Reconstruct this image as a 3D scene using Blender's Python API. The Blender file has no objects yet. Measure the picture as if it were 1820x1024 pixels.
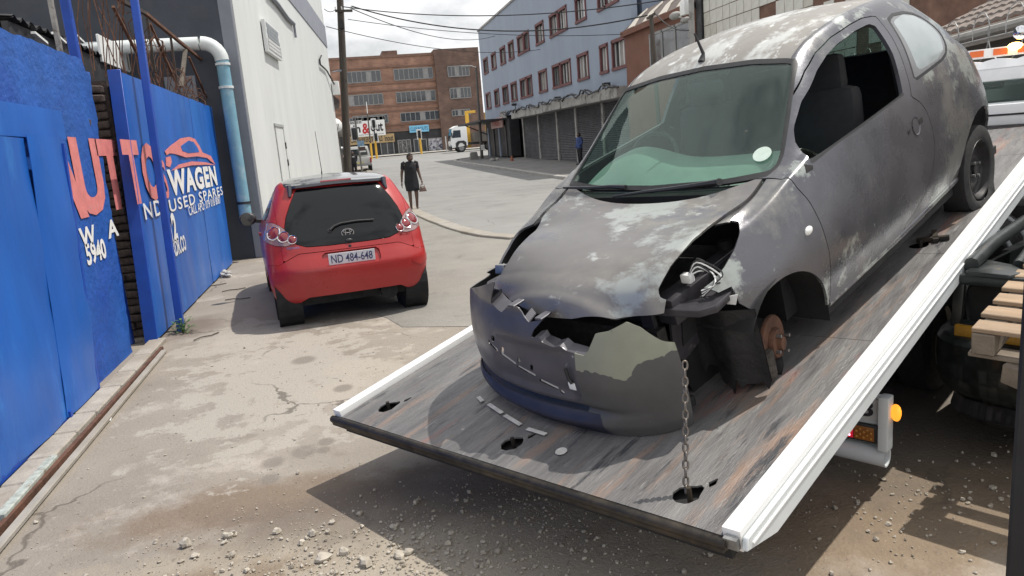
import bpy, bmesh, math, random
import numpy as np
from mathutils import Matrix, Vector, noise
random.seed(7)
rng = np.random.default_rng(7)
S = bpy.context.scene
C = S.collection
R = math.radians

# ------------------------------------------------------------------ camera
FPX, CH = 1310.0, 1.73          # focal length in photograph pixels, eye height
CM = np.array([[0.971, -0.122, 0.208], [-0.227, -0.172, 0.959], [-0.081, -0.978, -0.195]])
_q, _r = np.linalg.qr(CM); CM = _q * np.sign(np.diag(_r))
cam = bpy.data.cameras.new('camera'); cam.sensor_width = 36; cam.lens = FPX / 1820 * 36
cam.clip_start = 0.05; cam.clip_end = 2000
camo = bpy.data.objects.new('camera', cam); C.objects.link(camo); S.camera = camo
camo.matrix_world = Matrix([list(CM[i] * [1, -1, -1]) + [[0, 0, CH][i]] for i in range(3)] + [[0, 0, 0, 1]])
# ------------------------------------------------------------------ sky, sun, exposure
SUN_AZ, SUN_EL = R(82), R(65)
W = bpy.data.worlds.new('World'); S.world = W; W.use_nodes = True
nt = W.node_tree; bg = nt.nodes['Background']
sk = nt.nodes.new('ShaderNodeTexSky'); sk.sky_type = 'NISHITA'; sk.sun_disc = False
sk.sun_elevation = SUN_EL; sk.sun_rotation = SUN_AZ; sk.air_density = 1.3; sk.dust_density = 3.0
tc = nt.nodes.new('ShaderNodeTexCoord'); mp = nt.nodes.new('ShaderNodeMapping')
mp.inputs['Scale'].default_value = (1, 1, 2.2)
nz = nt.nodes.new('ShaderNodeTexNoise'); nz.inputs['Scale'].default_value = 2.6; nz.inputs['Detail'].default_value = 9; nz.inputs['Roughness'].default_value = 0.6
rp = nt.nodes.new('ShaderNodeValToRGB'); rp.color_ramp.elements[0].position = 0.24; rp.color_ramp.elements[1].position = 0.48
mx = nt.nodes.new('ShaderNodeMix'); mx.data_type = 'RGBA'; mx.inputs['B'].default_value = (16.5, 16.6, 16.8, 1)
nt.links.new(tc.outputs['Generated'], mp.inputs['Vector']); nt.links.new(mp.outputs['Vector'], nz.inputs['Vector'])
nt.links.new(nz.outputs['Fac'], rp.inputs['Fac']); nt.links.new(rp.outputs['Color'], mx.inputs['Factor'])
nt.links.new(sk.outputs['Color'], mx.inputs['A']); nt.links.new(mx.outputs['Result'], bg.inputs['Color'])
bg.inputs['Strength'].default_value = 0.066
sl = bpy.data.lights.new('sun', 'SUN'); sl.energy = 4.3; sl.angle = R(0.6); sl.color = (1, 0.95, 0.87)
so = bpy.data.objects.new('sun', sl); C.objects.link(so); so.location = (20, 30, 60)
sd = Vector((math.sin(SUN_AZ) * math.cos(SUN_EL), math.cos(SUN_AZ) * math.cos(SUN_EL), math.sin(SUN_EL)))
so.rotation_euler = sd.to_track_quat('Z', 'Y').to_euler()
S.view_settings.view_transform = 'Standard'; S.view_settings.look = 'None'; S.view_settings.gamma = 1
S.view_settings.use_curve_mapping = False; S.view_settings.exposure = 0.0
S.cycles.max_bounces = 6; S.cycles.transparent_max_bounces = 12

# ------------------------------------------------------------------ surveying: where a sight line meets a known plane
EYE = np.array([0, 0, CH])
def ray(px): return CM @ np.array([px[0] - 910, px[1] - 512, FPX])
def on(px, axis, val):
    r = ray(px); return EYE + (val - EYE[axis]) / r[axis] * r
def PX(px, X): return on(px, 0, X)
def PY(px, Y): return on(px, 1, Y)
def G(px, z=0.0): return on(px, 2, z)
KS = .92        # the truck stands a little nearer than first surveyed: scale of truck and car about the eye
KSM = Matrix.Translation(Vector(EYE)) @ Matrix.Scale(KS, 4) @ Matrix.Translation(-Vector(EYE)); GZ = CH - CH / KS
def gz(Y): return 0.0155 * (min(max(Y, 30), 130) - 30)

# ------------------------------------------------------------------ mesh helpers
class MB:
    def __init__(s): s.v = []; s.f = []; s.m = []
    def add(s, v, f, mi=0):
        b = len(s.v); s.v += [tuple(map(float, p)) for p in v]
        for q in f: s.f.append([b + i for i in q]); s.m.append(mi)
        return s
    def box(s, c, d, Rm=None, mi=0, taper=None):
        c = np.array(c, float); h = np.array(d, float) / 2
        p = np.array([[x, y, z] for z in (-1, 1) for y in (-1, 1) for x in (-1, 1)], float) * h
        if taper is not None: p[4:, :2] *= taper
        if Rm is not None: p = p @ np.array(Rm).T
        return s.add(p + c, [(0, 2, 3, 1), (4, 5, 7, 6), (0, 1, 5, 4), (2, 6, 7, 3), (0, 4, 6, 2), (1, 3, 7, 5)], mi)
    def b2(s, lo, hi, mi=0):
        lo = np.array(lo, float); hi = np.array(hi, float); a = np.minimum(lo, hi); b = np.maximum(lo, hi)
        return s.box((a + b) / 2, b - a, None, mi)
    def bar(s, p0, p1, w, h, up=(0, 0, 1), mi=0):
        p0 = np.array(p0, float); p1 = np.array(p1, float); d = p1 - p0; L = np.linalg.norm(d)
        if L < 1e-6: return s
        d /= L; u = np.array(up, float)
        if abs(u @ d) > .98: u = np.array([1., 0, 0])
        x = np.cross(d, u); x /= np.linalg.norm(x); z = np.cross(x, d)
        return s.box((p0 + p1) / 2, (w, L, h), np.array([x, d, z]).T, mi)
    def tube(s, pts, r, n=8, cap=True, mi=0):
        pts = [np.array(p, float) for p in pts]; rs = r if hasattr(r, '__len__') else [r] * len(pts)
        vs = []; prev = None
        for i, p in enumerate(pts):
            t = pts[min(i + 1, len(pts) - 1)] - pts[max(i - 1, 0)]; t = t / (np.linalg.norm(t) + 1e-12)
            if prev is None:
                a = np.array([0, 0, 1.]) if abs(t[2]) < .9 else np.array([1., 0, 0])
                x = np.cross(a, t)
            else: x = prev - (prev @ t) * t
            x /= np.linalg.norm(x); prev = x; y = np.cross(t, x)
            vs += [p + rs[i] * (math.cos(2 * math.pi * k / n) * x + math.sin(2 * math.pi * k / n) * y) for k in range(n)]
        fs = [(i * n + k, i * n + (k + 1) % n, (i + 1) * n + (k + 1) % n, (i + 1) * n + k) for i in range(len(pts) - 1) for k in range(n)]
        if cap: fs += [tuple(range(n))[::-1], tuple((len(pts) - 1) * n + k for k in range(n))]
        return s.add(vs, fs, mi)
    def lathe(s, prof, c=(0, 0, 0), axis=(0, 0, 1), n=20, mi=0, cap=True):
        a = np.array(axis, float); a /= np.linalg.norm(a)
        x = np.cross(a, (0, 0, 1.) if abs(a[2]) < .9 else (1., 0, 0)); x /= np.linalg.norm(x); y = np.cross(a, x); c = np.array(c, float)
        vs = [c + a * h + r * (math.cos(2 * math.pi * k / n) * x + math.sin(2 * math.pi * k / n) * y) for r, h in prof for k in range(n)]
        fs = [(i * n + k, i * n + (k + 1) % n, (i + 1) * n + (k + 1) % n, (i + 1) * n + k) for i in range(len(prof) - 1) for k in range(n)]
        if cap: fs += [tuple(range(n))[::-1], tuple((len(prof) - 1) * n + k for k in range(n))]
        return s.add(vs, fs, mi)
    def ball(s, c, r, nu=10, nv=7, mi=0):
        r = np.array(r, float) * np.ones(3); c = np.array(c, float)
        vs = [c + r * (0, 0, -1)]
        for j in range(1, nv):
            th = math.pi * j / nv
            vs += [c + r * (math.sin(th) * math.cos(2 * math.pi * i / nu), math.sin(th) * math.sin(2 * math.pi * i / nu), -math.cos(th)) for i in range(nu)]
        vs.append(c + r * (0, 0, 1)); fs = []
        for i in range(nu):
            fs.append((0, 1 + (i + 1) % nu, 1 + i)); fs.append((len(vs) - 1, 1 + (nv - 2) * nu + i, 1 + (nv - 2) * nu + (i + 1) % nu))
            for j in range(nv - 2):
                a = 1 + j * nu + i; b = 1 + j * nu + (i + 1) % nu; fs.append((a, b, b + nu, a + nu))
        return s.add(vs, fs, mi)
    def prism(s, poly, o, ax, ay, az, t, mi=0):
        # polygon (2D) in plane o+ax*x+ay*y, extruded t along az
        o, ax, ay, az = [np.array(q, float) for q in (o, ax, ay, az)]
        ar = sum(poly[i][0] * poly[(i + 1) % len(poly)][1] - poly[(i + 1) % len(poly)][0] * poly[i][1] for i in range(len(poly)))
        sg = np.dot(np.cross(ax, ay), az)
        if ar * sg < 0: poly = poly[::-1]
        n = len(poly); b = [o + ax * x + ay * y for x, y in poly]; tp = [q + az * t for q in b]
        if t < 0: b, tp = tp, b
        return s.add(b + tp, [tuple(range(n))[::-1], tuple(range(n, 2 * n))] + [(i, (i + 1) % n, n + (i + 1) % n, n + i) for i in range(n)], mi)
    def grid(s, P, mi=0, flip=False):
        P = np.array(P); a, b = P.shape[:2]
        fs = [(i * b + j, (i + 1) * b + j, (i + 1) * b + j + 1, i * b + j + 1) for i in range(a - 1) for j in range(b - 1)]
        if flip: fs = [q[::-1] for q in fs]
        return s.add(P.reshape(-1, 3), fs, mi)
    def build(s, name, mats, parent=None, world=False, smooth=None, bevel=0, flipx=False, seg=2, fixn=False):
        me = bpy.data.meshes.new(name); v = s.v; f = s.f
        if world and parent is not None:
            Mi = np.array(parent.matrix_basis.inverted()); v = [tuple(Mi[:3, :3] @ np.array(p) + Mi[:3, 3]) for p in v]
        if flipx: v = [(-p[0], p[1], p[2]) for p in v]; f = [q[::-1] for q in f]
        me.from_pydata(v, [], f); mats = mats if isinstance(mats, (list, tuple)) else [mats]
        for m in mats: me.materials.append(m)
        me.polygons.foreach_set('material_index', s.m)
        if bevel or fixn:
            bm = bmesh.new(); bm.from_mesh(me)
            if fixn: bmesh.ops.remove_doubles(bm, verts=bm.verts, dist=1e-5); bmesh.ops.recalc_face_normals(bm, faces=bm.faces)
            if bevel:
                es = [e for e in bm.edges if len(e.link_faces) == 2 and e.calc_face_angle(0) > 0.6]
                bmesh.ops.bevel(bm, geom=es, offset=bevel, segments=seg, profile=.6, affect='EDGES', clamp_overlap=True)
            bm.to_mesh(me); bm.free()
        if smooth is not None or bevel:
            me.polygons.foreach_set('use_smooth', [True] * len(me.polygons)); me.set_sharp_from_angle(angle=R(smooth or 35))
        me.update()
        o = bpy.data.objects.new(name, me); C.objects.link(o)
        if parent is not None: o.parent = parent
        return o

def mat4(x, y, z, o): return Matrix([[x[i], y[i], z[i], o[i]] for i in range(3)] + [[0, 0, 0, 1]])
def tag(o, label=None, cat=None, group=None, kind=None):
    if label: o['label'] = label
    if cat: o['category'] = cat
    if group: o['group'] = group
    if kind: o['kind'] = kind
    return o
def thing(name, label, cat, loc=(0, 0, 0), rz=0, M=None, group=None):
    o = bpy.data.objects.new(name, None); C.objects.link(o); o.empty_display_size = .2
    if M is not None: o.matrix_basis = M
    else: o.matrix_basis = Matrix.Translation(Vector([float(q) for q in loc])) @ Matrix.Rotation(rz, 4, 'Z')
    return tag(o, label, cat, group)
def inst(src, name, parent=None, M=None):
    o = bpy.data.objects.new(name, src.data); C.objects.link(o)
    if parent is not None: o.parent = parent
    if M is not None: o.matrix_basis = M
    return o
def text(st, mat, M, width=None, height=None, parent=None, name='lettering', depth=.002, bold=0.0, shear=0, align='LEFT', spacing=1):
    cu = bpy.data.curves.new('t', 'FONT'); cu.body = st; cu.size = 1; cu.extrude = 0; cu.offset = bold; cu.shear = shear; cu.space_character = spacing; cu.resolution_u = 3
    t = bpy.data.objects.new('t', cu); me = bpy.data.meshes.new_from_object(t)
    bpy.data.objects.remove(t); bpy.data.curves.remove(cu); me.name = name
    co = np.array([v.co for v in me.vertices]); lo = co.min(0); hi = co.max(0)
    sx = width / (hi[0] - lo[0]) if width else None; sy = height / (hi[1] - lo[1]) if height else None
    sx = sx or sy; sy = sy or sx
    off = lo[0] if align == 'LEFT' else (lo[0] + hi[0]) / 2
    for v in me.vertices: v.co = ((v.co[0] - off) * sx, (v.co[1] - lo[1]) * sy, depth)
    me.materials.append(mat); o = bpy.data.objects.new(name, me); C.objects.link(o)
    if parent is not None: o.parent = parent; M = parent.matrix_basis.inverted() @ M
    o.matrix_basis = M
    return o

# ------------------------------------------------------------------ polygon-soup shells that can be cut along exact lines
class Shell:
    def __init__(s, V, F): s.V = np.array(V, float).reshape(-1, 3); s.F = F
    def cut(s, fn):
        """fn(V)->signed values; returns (shell where fn<0, shell where fn>=0)"""
        f = fn(s.V); V = [tuple(p) for p in s.V]; cache = {}; neg = []; pos = []
        for q in s.F:
            sg = [f[i] < 0 for i in q]
            if all(sg): neg.append(q); continue
            if not any(sg): pos.append(q); continue
            a = []; b = []; n = len(q)
            for k in range(n):
                i, j = q[k], q[(k + 1) % n]
                (a if sg[k] else b).append(i)
                if sg[k] != sg[(k + 1) % n]:
                    key = (min(i, j), max(i, j))
                    if key not in cache:
                        t = f[key[0]] / (f[key[0]] - f[key[1]]); cache[key] = len(V)
                        V.append(tuple(s.V[key[0]] * (1 - t) + s.V[key[1]] * t))
                    a.append(cache[key]); b.append(cache[key])
            if len(a) > 2: neg.append(a)
            if len(b) > 2: pos.append(b)
        return Shell(V, neg).tidy(), Shell(V, pos).tidy()
    def tidy(s):
        us = sorted({i for q in s.F for i in q}); mp = {i: k for k, i in enumerate(us)}
        return Shell(s.V[us] if us else np.zeros((0, 3)), [[mp[i] for i in q] for q in s.F])
    def normals(s):
        N = np.zeros_like(s.V)
        for q in s.F:
            p = s.V[list(q)]; n = np.zeros(3)
            for k in range(1, len(q) - 1): n += np.cross(p[k] - p[0], p[k + 1] - p[0])
            for i in q: N[i] += n
        return N / (np.linalg.norm(N, axis=1, keepdims=True) + 1e-12)
    def largest(s):
        par = list(range(len(s.V)))
        def fd(i):
            while par[i] != i: par[i] = par[par[i]]; i = par[i]
            return i
        for q in s.F:
            for i in q[1:]: par[fd(i)] = fd(q[0])
        cnt = {}
        for q in s.F: r = fd(q[0]); cnt[r] = cnt.get(r, 0) + 1
        b = max(cnt, key=cnt.get); return Shell(s.V, [q for q in s.F if fd(q[0]) == b]).tidy()
    def moved(s, d): return Shell(s.V + s.normals() * d, s.F)
    def solid(s, mb, t, mi=0, mi_in=None):
        """outer surface plus inner surface t below it and a rim along the open edges"""
        if not s.F: return mb
        N = s.normals(); n = len(s.V); mi_in = mi if mi_in is None else mi_in
        b = len(mb.v); mb.add(s.V, s.F, mi); b2 = len(mb.v); mb.add(s.V - N * t, [q[::-1] for q in s.F], mi_in)
        ed = {}
        for q in s.F:
            for k in range(len(q)): ed[(q[k], q[(k + 1) % len(q)])] = 1
        for (i, j) in ed:
            if (j, i) not in ed: mb.f.append([b + j, b + i, b2 + i, b2 + j]); mb.m.append(mi)
        return mb
def sdpoly(P, poly):
    """signed distance to a closed polygon, negative inside"""
    P = np.asarray(P, float); poly = np.asarray(poly, float); d = np.full(len(P), 1e9); ins = np.zeros(len(P), bool)
    for i in range(len(poly)):
        a = poly[i]; b = poly[(i + 1) % len(poly)]; ab = b - a; t = np.clip(((P - a) @ ab) / (ab @ ab + 1e-12), 0, 1)
        d = np.minimum(d, np.linalg.norm(P - a - t[:, None] * ab, axis=1))
        c = (a[1] > P[:, 1]) != (b[1] > P[:, 1])
        xx = a[0] + (P[:, 1] - a[1]) / (b[1] - a[1] + 1e-15) * ab[0]
        ins ^= c & (P[:, 0] < xx)
    return np.where(ins, -d, d)
def pin(P, inside): return np.where(inside, P, 1.0)      # keep a cut to one region
def interp(x, kn):
    """smooth (monotone-ish Hermite) interpolation through knots [(x, values...)]"""
    kn = np.array([np.hstack([k[0], np.ravel(k[1:])]) for k in kn], float); xs = kn[:, 0]; ys = kn[:, 1:]
    h = np.diff(xs); dl = np.diff(ys, axis=0) / h[:, None]; m = np.zeros_like(ys); m[0] = dl[0]; m[-1] = dl[-1]
    for i in range(1, len(xs) - 1):
        a, b = dl[i - 1], dl[i]; w = (h[i] * a + h[i - 1] * b) / (h[i] + h[i - 1])
        m[i] = np.where(a * b <= 0, 0, np.sign(w) * np.minimum(np.abs(w), 3 * np.minimum(np.abs(a), np.abs(b))))
    x = np.clip(x, xs[0], xs[-1]); i = np.clip(np.searchsorted(xs, x) - 1, 0, len(xs) - 2); t = ((x - xs[i]) / h[i])[:, None]; hh = h[i][:, None]
    return (2 * t**3 - 3 * t**2 + 1) * ys[i] + (t**3 - 2 * t**2 + t) * hh * m[i] + (3 * t**2 - 2 * t**3) * ys[i + 1] + (t**3 - t**2) * hh * m[i + 1]
def catmull(pts, n):
    P = np.array(pts, float); P = np.vstack([2 * P[0] - P[1], P, 2 * P[-1] - P[-2]]); out = []
    for i in range(1, len(P) - 2):
        for t in np.linspace(0, 1, n, endpoint=False):
            a, b, c, d = P[i - 1:i + 3]
            out.append(.5 * (2 * b + (c - a) * t + (2 * a - 5 * b + 4 * c - d) * t**2 + (3 * b - a - 3 * c + d) * t**3))
    out.append(P[-2]); return np.array(out)

# ------------------------------------------------------------------ materials
def mat(name, col, rough=.6, metal=0, var=.12, scale=6, bump=0, bscale=40, col2=None, patch=None, spec=.5, coat=0, space='Object', stretch=(1, 1, 1), emit=None, estr=0, rvar=.1):
    """principled paint with grain: col varied by noise; col2 mixed by a second noise; patch = list of (colour, scale, lo, hi)"""
    m = bpy.data.materials.new(name); m.use_nodes = True; t = m.node_tree; N = t.nodes; L = t.links
    b = N['Principled BSDF']; b.inputs['Metallic'].default_value = metal; b.inputs['Specular IOR Level'].default_value = spec
    b.inputs['Coat Weight'].default_value = coat; b.inputs['Coat Roughness'].default_value = .08
    tc = N.new('ShaderNodeTexCoord'); mp = N.new('ShaderNodeMapping'); mp.inputs['Scale'].default_value = stretch
    L.new(tc.outputs[space], mp.inputs['Vector'])
    def nz(sc, det=6, ro=.6, off=0):
        n = N.new('ShaderNodeTexNoise'); n.inputs['Scale'].default_value = sc; n.inputs['Detail'].default_value = det; n.inputs['Roughness'].default_value = ro
        if off:
            mm = N.new('ShaderNodeMapping'); mm.inputs['Location'].default_value = (off, off * .7, off * .3); L.new(mp.outputs['Vector'], mm.inputs['Vector']); L.new(mm.outputs['Vector'], n.inputs['Vector'])
        else: L.new(mp.outputs['Vector'], n.inputs['Vector'])
        return n.outputs['Fac']
    def ramp(src, lo, hi):
        r = N.new('ShaderNodeMapRange'); r.inputs['From Min'].default_value = lo; r.inputs['From Max'].default_value = hi; L.new(src, r.inputs['Value']); return r.outputs['Result']
    def mix(fac, A, B):
        x = N.new('ShaderNodeMix'); x.data_type = 'RGBA'
        if isinstance(fac, float): x.inputs['Factor'].default_value = fac
        else: L.new(fac, x.inputs['Factor'])
        for s, q in (('A', A), ('B', B)):
            if isinstance(q, tuple): x.inputs[s].default_value = (*q[:3], 1)
            else: L.new(q, x.inputs[s])
        return x.outputs['Result']
    c0 = tuple(max(0, q * (1 - var)) for q in col); c1 = tuple(min(1, q * (1 + var)) for q in col)
    base = nz(scale); cur = mix(ramp(base, .3, .7), c0, c1)
    if col2: cur = mix(ramp(nz(scale * .35, 8, .65, 3.1), .45, .68), cur, col2)
    for k, (pc, ps, lo, hi) in enumerate(patch or []): cur = mix(ramp(nz(ps, 10, .68, 5.3 + 2.7 * k), lo, hi), cur, pc)
    L.new(cur, b.inputs['Base Color'])
    rr = ramp(nz(scale * 1.7, 4, .5, 9.1), .3, .7); mm = N.new('ShaderNodeMapRange'); L.new(rr, mm.inputs['Value'])
    mm.inputs['To Min'].default_value = max(.02, rough - rvar); mm.inputs['To Max'].default_value = min(1, rough + rvar); L.new(mm.outputs['Result'], b.inputs['Roughness'])
    if bump:
        bp = N.new('ShaderNodeBump'); bp.inputs['Strength'].default_value = min(1, bump); bp.inputs['Distance'].default_value = .02; L.new(nz(bscale, 6, .6, 1.7), bp.inputs['Height']); L.new(bp.outputs['Normal'], b.inputs['Normal'])
    if emit: b.inputs['Emission Color'].default_value = (*emit, 1); b.inputs['Emission Strength'].default_value = estr
    return m
def glass(name, tint=(.75, .85, .8), rough=.02, dens=.25, spec=1.0):
    """thin pane: tinted see-through plus a mirror coat"""
    m = bpy.data.materials.new(name); m.use_nodes = True; t = m.node_tree; N = t.nodes; L = t.links; N.remove(N['Principled BSDF'])
    tr = N.new('ShaderNodeBsdfTransparent'); tr.inputs['Color'].default_value = (*tint, 1)
    gl = N.new('ShaderNodeBsdfGlossy'); gl.inputs['Roughness'].default_value = rough; gl.inputs['Color'].default_value = (.95, 1, .97, 1)
    df = N.new('ShaderNodeBsdfDiffuse'); df.inputs['Color'].default_value = (.55, .66, .62, 1)
    m1 = N.new('ShaderNodeMixShader'); m1.inputs['Fac'].default_value = dens; L.new(tr.outputs[0], m1.inputs[1]); L.new(df.outputs[0], m1.inputs[2])
    fr = N.new('ShaderNodeFresnel'); ge = N.new('ShaderNodeNewGeometry'); io = N.new('ShaderNodeMapRange'); io.inputs['To Min'].default_value = 1.52; io.inputs['To Max'].default_value = 1 / 1.52; L.new(ge.outputs['Backfacing'], io.inputs['Value']); L.new(io.outputs['Result'], fr.inputs['IOR']); mu = N.new('ShaderNodeMath'); mu.operation = 'MULTIPLY'; mu.inputs[1].default_value = spec; mu.use_clamp = True
    L.new(fr.outputs[0], mu.inputs[0]); m2 = N.new('ShaderNodeMixShader'); L.new(mu.outputs[0], m2.inputs['Fac']); L.new(m1.outputs[0], m2.inputs[1]); L.new(gl.outputs[0], m2.inputs[2])
    L.new(m2.outputs[0], N['Material Output'].inputs['Surface'])
    return m
M = {}
M['black'] = mat('black_rubber', (.012, .012, .014), .5, var=.3, scale=20)
M['dark'] = mat('dark_cavity', (.012, .012, .013), .8, var=.4, scale=8)
M['tyre'] = mat('tyre_rubber', (.022, .022, .023), .75, var=.3, scale=30, bump=.2, bscale=120)
M['chrome'] = mat('chrome', (.75, .76, .78), .12, 1, var=.03)
M['steel'] = mat('bare_steel', (.3, .3, .3), .45, .9, var=.2, scale=25)
M['rust'] = mat('rust', (.10, .048, .030), .8, .2, var=.4, scale=18, col2=(.16, .075, .045), bump=.3, bscale=60)
M['white'] = mat('white_paint', (.8, .81, .8), .4, var=.04, scale=5)
M['whiteT'] = mat('truck_white', (.82, .83, .84), .3, var=.03, scale=5)
M['greyside'] = mat('rail_side_paint', (.60, .63, .64), .4, var=.06, scale=4, patch=[((.35, .3, .26), 9, .66, .74)])
M['letter'] = mat('lettering_black', (.02, .02, .025), .6, var=.1)
M['letterw'] = mat('lettering_white', (.78, .78, .76), .6, var=.08, scale=15)
M['gletter'] = mat('worn_white_lettering', (.74, .75, .74), .65, var=.08, scale=15, patch=[((.10, .20, .50), 13, .64, .70), ((.5, .53, .58), 6, .6, .7)])
M['cable'] = mat('cable_black', (.02, .02, .022), .6)
M['skin'] = mat('skin', (.10, .058, .042), .5, var=.12, scale=8)
M['hair'] = mat('hair', (.012, .010, .009), .8, var=.3, scale=30)
M['fabric'] = mat('seat_fabric', (.03, .03, .033), .9, var=.1, scale=12)
M['plastic'] = mat('black_plastic', (.025, .025, .027), .45, var=.2, scale=14)
M['wood'] = mat('grey_timber', (.10, .085, .07), .85, var=.35, scale=3, stretch=(6, 6, .6), bump=.3, bscale=20)
M['winglass'] = mat('window_glass', (.05, .055, .06), .08, var=.35, scale=1.5, spec=.9)
# =================================================================== GROUND, ROAD, PAVEMENTS
M['yard'] = mat('dusty_concrete', (.24, .208, .172), .85, var=.14, scale=1.3, bump=.5, bscale=60, col2=(.285, .255, .215), rvar=.08,
                patch=[((.37, .33, .285), 1.1, .56, .66), ((.19, .16, .13), 1.6, .60, .72), ((.36, .33, .29), 14, .62, .72), ((.13, .11, .09), 22, .68, .74)])
M['road'] = mat('worn_asphalt', (.205, .203, .198), .85, var=.12, scale=.9, bump=.45, bscale=70, col2=(.24, .238, .23), rvar=.06,
                patch=[((.16, .155, .15), .8, .58, .68), ((.33, .32, .30), 60, .60, .68)])
M['pave'] = mat('pavement_concrete', (.17, .165, .16), .85, var=.15, scale=2, bump=.2, col2=(.22, .21, .2))
M['kerb'] = mat('kerb_concrete', (.29, .27, .24), .85, var=.15, scale=4, bump=.25, bscale=30, col2=(.25, .22, .18))
M['dirt'] = mat('loose_dirt', (.20, .145, .095), .95, var=.25, scale=5, bump=.6, bscale=30, col2=(.27, .22, .165), patch=[((.10, .07, .045), 4, .56, .66)])
def draped(name, poly, dz, m, kind='structure', parent=None):
    c = np.array(poly, float); sh = Shell([(x, y, 0) for x, y in c], [list(range(len(c)))])
    if sum(c[i][0] * c[(i + 1) % len(c)][1] - c[(i + 1) % len(c)][0] * c[i][1] for i in range(len(c))) < 0: sh.F = [sh.F[0][::-1]]
    a, b = sh.cut(lambda V: V[:, 1] - 30); b, d = b.cut(lambda V: V[:, 1] - 130)
    mb = MB()
    for q in (a, b, d):
        if q.F: mb.add([(x, y, gz(y) + dz) for x, y, z in q.V], q.F)
    o = mb.build(name, m, parent); return tag(o, kind=kind) if parent is None else o
def spots(m, items):
    """stains with a place of their own: (colour, centre, radii, feather, noise) mixed over the base colour in metres"""
    t = m.node_tree; N = t.nodes; L = t.links; b = N['Principled BSDF']; cur = b.inputs['Base Color'].links[0].from_socket; tc = N.new('ShaderNodeTexCoord')
    nz = N.new('ShaderNodeTexNoise'); nz.inputs['Scale'].default_value = 3.2; nz.inputs['Detail'].default_value = 10; nz.inputs['Roughness'].default_value = .65; L.new(tc.outputs['Object'], nz.inputs['Vector'])
    for col, c, rad, fe, am, mxf in items:
        mp = N.new('ShaderNodeMapping'); mp.vector_type = 'POINT'; mp.inputs['Location'].default_value = (-c[0] / rad[0], -c[1] / rad[1], 0); mp.inputs['Scale'].default_value = (1 / rad[0], 1 / rad[1], 0); L.new(tc.outputs['Object'], mp.inputs['Vector'])
        ln = N.new('ShaderNodeVectorMath'); ln.operation = 'LENGTH'; L.new(mp.outputs['Vector'], ln.inputs[0])
        ma = N.new('ShaderNodeMath'); ma.operation = 'MULTIPLY_ADD'; L.new(nz.outputs['Fac'], ma.inputs[0]); ma.inputs[1].default_value = am; L.new(ln.outputs['Value'], ma.inputs[2])
        mr = N.new('ShaderNodeMapRange'); mr.inputs['From Min'].default_value = 1 + am * .5 - fe; mr.inputs['From Max'].default_value = 1 + am * .5 + fe; mr.inputs['To Min'].default_value = mxf; mr.inputs['To Max'].default_value = 0; L.new(ma.outputs['Value'], mr.inputs['Value'])
        mx = N.new('ShaderNodeMix'); mx.data_type = 'RGBA'; L.new(mr.outputs['Result'], mx.inputs['Factor']); L.new(cur, mx.inputs['A']); mx.inputs['B'].default_value = (*col, 1); cur = mx.outputs['Result']
    L.new(cur, b.inputs['Base Color'])
def cracks(m, sc=.55, w=.010, col=(.085, .07, .055), grit=True):
    t = m.node_tree; N = t.nodes; L = t.links; b = N['Principled BSDF']; cur = b.inputs['Base Color'].links[0].from_socket; tc = N.new('ShaderNodeTexCoord')
    nz = N.new('ShaderNodeTexNoise'); nz.inputs['Scale'].default_value = 2.5; nz.inputs['Detail'].default_value = 8; L.new(tc.outputs['Object'], nz.inputs['Vector'])
    va = N.new('ShaderNodeVectorMath'); va.operation = 'SCALE'; va.inputs['Scale'].default_value = .55; L.new(nz.outputs['Color'], va.inputs[0]); ad = N.new('ShaderNodeVectorMath'); L.new(tc.outputs['Object'], ad.inputs[0]); L.new(va.outputs['Vector'], ad.inputs[1])
    vo = N.new('ShaderNodeTexVoronoi'); vo.feature = 'DISTANCE_TO_EDGE'; vo.inputs['Scale'].default_value = sc; L.new(ad.outputs['Vector'], vo.inputs['Vector'])
    mr = N.new('ShaderNodeMapRange'); mr.inputs['From Min'].default_value = w * .3; mr.inputs['From Max'].default_value = w; mr.inputs['To Min'].default_value = .75; mr.inputs['To Max'].default_value = 0; L.new(vo.outputs['Distance'], mr.inputs['Value'])
    gate = N.new('ShaderNodeTexNoise'); gate.inputs['Scale'].default_value = .7; L.new(tc.outputs['Object'], gate.inputs['Vector']); g2 = N.new('ShaderNodeMapRange'); g2.inputs['From Min'].default_value = .48; g2.inputs['From Max'].default_value = .56; L.new(gate.outputs['Fac'], g2.inputs['Value'])
    mu = N.new('ShaderNodeMath'); mu.operation = 'MULTIPLY'; L.new(mr.outputs['Result'], mu.inputs[0]); L.new(g2.outputs['Result'], mu.inputs[1])
    mx = N.new('ShaderNodeMix'); mx.data_type = 'RGBA'; L.new(mu.outputs['Value'], mx.inputs['Factor']); L.new(cur, mx.inputs['A']); mx.inputs['B'].default_value = (*col, 1); cur = mx.outputs['Result']
    if grit:       # fine dark and pale grains trodden into the surface
        for s_, lo, hi, cc in ((55, .66, .70, (.10, .085, .07)), (75, .67, .71, (.42, .39, .35)), (24, .67, .69, (.12, .10, .08))):
            g = N.new('ShaderNodeTexNoise'); g.inputs['Scale'].default_value = s_; g.inputs['Detail'].default_value = 3; L.new(ad.outputs['Vector'] if s_ == 24 else tc.outputs['Object'], g.inputs['Vector']); r = N.new('ShaderNodeMapRange'); r.inputs['From Min'].default_value = lo; r.inputs['From Max'].default_value = hi; r.inputs['To Max'].default_value = .5; L.new(g.outputs['Fac'], r.inputs['Value'])
            mx = N.new('ShaderNodeMix'); mx.data_type = 'RGBA'; L.new(r.outputs['Result'], mx.inputs['Factor']); L.new(cur, mx.inputs['A']); mx.inputs['B'].default_value = (*cc, 1); cur = mx.outputs['Result']
    L.new(cur, b.inputs['Base Color'])
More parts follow.
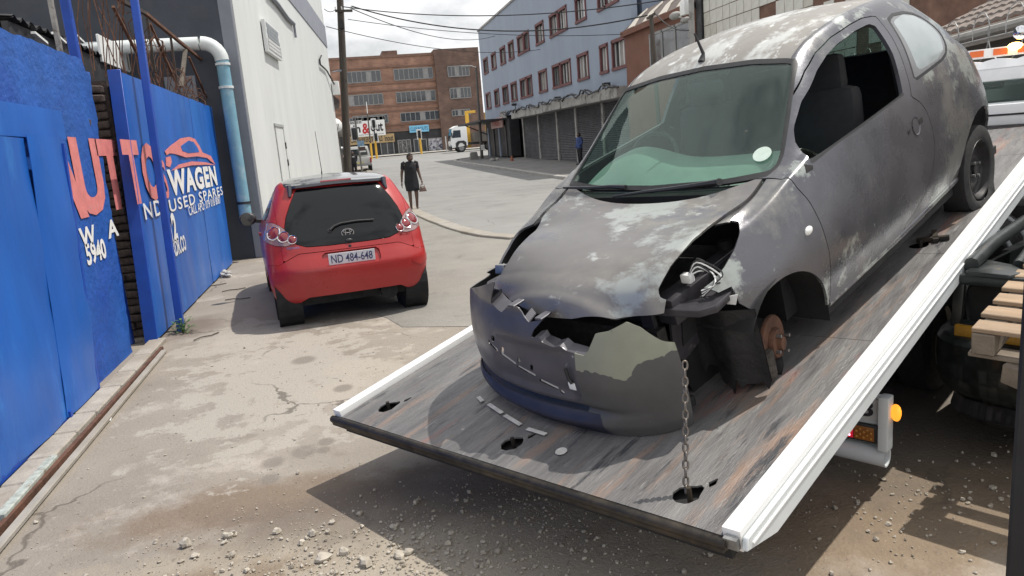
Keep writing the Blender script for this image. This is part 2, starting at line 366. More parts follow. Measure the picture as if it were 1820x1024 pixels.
spots(M['yard'], [((.31, .265, .205), (-.2, 2.7), (1.5, .75), .18, 1.6, .9), ((.15, .10, .062), (-.55, 3.75), (.75, .28), .35, 2.2, .7), ((.16, .115, .075), (-.75, 3.05), (.65, .16), .3, 1.8, .7), ((.23, .165, .105), (2.4, 2.5), (1.0, .5), .35, 1.6, .9), ((.36, .33, .285), (-.6, 6.2), (.75, 1.5), .10, 4.5, .75), ((.34, .31, .265), (-1.2, 7.6), (.5, .9), .08, 4.5, .7), ((.35, .31, .26), (.1, 5.6), (.4, .7), .08, 4.5, .7), ((.33, .29, .235), (.0, 2.75), (1.1, .5), .08, 4.5, .7),
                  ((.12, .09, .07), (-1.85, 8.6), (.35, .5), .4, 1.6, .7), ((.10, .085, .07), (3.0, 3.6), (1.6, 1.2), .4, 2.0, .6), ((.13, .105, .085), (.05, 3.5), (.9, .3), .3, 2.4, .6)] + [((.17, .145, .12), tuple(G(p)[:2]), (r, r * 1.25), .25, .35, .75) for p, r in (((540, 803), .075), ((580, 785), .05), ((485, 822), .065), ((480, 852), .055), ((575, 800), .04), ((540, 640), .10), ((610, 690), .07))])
cracks(M['yard']); cracks(M['road'], .35, .006, (.10, .095, .09), False)
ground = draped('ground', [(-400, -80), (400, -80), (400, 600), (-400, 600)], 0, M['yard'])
# road: comes from the crossing, swings to the right in front of the yard
kpx = [(690, 318), (702, 331), (715, 345), (738, 374), (800, 399), (890, 418)]
kp = [G(p, .05 if i > 2 else .22)[:2] for i, p in enumerate(kpx)]; kp[0] = np.array([2.1, 44.]); kp[1] = np.array([2.05, 33.]); kp[2] = np.array([1.98, 26.])
kp = [np.array([2.1, 84.])] + kp + [np.array([4.2, 11.9]), np.array([7.5, 9.8]), np.array([14., 7.6]), np.array([40., 2.])]
draped('road', [tuple(p) for p in kp] + [(60, 4), (60, 18), (22, 20), (12, 22.5), (9.6, 25), (9, 28), (9, 60), (11, 66), (60, 70), (60, 100), (-60, 100), (-60, 84)], .004, M['road'])
draped('apron', [(-.05, 8.6), (.30, 7.75), (.42, 7.25), (1.15, 6.85), (3.0, 6.0), (9, 3.8), (14, 7.4), (7.5, 9.65), (4.2, 11.75), (2.65, 13.6), (2.1, 17), (1.85, 21), (1.9, 40), (.3, 40), (-.1, 22), (-.6, 15.4), (-.5, 11)], .004,
       mat('patched_asphalt', (.20, .19, .172), .88, var=.14, scale=1.5, bump=.5, bscale=60, col2=(.25, .235, .21), patch=[((.32, .29, .25), 45, .57, .66), ((.14, .13, .12), 2.2, .6, .7)]))
kb = thing('kerb', None, None, (0, 0, 0)); tag(kb, kind='structure')
cv = catmull(kp, 12); arc = np.r_[0, np.cumsum(np.linalg.norm(np.diff(cv, axis=0), axis=1))]
def kpt(s): return np.array([np.interp(s, arc, cv[:, 0]), np.interp(s, arc, cv[:, 1])])
s0 = 18.0
while s0 < arc[-1] - 26:
    L = .95; a = kpt(s0 + .008); b = kpt(s0 + L); d = (b - a) / np.linalg.norm(b - a); nn = np.array([-d[1], d[0]]); mb = MB(); w = .32
    zz = gz(a[1]); h = .05 + rng.uniform(-.006, .006); tl = rng.uniform(-.012, .012, 2)
    P = [(*(a + nn * -w / 2 + nn * tl[0]), zz - .02), (*(b - nn * w / 2 + nn * tl[1]), zz - .02), (*(b + nn * w / 2), zz - .02), (*(a + nn * w / 2), zz - .02)]
    mb.add(P + [(x, y, zz + h) for x, y, z in P], [(3, 2, 1, 0), (4, 5, 6, 7), (0, 1, 5, 4), (1, 2, 6, 5), (2, 3, 7, 6), (3, 0, 4, 7)])
    mb.build('kerb_stone', M['kerb'], kb, bevel=.012, seg=1); s0 += L
# right pavement with its kerb
pv = draped('pavement', [(9.25, 29), (9.25, 59), (10, 62.5), (11.5, 64.6), (14, 66), (60, 69), (60, 19.5), (22, 21), (12.4, 23.5), (9.9, 26)], .12, M['pave'])
kb2 = thing('pavement_kerb', None, None); tag(kb2, kind='structure')
pl = [(60, 18.6), (22, 20.4), (12, 23), (9.7, 25.6), (9.12, 29), (9.12, 45), (9.12, 59), (9.9, 62.7), (11.4, 64.8), (14, 66.2), (30, 67.2)]
cv2 = catmull(pl, 10); arc2 = np.r_[0, np.cumsum(np.linalg.norm(np.diff(cv2, axis=0), axis=1))]; s0 = 30.
M['kerb2'] = mat('pale_kerb', (.36, .35, .33), .85, var=.15, scale=4, col2=(.27, .26, .25))
while s0 < arc2[-1] - 10:
    L = 1.0; a, b = [np.array([np.interp(t, arc2, cv2[:, k]) for k in (0, 1)]) for t in (s0 + .01, s0 + L)]
    MB().bar((*a, gz(a[1]) + .06), (*b, gz(b[1]) + .06), .26, .16).build('kerb_stone', M['kerb2'], kb2, bevel=.02, seg=1); s0 += L
# damp dirt and rubble where the yard concrete has broken up
def blob(name, c, rx, ry, dz, m, n=40, rough=.25, seed=0):
    r_ = np.random.default_rng(seed); ph = r_.uniform(0, 6.28, 5); pts = []
    for k in range(n):
        a = 2 * math.pi * k / n; q = 1 + rough * sum(math.sin((j + 2) * a + ph[j]) / (j + 1.5) for j in range(5))
        pts.append((c[0] + rx * q * math.cos(a), c[1] + ry * q * math.sin(a)))
    return draped(name, pts, dz, m)
def rock(mb, c, r, seed, mi=0):
    r_ = np.random.default_rng(seed); b = len(mb.v); mb.ball((0, 0, 0), 1, 7, 5, mi); sc = r * r_.uniform(.6, 1.2, 3) * (1, 1, .7)
    for i in range(b, len(mb.v)):
        p = np.array(mb.v[i]); q = p * (1 + .75 * noise.noise(Vector(p * 1.5) + Vector((seed * 3.1, seed * 1.7, seed * .9)))) * sc; mb.v[i] = tuple(q + c + np.array([0, 0, sc[2] * .55]))
M['stone'] = mat('pale_stone', (.42, .38, .32), .9, var=.2, scale=14, bump=.3, bscale=50, col2=(.26, .22, .17))
gv = MB(); r_ = np.random.default_rng(11)
for k in range(1500):
    t = r_.uniform(); x = r_.normal(-.05, .55); y = r_.normal(2.85, .30)
    if x < -1.25 or x > 1.7 or y < 2.2: continue
    rock(gv, np.array([x, y, .003]), abs(r_.normal(0, .0045)) + .0024, 1000 + k)
for k in range(320):
    x = r_.uniform(-2, 3.5); y = r_.uniform(2.3, 7.5); rock(gv, np.array([x, y, .002]), abs(r_.normal(0, .004)) + .002, 5000 + k)
for k in range(2600):
    x = r_.normal(-.05, .8); y = r_.normal(2.9, .45)
    if y > 2.1: gv.ball((x, y, .003), abs(r_.normal(0, .0018)) + .0016, 5, 4)
for k in range(240):
    q = r_.normal(0, 1, 2); x = 2.45 + .45 * q[0]; y = 2.55 + .25 * q[1]; rock(gv, np.array([x, y, .002]), abs(r_.normal(0, .005)) + .0025, 8000 + k)
tag(gv.build('gravel', M['stone'], smooth=22), 'loose pale gravel and crumbs scattered over the broken yard', 'gravel', kind='stuff')
stones = [((574, 996), .035), ((405, 956), .024), ((415, 952), .020), ((400, 966), .018), ((330, 972), .033), ((347, 990), .018), ((414, 990), .022), ((493, 947), .018), ((556, 952), .026), ((612, 985), .028), ((710, 990), .026), ((727, 985), .022), ((650, 1005), .03), ((590, 931), .016), ((740, 895), .018), ((640, 915), .02), ((700, 940), .02), ((530, 842), .014)]
for k, (px, r) in enumerate(stones):
    p = G(px); mb = MB(); rock(mb, np.zeros(3), r, 77 + k); o = mb.build('stone', M['stone'], smooth=22); o.location = (p[0], p[1], .003); o.rotation_euler.z = k * 1.3
    tag(o, 'pale broken stone lying in the gravel below the ramp edge', 'stone', 'larger stones among the gravel')
p = G((193, 749)); mb = MB(); rock(mb, np.zeros(3), .018, 5); o = mb.build('litter', M['white'], smooth=40); o.location = (p[0], p[1], .004); tag(o, 'small white scrap of litter on the concrete beside the blue wall', 'litter')
p = G((408, 492)); mb = MB()
for k in range(7): rock(mb, np.array([.09 * math.cos(k * 2.1) * (k % 3), .12 * math.sin(k * 1.7), .01 * k]), .05, 40 + k)
o = mb.build('rubbish', mat('crumpled_bag', (.4, .39, .37), .7, var=.4, scale=20), smooth=40); o.location = (p[0], p[1], 0); tag(o, 'crumpled pale rubbish lying at the far end of the blue gate', 'rubbish')
for k, (px, a) in enumerate([((395, 520), .3), ((400, 535), -.2), ((345, 607), .8), ((365, 512), .5)]):
    p = G(px); mb = MB(); mb.tube([(0, 0, .012), (.1, .02, .016), (.2, -.01, .012), (.32, .03, .01)], .007, 5); o = mb.build('twig', M['wood']); o.location = p; o.rotation_euler.z = a
    tag(o, 'dry twig lying on the dirt near the blue gate', 'twig', 'dry twigs near the gate')

# =================================================================== LEFT SIDE: BLUE WALL AND GATES
BLUE = (.010, .088, .37)
M['bluewall'] = mat('blue_masonry_paint', BLUE, .6, var=.18, scale=2.5, bump=.8, bscale=14, col2=(.008, .06, .36), patch=[((.02, .03, .1), 3, .70, .78), ((.05, .14, .5), 2.2, .58, .75)])
M['blues'] = mat('blue_gate_paint', (.010, .105, .44), .42, var=.16, scale=1.6, bump=.22, bscale=5, col2=(.014, .14, .50), patch=[((.006, .06, .32), 1.4, .58, .75), ((.03, .19, .58), 2.6, .60, .74), ((.12, .06, .04), 11, .72, .77)], stretch=(1, 1, .35))
M['bluedark'] = mat('blue_tube_paint', (.008, .06, .36), .45, var=.15, scale=5)
M['pink'] = mat('faded_red_lettering', (.62, .20, .19), .75, var=.16, scale=9, patch=[((.5, .32, .33), 12, .6, .75), ((.08, .10, .36), 15, .66, .71)])
M['brick'] = mat('dark_broken_brick', (.06, .045, .04), .95, var=.5, scale=20, bump=.8, bscale=25)
M['conc'] = mat('rough_concrete', (.33, .30, .26), .9, var=.2, scale=5, bump=.5, bscale=30, col2=(.22, .18, .14))
wall = thing('boundary_wall', 'rough blue painted masonry wall with red lettering at left', 'wall', (-2.2, 5, 0))
WX, YE = -2.2, 7.72
ny, nz_ = 110, 56; Yg = np.linspace(1.5, YE, ny); P = np.zeros((ny, nz_, 3))
for i, y in enumerate(Yg):
    top = 2.80 + .03 * noise.noise(Vector((y * 1.3, 0, 0))) + .02 * noise.noise(Vector((y * 6, 4, 0))) - (.10 if y > YE - .12 else 0)
    for j in range(nz_):
        z = top * j / (nz_ - 1); e = YE - y
        dy = .05 * noise.noise(Vector((0, z * 5, 2))) + .03 * noise.noise(Vector((0, z * 17, 5))) if i == ny - 1 else 0
        P[i, j] = (WX + .006 * noise.noise(Vector((y * 2.2, z * 2.2, 1))) + .002 * noise.noise(Vector((y * 9, z * 9, 7))), y + dy + .11 * z * (y - 1.5) / (YE - 1.5), z)
mb = MB().grid(P); top = P[:, -1]; mb.grid(np.stack([top, top - [.24, 0, .02]], 1)); end = P[-1]; mb.grid(np.stack([end, end - [.24, 0.02, 0]], 0), 1)
mb.build('wall_face', [M['bluewall'], M['brick']], wall, world=True, smooth=60)
r_ = np.random.default_rng(21)
for k in range(26):       # broken brick ends in the raw reveal
    z = .12 + k * .105; mb = MB().box((0, 0, 0), (.10 + r_.uniform(0, .08), .07, .085)); rr = mb.build('brick', M['brick'], wall, bevel=.012, seg=1)
    rr.location = (-.12 + r_.uniform(-.05, .05), YE - 5 + .045 + r_.uniform(-.02, .03), z); rr.rotation_euler = tuple(r_.uniform(-.15, .15, 3))
MB().b2((-2.9, 8.40, 0), (-2.17, 8.75, 2.66)).build('pillar_core', M['brick'], wall, world=True)
for k in range(30):       # coarse broken brickwork of the gate pillar, standing back from the wall face
    for q in range(3):
        rr = inst(rr, 'brick', wall) if (k or q) else MB().box((0, 0, 0), (.205, .13, .072)).build('brick', M['brick'], wall, bevel=.012, seg=1)
        rr.location = (-.10 - q * .222 + (.11 if k % 2 else 0) * (q > 0) + r_.uniform(-.012, .012), 3.40 + r_.uniform(-.035, .03), .05 + k * .087); rr.rotation_euler = tuple(r_.uniform(-.10, .10, 3))
def TX(y, z, x=-2.2): return mat4((0, 1, 0), (0, 0, 1), (1, 0, 0), (x, y, z))      # lettering that faces +X
def lay(st, px0, px1, x, m, par, hpx=None, bold=.02, **k):
    a = PX(px0, x); b = PX(px1, x); return text(st, m, TX(a[1], a[2], x), width=b[1] - a[1], height=b[2] - a[2], parent=par, bold=bold, **k)
def ly(px, x): return PX(px, x)[1]
xw = WX + .0065
zA, zB = PX((160, 385), xw)[2], PX((160, 246), xw)[2]
for ch, xa, xb in (('A', 76, 146), ('U', 134, 183), ('T', 181, 222)):
    ya, yb = ly((xa, 320), xw), ly((xb, 320), xw); text(ch, M['pink'], TX(ya, zA, xw), width=yb - ya, height=zB - zA, parent=wall, bold=.045)
text('W', M['gletter'], TX(ly((141, 420), xw), PX((160, 437), xw)[2], xw), width=ly((170, 420), xw) - ly((141, 420), xw), height=.17, parent=wall, bold=.03)
text('A', M['gletter'], TX(ly((192, 420), xw), PX((160, 437), xw)[2], xw), width=ly((212, 420), xw) - ly((192, 420), xw), height=.17, parent=wall, bold=.03)
text('5940', M['gletter'], TX(ly((152, 450), xw), PX((165, 470), xw)[2], xw), width=ly((189, 450), xw) - ly((152, 450), xw), height=.19, parent=wall, bold=.035)
# sliding steel gate in front of the wall
sg = thing('sliding_gate', 'low blue sheet steel sliding gate with dented panels in front of the wall', 'gate', (-2.1, 4, 0))
def sheet(par, y0, y1, z0, z1, x, seed, name='sheet', m=None, amp=.012, tk=.004, skew=0.0):
    n, k = 14, 16; Q = np.zeros((n, k, 3))
    for i in range(n):
        for j in range(k):
            y = y0 + (y1 - y0) * i / (n - 1); z = z0 + (z1 - z0) * j / (k - 1); u = i / (n - 1)
            ed = min(u, 1 - u) * 2
            Q[i, j] = (x + amp * noise.noise(Vector((y * 1.6, z * 1.3, seed))) * 1.6 + .004 * noise.noise(Vector((y * 6, z * 5, seed))) - (.010 * (1 - ed) ** 6), y + skew * (z - z0), z)
    mb = MB().grid(Q); mb.grid(Q - [tk, 0, 0], flip=True)
    for ring in (Q[:, 0], Q[:, -1], Q[0], Q[-1]): mb.grid(np.stack([ring, ring - [tk, 0, 0]], 1))
    return mb.build(name, m or M['blues'], par, world=True, smooth=50)
ys = [2.2, 3.55, 4.55, PX((123, 751), -2.1)[1], PX((179, 689), -2.1)[1]]
for k in range(4): sheet(sg, ys[k] + .004, ys[k + 1] + (.012 if k < 3 else 0), .055, 2.03 + .02 * (k % 2), -2.1 + (.006 if k % 2 else 0), 30 + k, amp=.02, skew=.15)
sheet(sg, 2.2, PX((112, 206), -2.14)[1], 2.04, 2.27, -2.14, 41, amp=.008)
mb = MB().bar((-2.12, ys[-1] - .03, .03), (-2.12, ys[-1] - .03 + .15 * 1.97, 2.0), .04, .04); mb.b2((-2.15, 2.2, .035), (-2.11, ys[-1], .075)); mb.build('frame', M['bluedark'], sg, world=True)
MB().b2((-2.125, ys[3] + .02, 0), (-2.085, ys[3] + .06, .09)).build('foot', M['bluedark'], sg, world=True)
# gate track: concrete strip, rail, plank
tk = thing('gate_track', 'worn concrete gate track with steel rail along the wall foot', 'gate track', (-2, 5, 0))
r_ = np.random.default_rng(8); y = 2.4
while y < 7.6:
    L = r_.uniform(.35, .7); MB().box((-2.02 + r_.uniform(-.01, .01), y + L / 2, .018), (.16, L - .015, .055)).build('slab', M['conc'], tk, world=True, bevel=.01, seg=1); y += L
MB().bar((-1.88, 2.4, .02), (-1.90, 7.6, .02), .03, .045).build('rail', M['rust'], tk, world=True)
MB().bar((-1.80, 2.4, .02), (-1.86, 7.5, .02), .05, .03).build('edge_strip', M['kerb'], tk, world=True, bevel=.006, seg=1)
a, b = G((3, 935)), G((98, 826)); o = MB().bar((a[0], a[1], .035), (b[0], b[1], .035), .055, .06).build('beam', mat('grey_green_paint', (.33, .36, .33), .8, var=.3, scale=20, patch=[((.2, .16, .12), 18, .55, .65)]), bevel=.006, seg=1)
tag(o, 'flaking grey painted timber beam lying along the gate track', 'beam')
# swing gate with lettering
GX = -2.02; Y0 = PX((281, 608), GX)[1]; Y1 = PX((416, 468), GX)[1]; GT = 2.74
gt = thing('swing_gate', 'tall blue sheet metal gate with white spares lettering and car outline', 'gate', (GX, Y0, 0))
SK = .155
tops = [218, 262, 305, 337, 362, 380]; yb = [Y0] + [PX((x, 128 + (x - 218) * .36), GX)[1] - SK * GT for x in tops[1:-1]] + [Y1]
for k in range(5):
    sheet(gt, yb[k] + .009, yb[k + 1] - .006, .03, GT, GX - .012 + .004 * (k % 2), 60 + k, amp=.003, skew=SK)
mb = MB().prism([(Y0 - .02, .01), (Y0 + .004, .01), (Y0 + .004 + SK * GT, GT + .02), (Y0 - .02 + SK * GT, GT + .02)], (GX - .12, 0, 0), (0, 1, 0), (0, 0, 1), (1, 0, 0), .124); mb.build('edge_channel', M['bluedark'], gt, world=True, bevel=.004, seg=1)
mb = MB()
for z in (.06, 1.35, GT - .03): mb.b2((GX - .09, Y0 + SK * z + .01, z - .025), (GX - .04, Y1 + SK * z - .05, z + .025))
mb.bar((GX - .065, Y1 - .03, .03), (GX - .065, Y1 - .03 + SK * GT, GT), .05, .05); mb.build('frame', M['bluedark'], gt, world=True)
xg = GX - .004
def gtext(st, p0, p1, h, m, bold, **k):
    a = PX(p0, xg); b = PX(p1, xg); return text(st, m, TX(a[1], a[2], xg + .004), width=b[1] - a[1], height=h, parent=gt, bold=bold, **k)
hT = PX((236, 250), xg)[2] - PX((236, 366), xg)[2]
gtext('T', (233, 366), (261, 362), hT, M['pink'], .045); gtext('O', (262, 360), (291, 357), hT * .98, M['pink'], .045)
gtext('S', (294, 354), (302, 354), .45, M['pink'], .02)
gtext('WAGEN', (303, 350), (386, 326), .33, M['gletter'], .045, spacing=1.12)
gtext('ND', (258, 391), (289, 384), .17, M['gletter'], .015, spacing=1.15); gtext('USED SPARES', (302, 378), (396, 346), .15, M['gletter'], .012, spacing=1.18)
gtext('CALL APO: 079 018 8087', (336, 384), (392, 362), .125, M['gletter'], .012, spacing=1.1)
gtext('12', (305, 432), (317, 428), .34, M['gletter'], .05); gtext('RDR.CO', (309, 458), (332, 448), .20, M['gletter'], .03)
def gpoly(pts, name='car_emblem'):
    q = [PX((x / 2, y / 2), xg)[1:] for x, y in pts]; mb = MB().prism(q, (xg + .004, 0, 0), (0, 1, 0), (0, 0, 1), (1, 0, 0), .003); return mb
em = MB()
for pts in ([(584, 538), (605, 518), (640, 492), (672, 487), (692, 495), (708, 520), (718, 542), (748, 555), (764, 585), (750, 575), (735, 562), (700, 556), (660, 560), (622, 548), (602, 545), (590, 552)],
            [(608, 607), (635, 585), (680, 574), (730, 577), (764, 587), (728, 586), (680, 588), (640, 597)],
            [(588, 560), (604, 556), (609, 575), (603, 595), (589, 590)]):
    g = gpoly(pts); em.add(g.v, g.f)
em.build('car_emblem', M['pink'], gt, world=True)
wn = gpoly([(640, 520), (668, 500), (686, 505), (700, 525), (706, 541), (668, 545), (646, 537)]); wn.v = [(x + .003, y, z) for x, y, z in wn.v]; wn.build('emblem_window', M['blues'], gt, world=True)
# tall pole in front, second pole behind
pb = G((322, 588)); mb = MB(); ptop = PX((240, -14), pb[0] - .02); mb.bar((pb[0], pb[1], -.02), (ptop[0], ptop[1], ptop[2] + .6), .075, .075, up=(0, 1, 0))
o = mb.build('gate_pole', M['bluedark'], bevel=.006, seg=1); tag(o, 'tall square blue steel pole standing in front of the gate', 'pole')
mb = MB().b2((-2.36, 8.06, 0), (-2.28, 8.14, 4.6)); tag(mb.build('gate_pole', M['bluedark'], bevel=.005, seg=1), 'shorter blue steel post behind the gate corner with wire round it', 'pole')
mb = MB().b2((-2.40, 7.86, 2.2), (-2.36, 7.91, 4.6)); tag(mb.build('angle_post', mat('weathered_steel', (.28, .27, .25), .7, .3, var=.4, scale=12, patch=[((.12, .09, .07), 8, .55, .65)]), bevel=.003, seg=1), 'weathered grey steel angle post rising beside the blue post', 'post')
# rusty grille frame over the gate with razor wire
fr = thing('gate_grille', 'rusty steel grille frame above the blue gate', 'grille', (-2.1, 8, 2.7)); xf = -2.12
def pf(x, y): return PX((160 + x / 5.12, y / 5.12), xf)
bars = [((225, -60), (290, 10)), ((290, 10), (500, 120)), ((500, 120), (1020, 550)), ((1020, 550), (1110, 935)), ((210, 60), (490, 610)), ((520, 170), (590, 660)), ((545, 215), (770, 730)), ((735, 345), (790, 760)), ((900, 520), (1060, 890))]
for k, (a, b) in enumerate(bars):
    MB().bar(pf(*a), pf(*b), .045 if k < 4 else .03, .04 if k < 4 else .03).build('bar', M['rust'] if k % 2 == 0 else mat('dark_bar', (.05, .04, .035), .8, .3, var=.3), fr, world=True)
MB().bar(pf(868, 455), pf(830, 790), .06, .03).build('plank', M['wood'], fr, world=True)
r_ = np.random.default_rng(4); wi = MB()
for k in range(34):
    c = PX((205 + r_.uniform(0, 165), 0), xf); y = r_.uniform(8.0, Y1 - .1); hmax = np.interp(y, [8.0, 9.6, Y1], [1.5, 1.1, .15]); q = []; r0 = r_.uniform(.15, .42)
    z0 = 2.72; ph = r_.uniform(0, 6)
    for t in range(14):
        a = t / 13 * math.pi * r_.uniform(.95, 1.05); q.append((xf + .10 * math.sin(a * 2 + ph) + r_.normal(0, .01), y + r0 * math.cos(a) * .8 + r_.normal(0, .012), z0 + hmax * r_.uniform(.75, .8) * math.sin(a) + r_.normal(0, .012)))
    wi.tube(q, .0055, 4, cap=False)
o = wi.build('razor_wire', M['rust']); tag(o, 'tangle of rusty wire along the top of the blue gate', 'wire', kind='stuff')
# weed at the pole foot
wd = thing('weed', 'small green weed growing at the foot of the blue pole', 'plant', (pb[0] + .05, pb[1] - .10, 0)); r_ = np.random.default_rng(3); mb = MB(); st = MB()
M['leaf'] = mat('weed_leaf', (.07, .14, .03), .6, var=.35, scale=20)
for k in range(70):
    a = r_.uniform(0, 6.28); rr = r_.uniform(.01, .11); h = r_.uniform(.02, .21) * (1 - rr * 4); c = np.array([rr * math.cos(a), rr * math.sin(a), h]); u = np.array([math.cos(a), math.sin(a), r_.uniform(-.3, .6)]); u /= np.linalg.norm(u)
    w = np.cross(u, (0, 0, 1)); w /= np.linalg.norm(w); L = r_.uniform(.03, .06); mb.add([c, c + u * L * .5 + w * L * .3, c + u * L, c + u * L * .5 - w * L * .3], [(0, 1, 2, 3)])
    if k % 5 == 0: st.tube([(0, 0, 0), c * (.5, .5, .6), c], .003, 4)
mb.build('leaves', M['leaf'], wd); st.build('stem', M['leaf'], wd)
# lean-to roof behind the wall
M['cream'] = mat('cream_fascia', (.62, .58, .50), .7, var=.12, scale=4, patch=[((.35, .3, .25), 6, .62, .75)])
M['roofdark'] = mat('dark_roof_sheet', (.03, .03, .035), .6, var=.3, scale=4)
lt = thing('lean_to', 'low lean-to roof with pale fascia panels behind the blue wall', 'shed', (-3.2, 9, 0)); xl = -3.3
def pl_(x, y): return PX((x, y), xl)
y0 = pl_(30, 75)[1]; y1 = 14.0; zr = pl_(100, 62)[2]
n = 60; Q = np.zeros((n, 3, 3))
for i in range(n):
    for j in range(3): Q[i, j] = (xl - j * 1.4, y0 + (y1 - y0) * i / (n - 1), zr + .03 * math.sin(i * 1.9) + j * .12)
tag(MB().grid(Q).grid(Q - [0, 0, .02], flip=True).build('roof_sheet', M['roofdark'], lt, world=True, smooth=60), kind='stuff')
MB().b2((xl - .12, y0, zr - .50), (xl - .05, y1, zr - .05)).build('beam', M['roofdark'], lt, world=True)
MB().b2((xl - 2.5, y0, 0), (xl - .15, y1, zr - .3)).build('shed_wall', mat('shed_wall_paint', (.07, .065, .06), .9, var=.2), lt, world=True)
for xa, xb, za, zb in ((174, 219, 58, 106), (221, 262, 80, 122), (266, 276, 98, 128), (278, 308, 105, 138)):
    ya, yb_ = pl_(xa, za)[1], pl_(xb, za)[1]; zt = pl_(xa, za + 2)[2]; zl = pl_(xa, zb)[2]; MB().b2((xl - .04, ya, zl), (xl, yb_, zt)).build('fascia_panel', M['white'] if xa < 220 else M['cream'], lt, world=True, bevel=.006, seg=1)
for x in (57, 93, 128):
    a = pl_(x, 66); MB().bar((xl + .02, a[1] - .0, a[2] + .05), (xl + .02, a[1] + .36, a[2] - .02), .05, .03).build('sheet_end', M['white'], lt, world=True)
# =================================================================== WHITE BUILDING WITH DARK END WALL
M['darkwall'] = mat('dark_slate_paint', (.050, .058, .075), .7, var=.12, scale=2, bump=.15, bscale=25, col2=(.042, .048, .06))
M['stripg'] = mat('grey_strip_paint', (.20, .215, .25), .7, var=.08, scale=3)
M['whitewall'] = mat('white_rendered_wall', (.60, .62, .615), .75, var=.06, scale=1.2, bump=.25, bscale=30, stretch=(1, 1, .25), patch=[((.47, .49, .48), 3.5, .57, .80), ((.40, .38, .33), 2.4, .70, .85)])
M['bandg'] = mat('grey_band_paint', (.25, .265, .31), .7, var=.07, scale=2)
c0 = G((479, 456)); c0 = np.array([c0[0] + .0, c0[1], 0]); al = R(5.3); wd_ = np.array([math.sin(al), math.cos(al), 0]); wn_ = np.array([math.cos(al), -math.sin(al), 0])
wb = thing('white_building', 'tall white rendered building with dark slate end wall and grey band', 'building', c0, -al)
LW = 17.0; HW = 13
def wl(s, z, o=0): return tuple(c0 + wd_ * s + wn_ * o + np.array([0, 0, z]))
# local axes of wb: x = out of the street face, y = along it
MB().b2((-20, .02, 0), (-.28, LW, HW)).build('core', M['darkwall'], wb)
mb = MB().b2((-14, -.02, 0), (-.24, .02, HW)); mb.build('end_wall', M['darkwall'], wb)
MB().b2((-.24, -.05, 0), (-.02, .03, HW)).build('corner_strip', M['stripg'], wb, bevel=.01, seg=1)
MB().b2((-.28, .03, 0), (0, LW, 5.93)).build('street_wall', M['whitewall'], wb)
MB().b2((-.28, .03, 5.93), (.025, LW, 6.75)).build('band', M['bandg'], wb, bevel=.01, seg=1)
MB().b2((-.28, .03, 6.75), (0, LW, HW)).build('upper_wall', M['whitewall'], wb)
def wy(px):     # distance along the street face and height of a pixel
    r = ray(px); t = ((c0 - EYE) @ wn_) / (r @ wn_); p = EYE + t * r - c0; return p @ wd_, p[2]
sa, za = wy((487, 222)); sb, zb = wy((499, 220)); MB().b2((-.02, sa + .03, 0), (.012, sb + .12, za - .03)).build('door', M['whitewall'], wb, bevel=.006, seg=1)
mb = MB()
mb.b2((0, sa - .02, 0), (.02, sa + .02, za)); mb.b2((0, sb + .13, 0), (.02, sb + .16, za)); mb.b2((0, sa - .04, za - .03), (.03, sb + .18, za + .03)); mb.build('door_frame', mat('door_frame_grey', (.35, .36, .36), .7, var=.2, scale=10), wb)
for z in (.6, 1.6, za - .5): MB().b2((0, sb + .10, z), (.035, sb + .17, z + .14)).build('hinge', M['cable'], wb)
s1, z1 = wy((461, 33)); s2, z2 = wy((485, 45)); s3, z3 = wy((486, 105)); s4, z4 = wy((469, 92))
b = MB().b2((.02, s1, z4), (.10, s2 + .05, z1)).build('notice_board', mat('board_white', (.66, .68, .68), .5, var=.06, scale=6), wb, bevel=.008, seg=1)
MB().b2((.10, s1 + .04, z4 + .05), (.104, s2, z4 + (z1 - z4) * .42)).build('grey_panel', mat('board_grey', (.33, .34, .35), .6, var=.25, scale=12), b)
r_ = np.random.default_rng(2)
for k in range(7):
    zz = z4 + (z1 - z4) * (.12 + .115 * k); MB().b2((.104, s1 + .08 + .05 * (k % 2), zz), (.108, s2 - .08 - r_.uniform(0, .15), zz + (.05 if k < 3 else .07))).build('printed_line', mat('board_print', (.25, .27, .29) if k > 2 else (.55, .56, .56), .6), b)
sp_, zp_ = wy((481, 0)); mb = MB(); q = [(.05, wy(p)[0], wy(p)[1]) for p in ((470, -14), (490, 8), (500, 22), (508, 33), (519, 43))]; mb.tube(q, .05, 8); mb.tube([q[-1], (.05, q[-1][1] + .02, q[-1][2] - .35)], .035, 6)
mb.build('conduit', M['stripg'], wb, smooth=50)
q = [wy(p) for p in ((568, 99), (565, 106), (566, 115), (574, 122), (578, 126))]; MB().tube([(.06, s, z) for s, z in q] + [(.16, LW + .25, q[-1][1] - .5)], .03, 6).build('cable', M['cable'], wb)
mb = MB().tube([(.1, LW - .05, 5.0), (.32, LW + .1, 5.05)], .025, 6); mb.box((.36, LW + .12, 5.05), (.16, .12, .07)); mb.build('street_lamp_arm', M['stripg'], wb)
MB().b2((.03, LW - .35, 4.1), (.30, LW - .02, 4.62)).build('meter_box', M['white'], wb, bevel=.02)
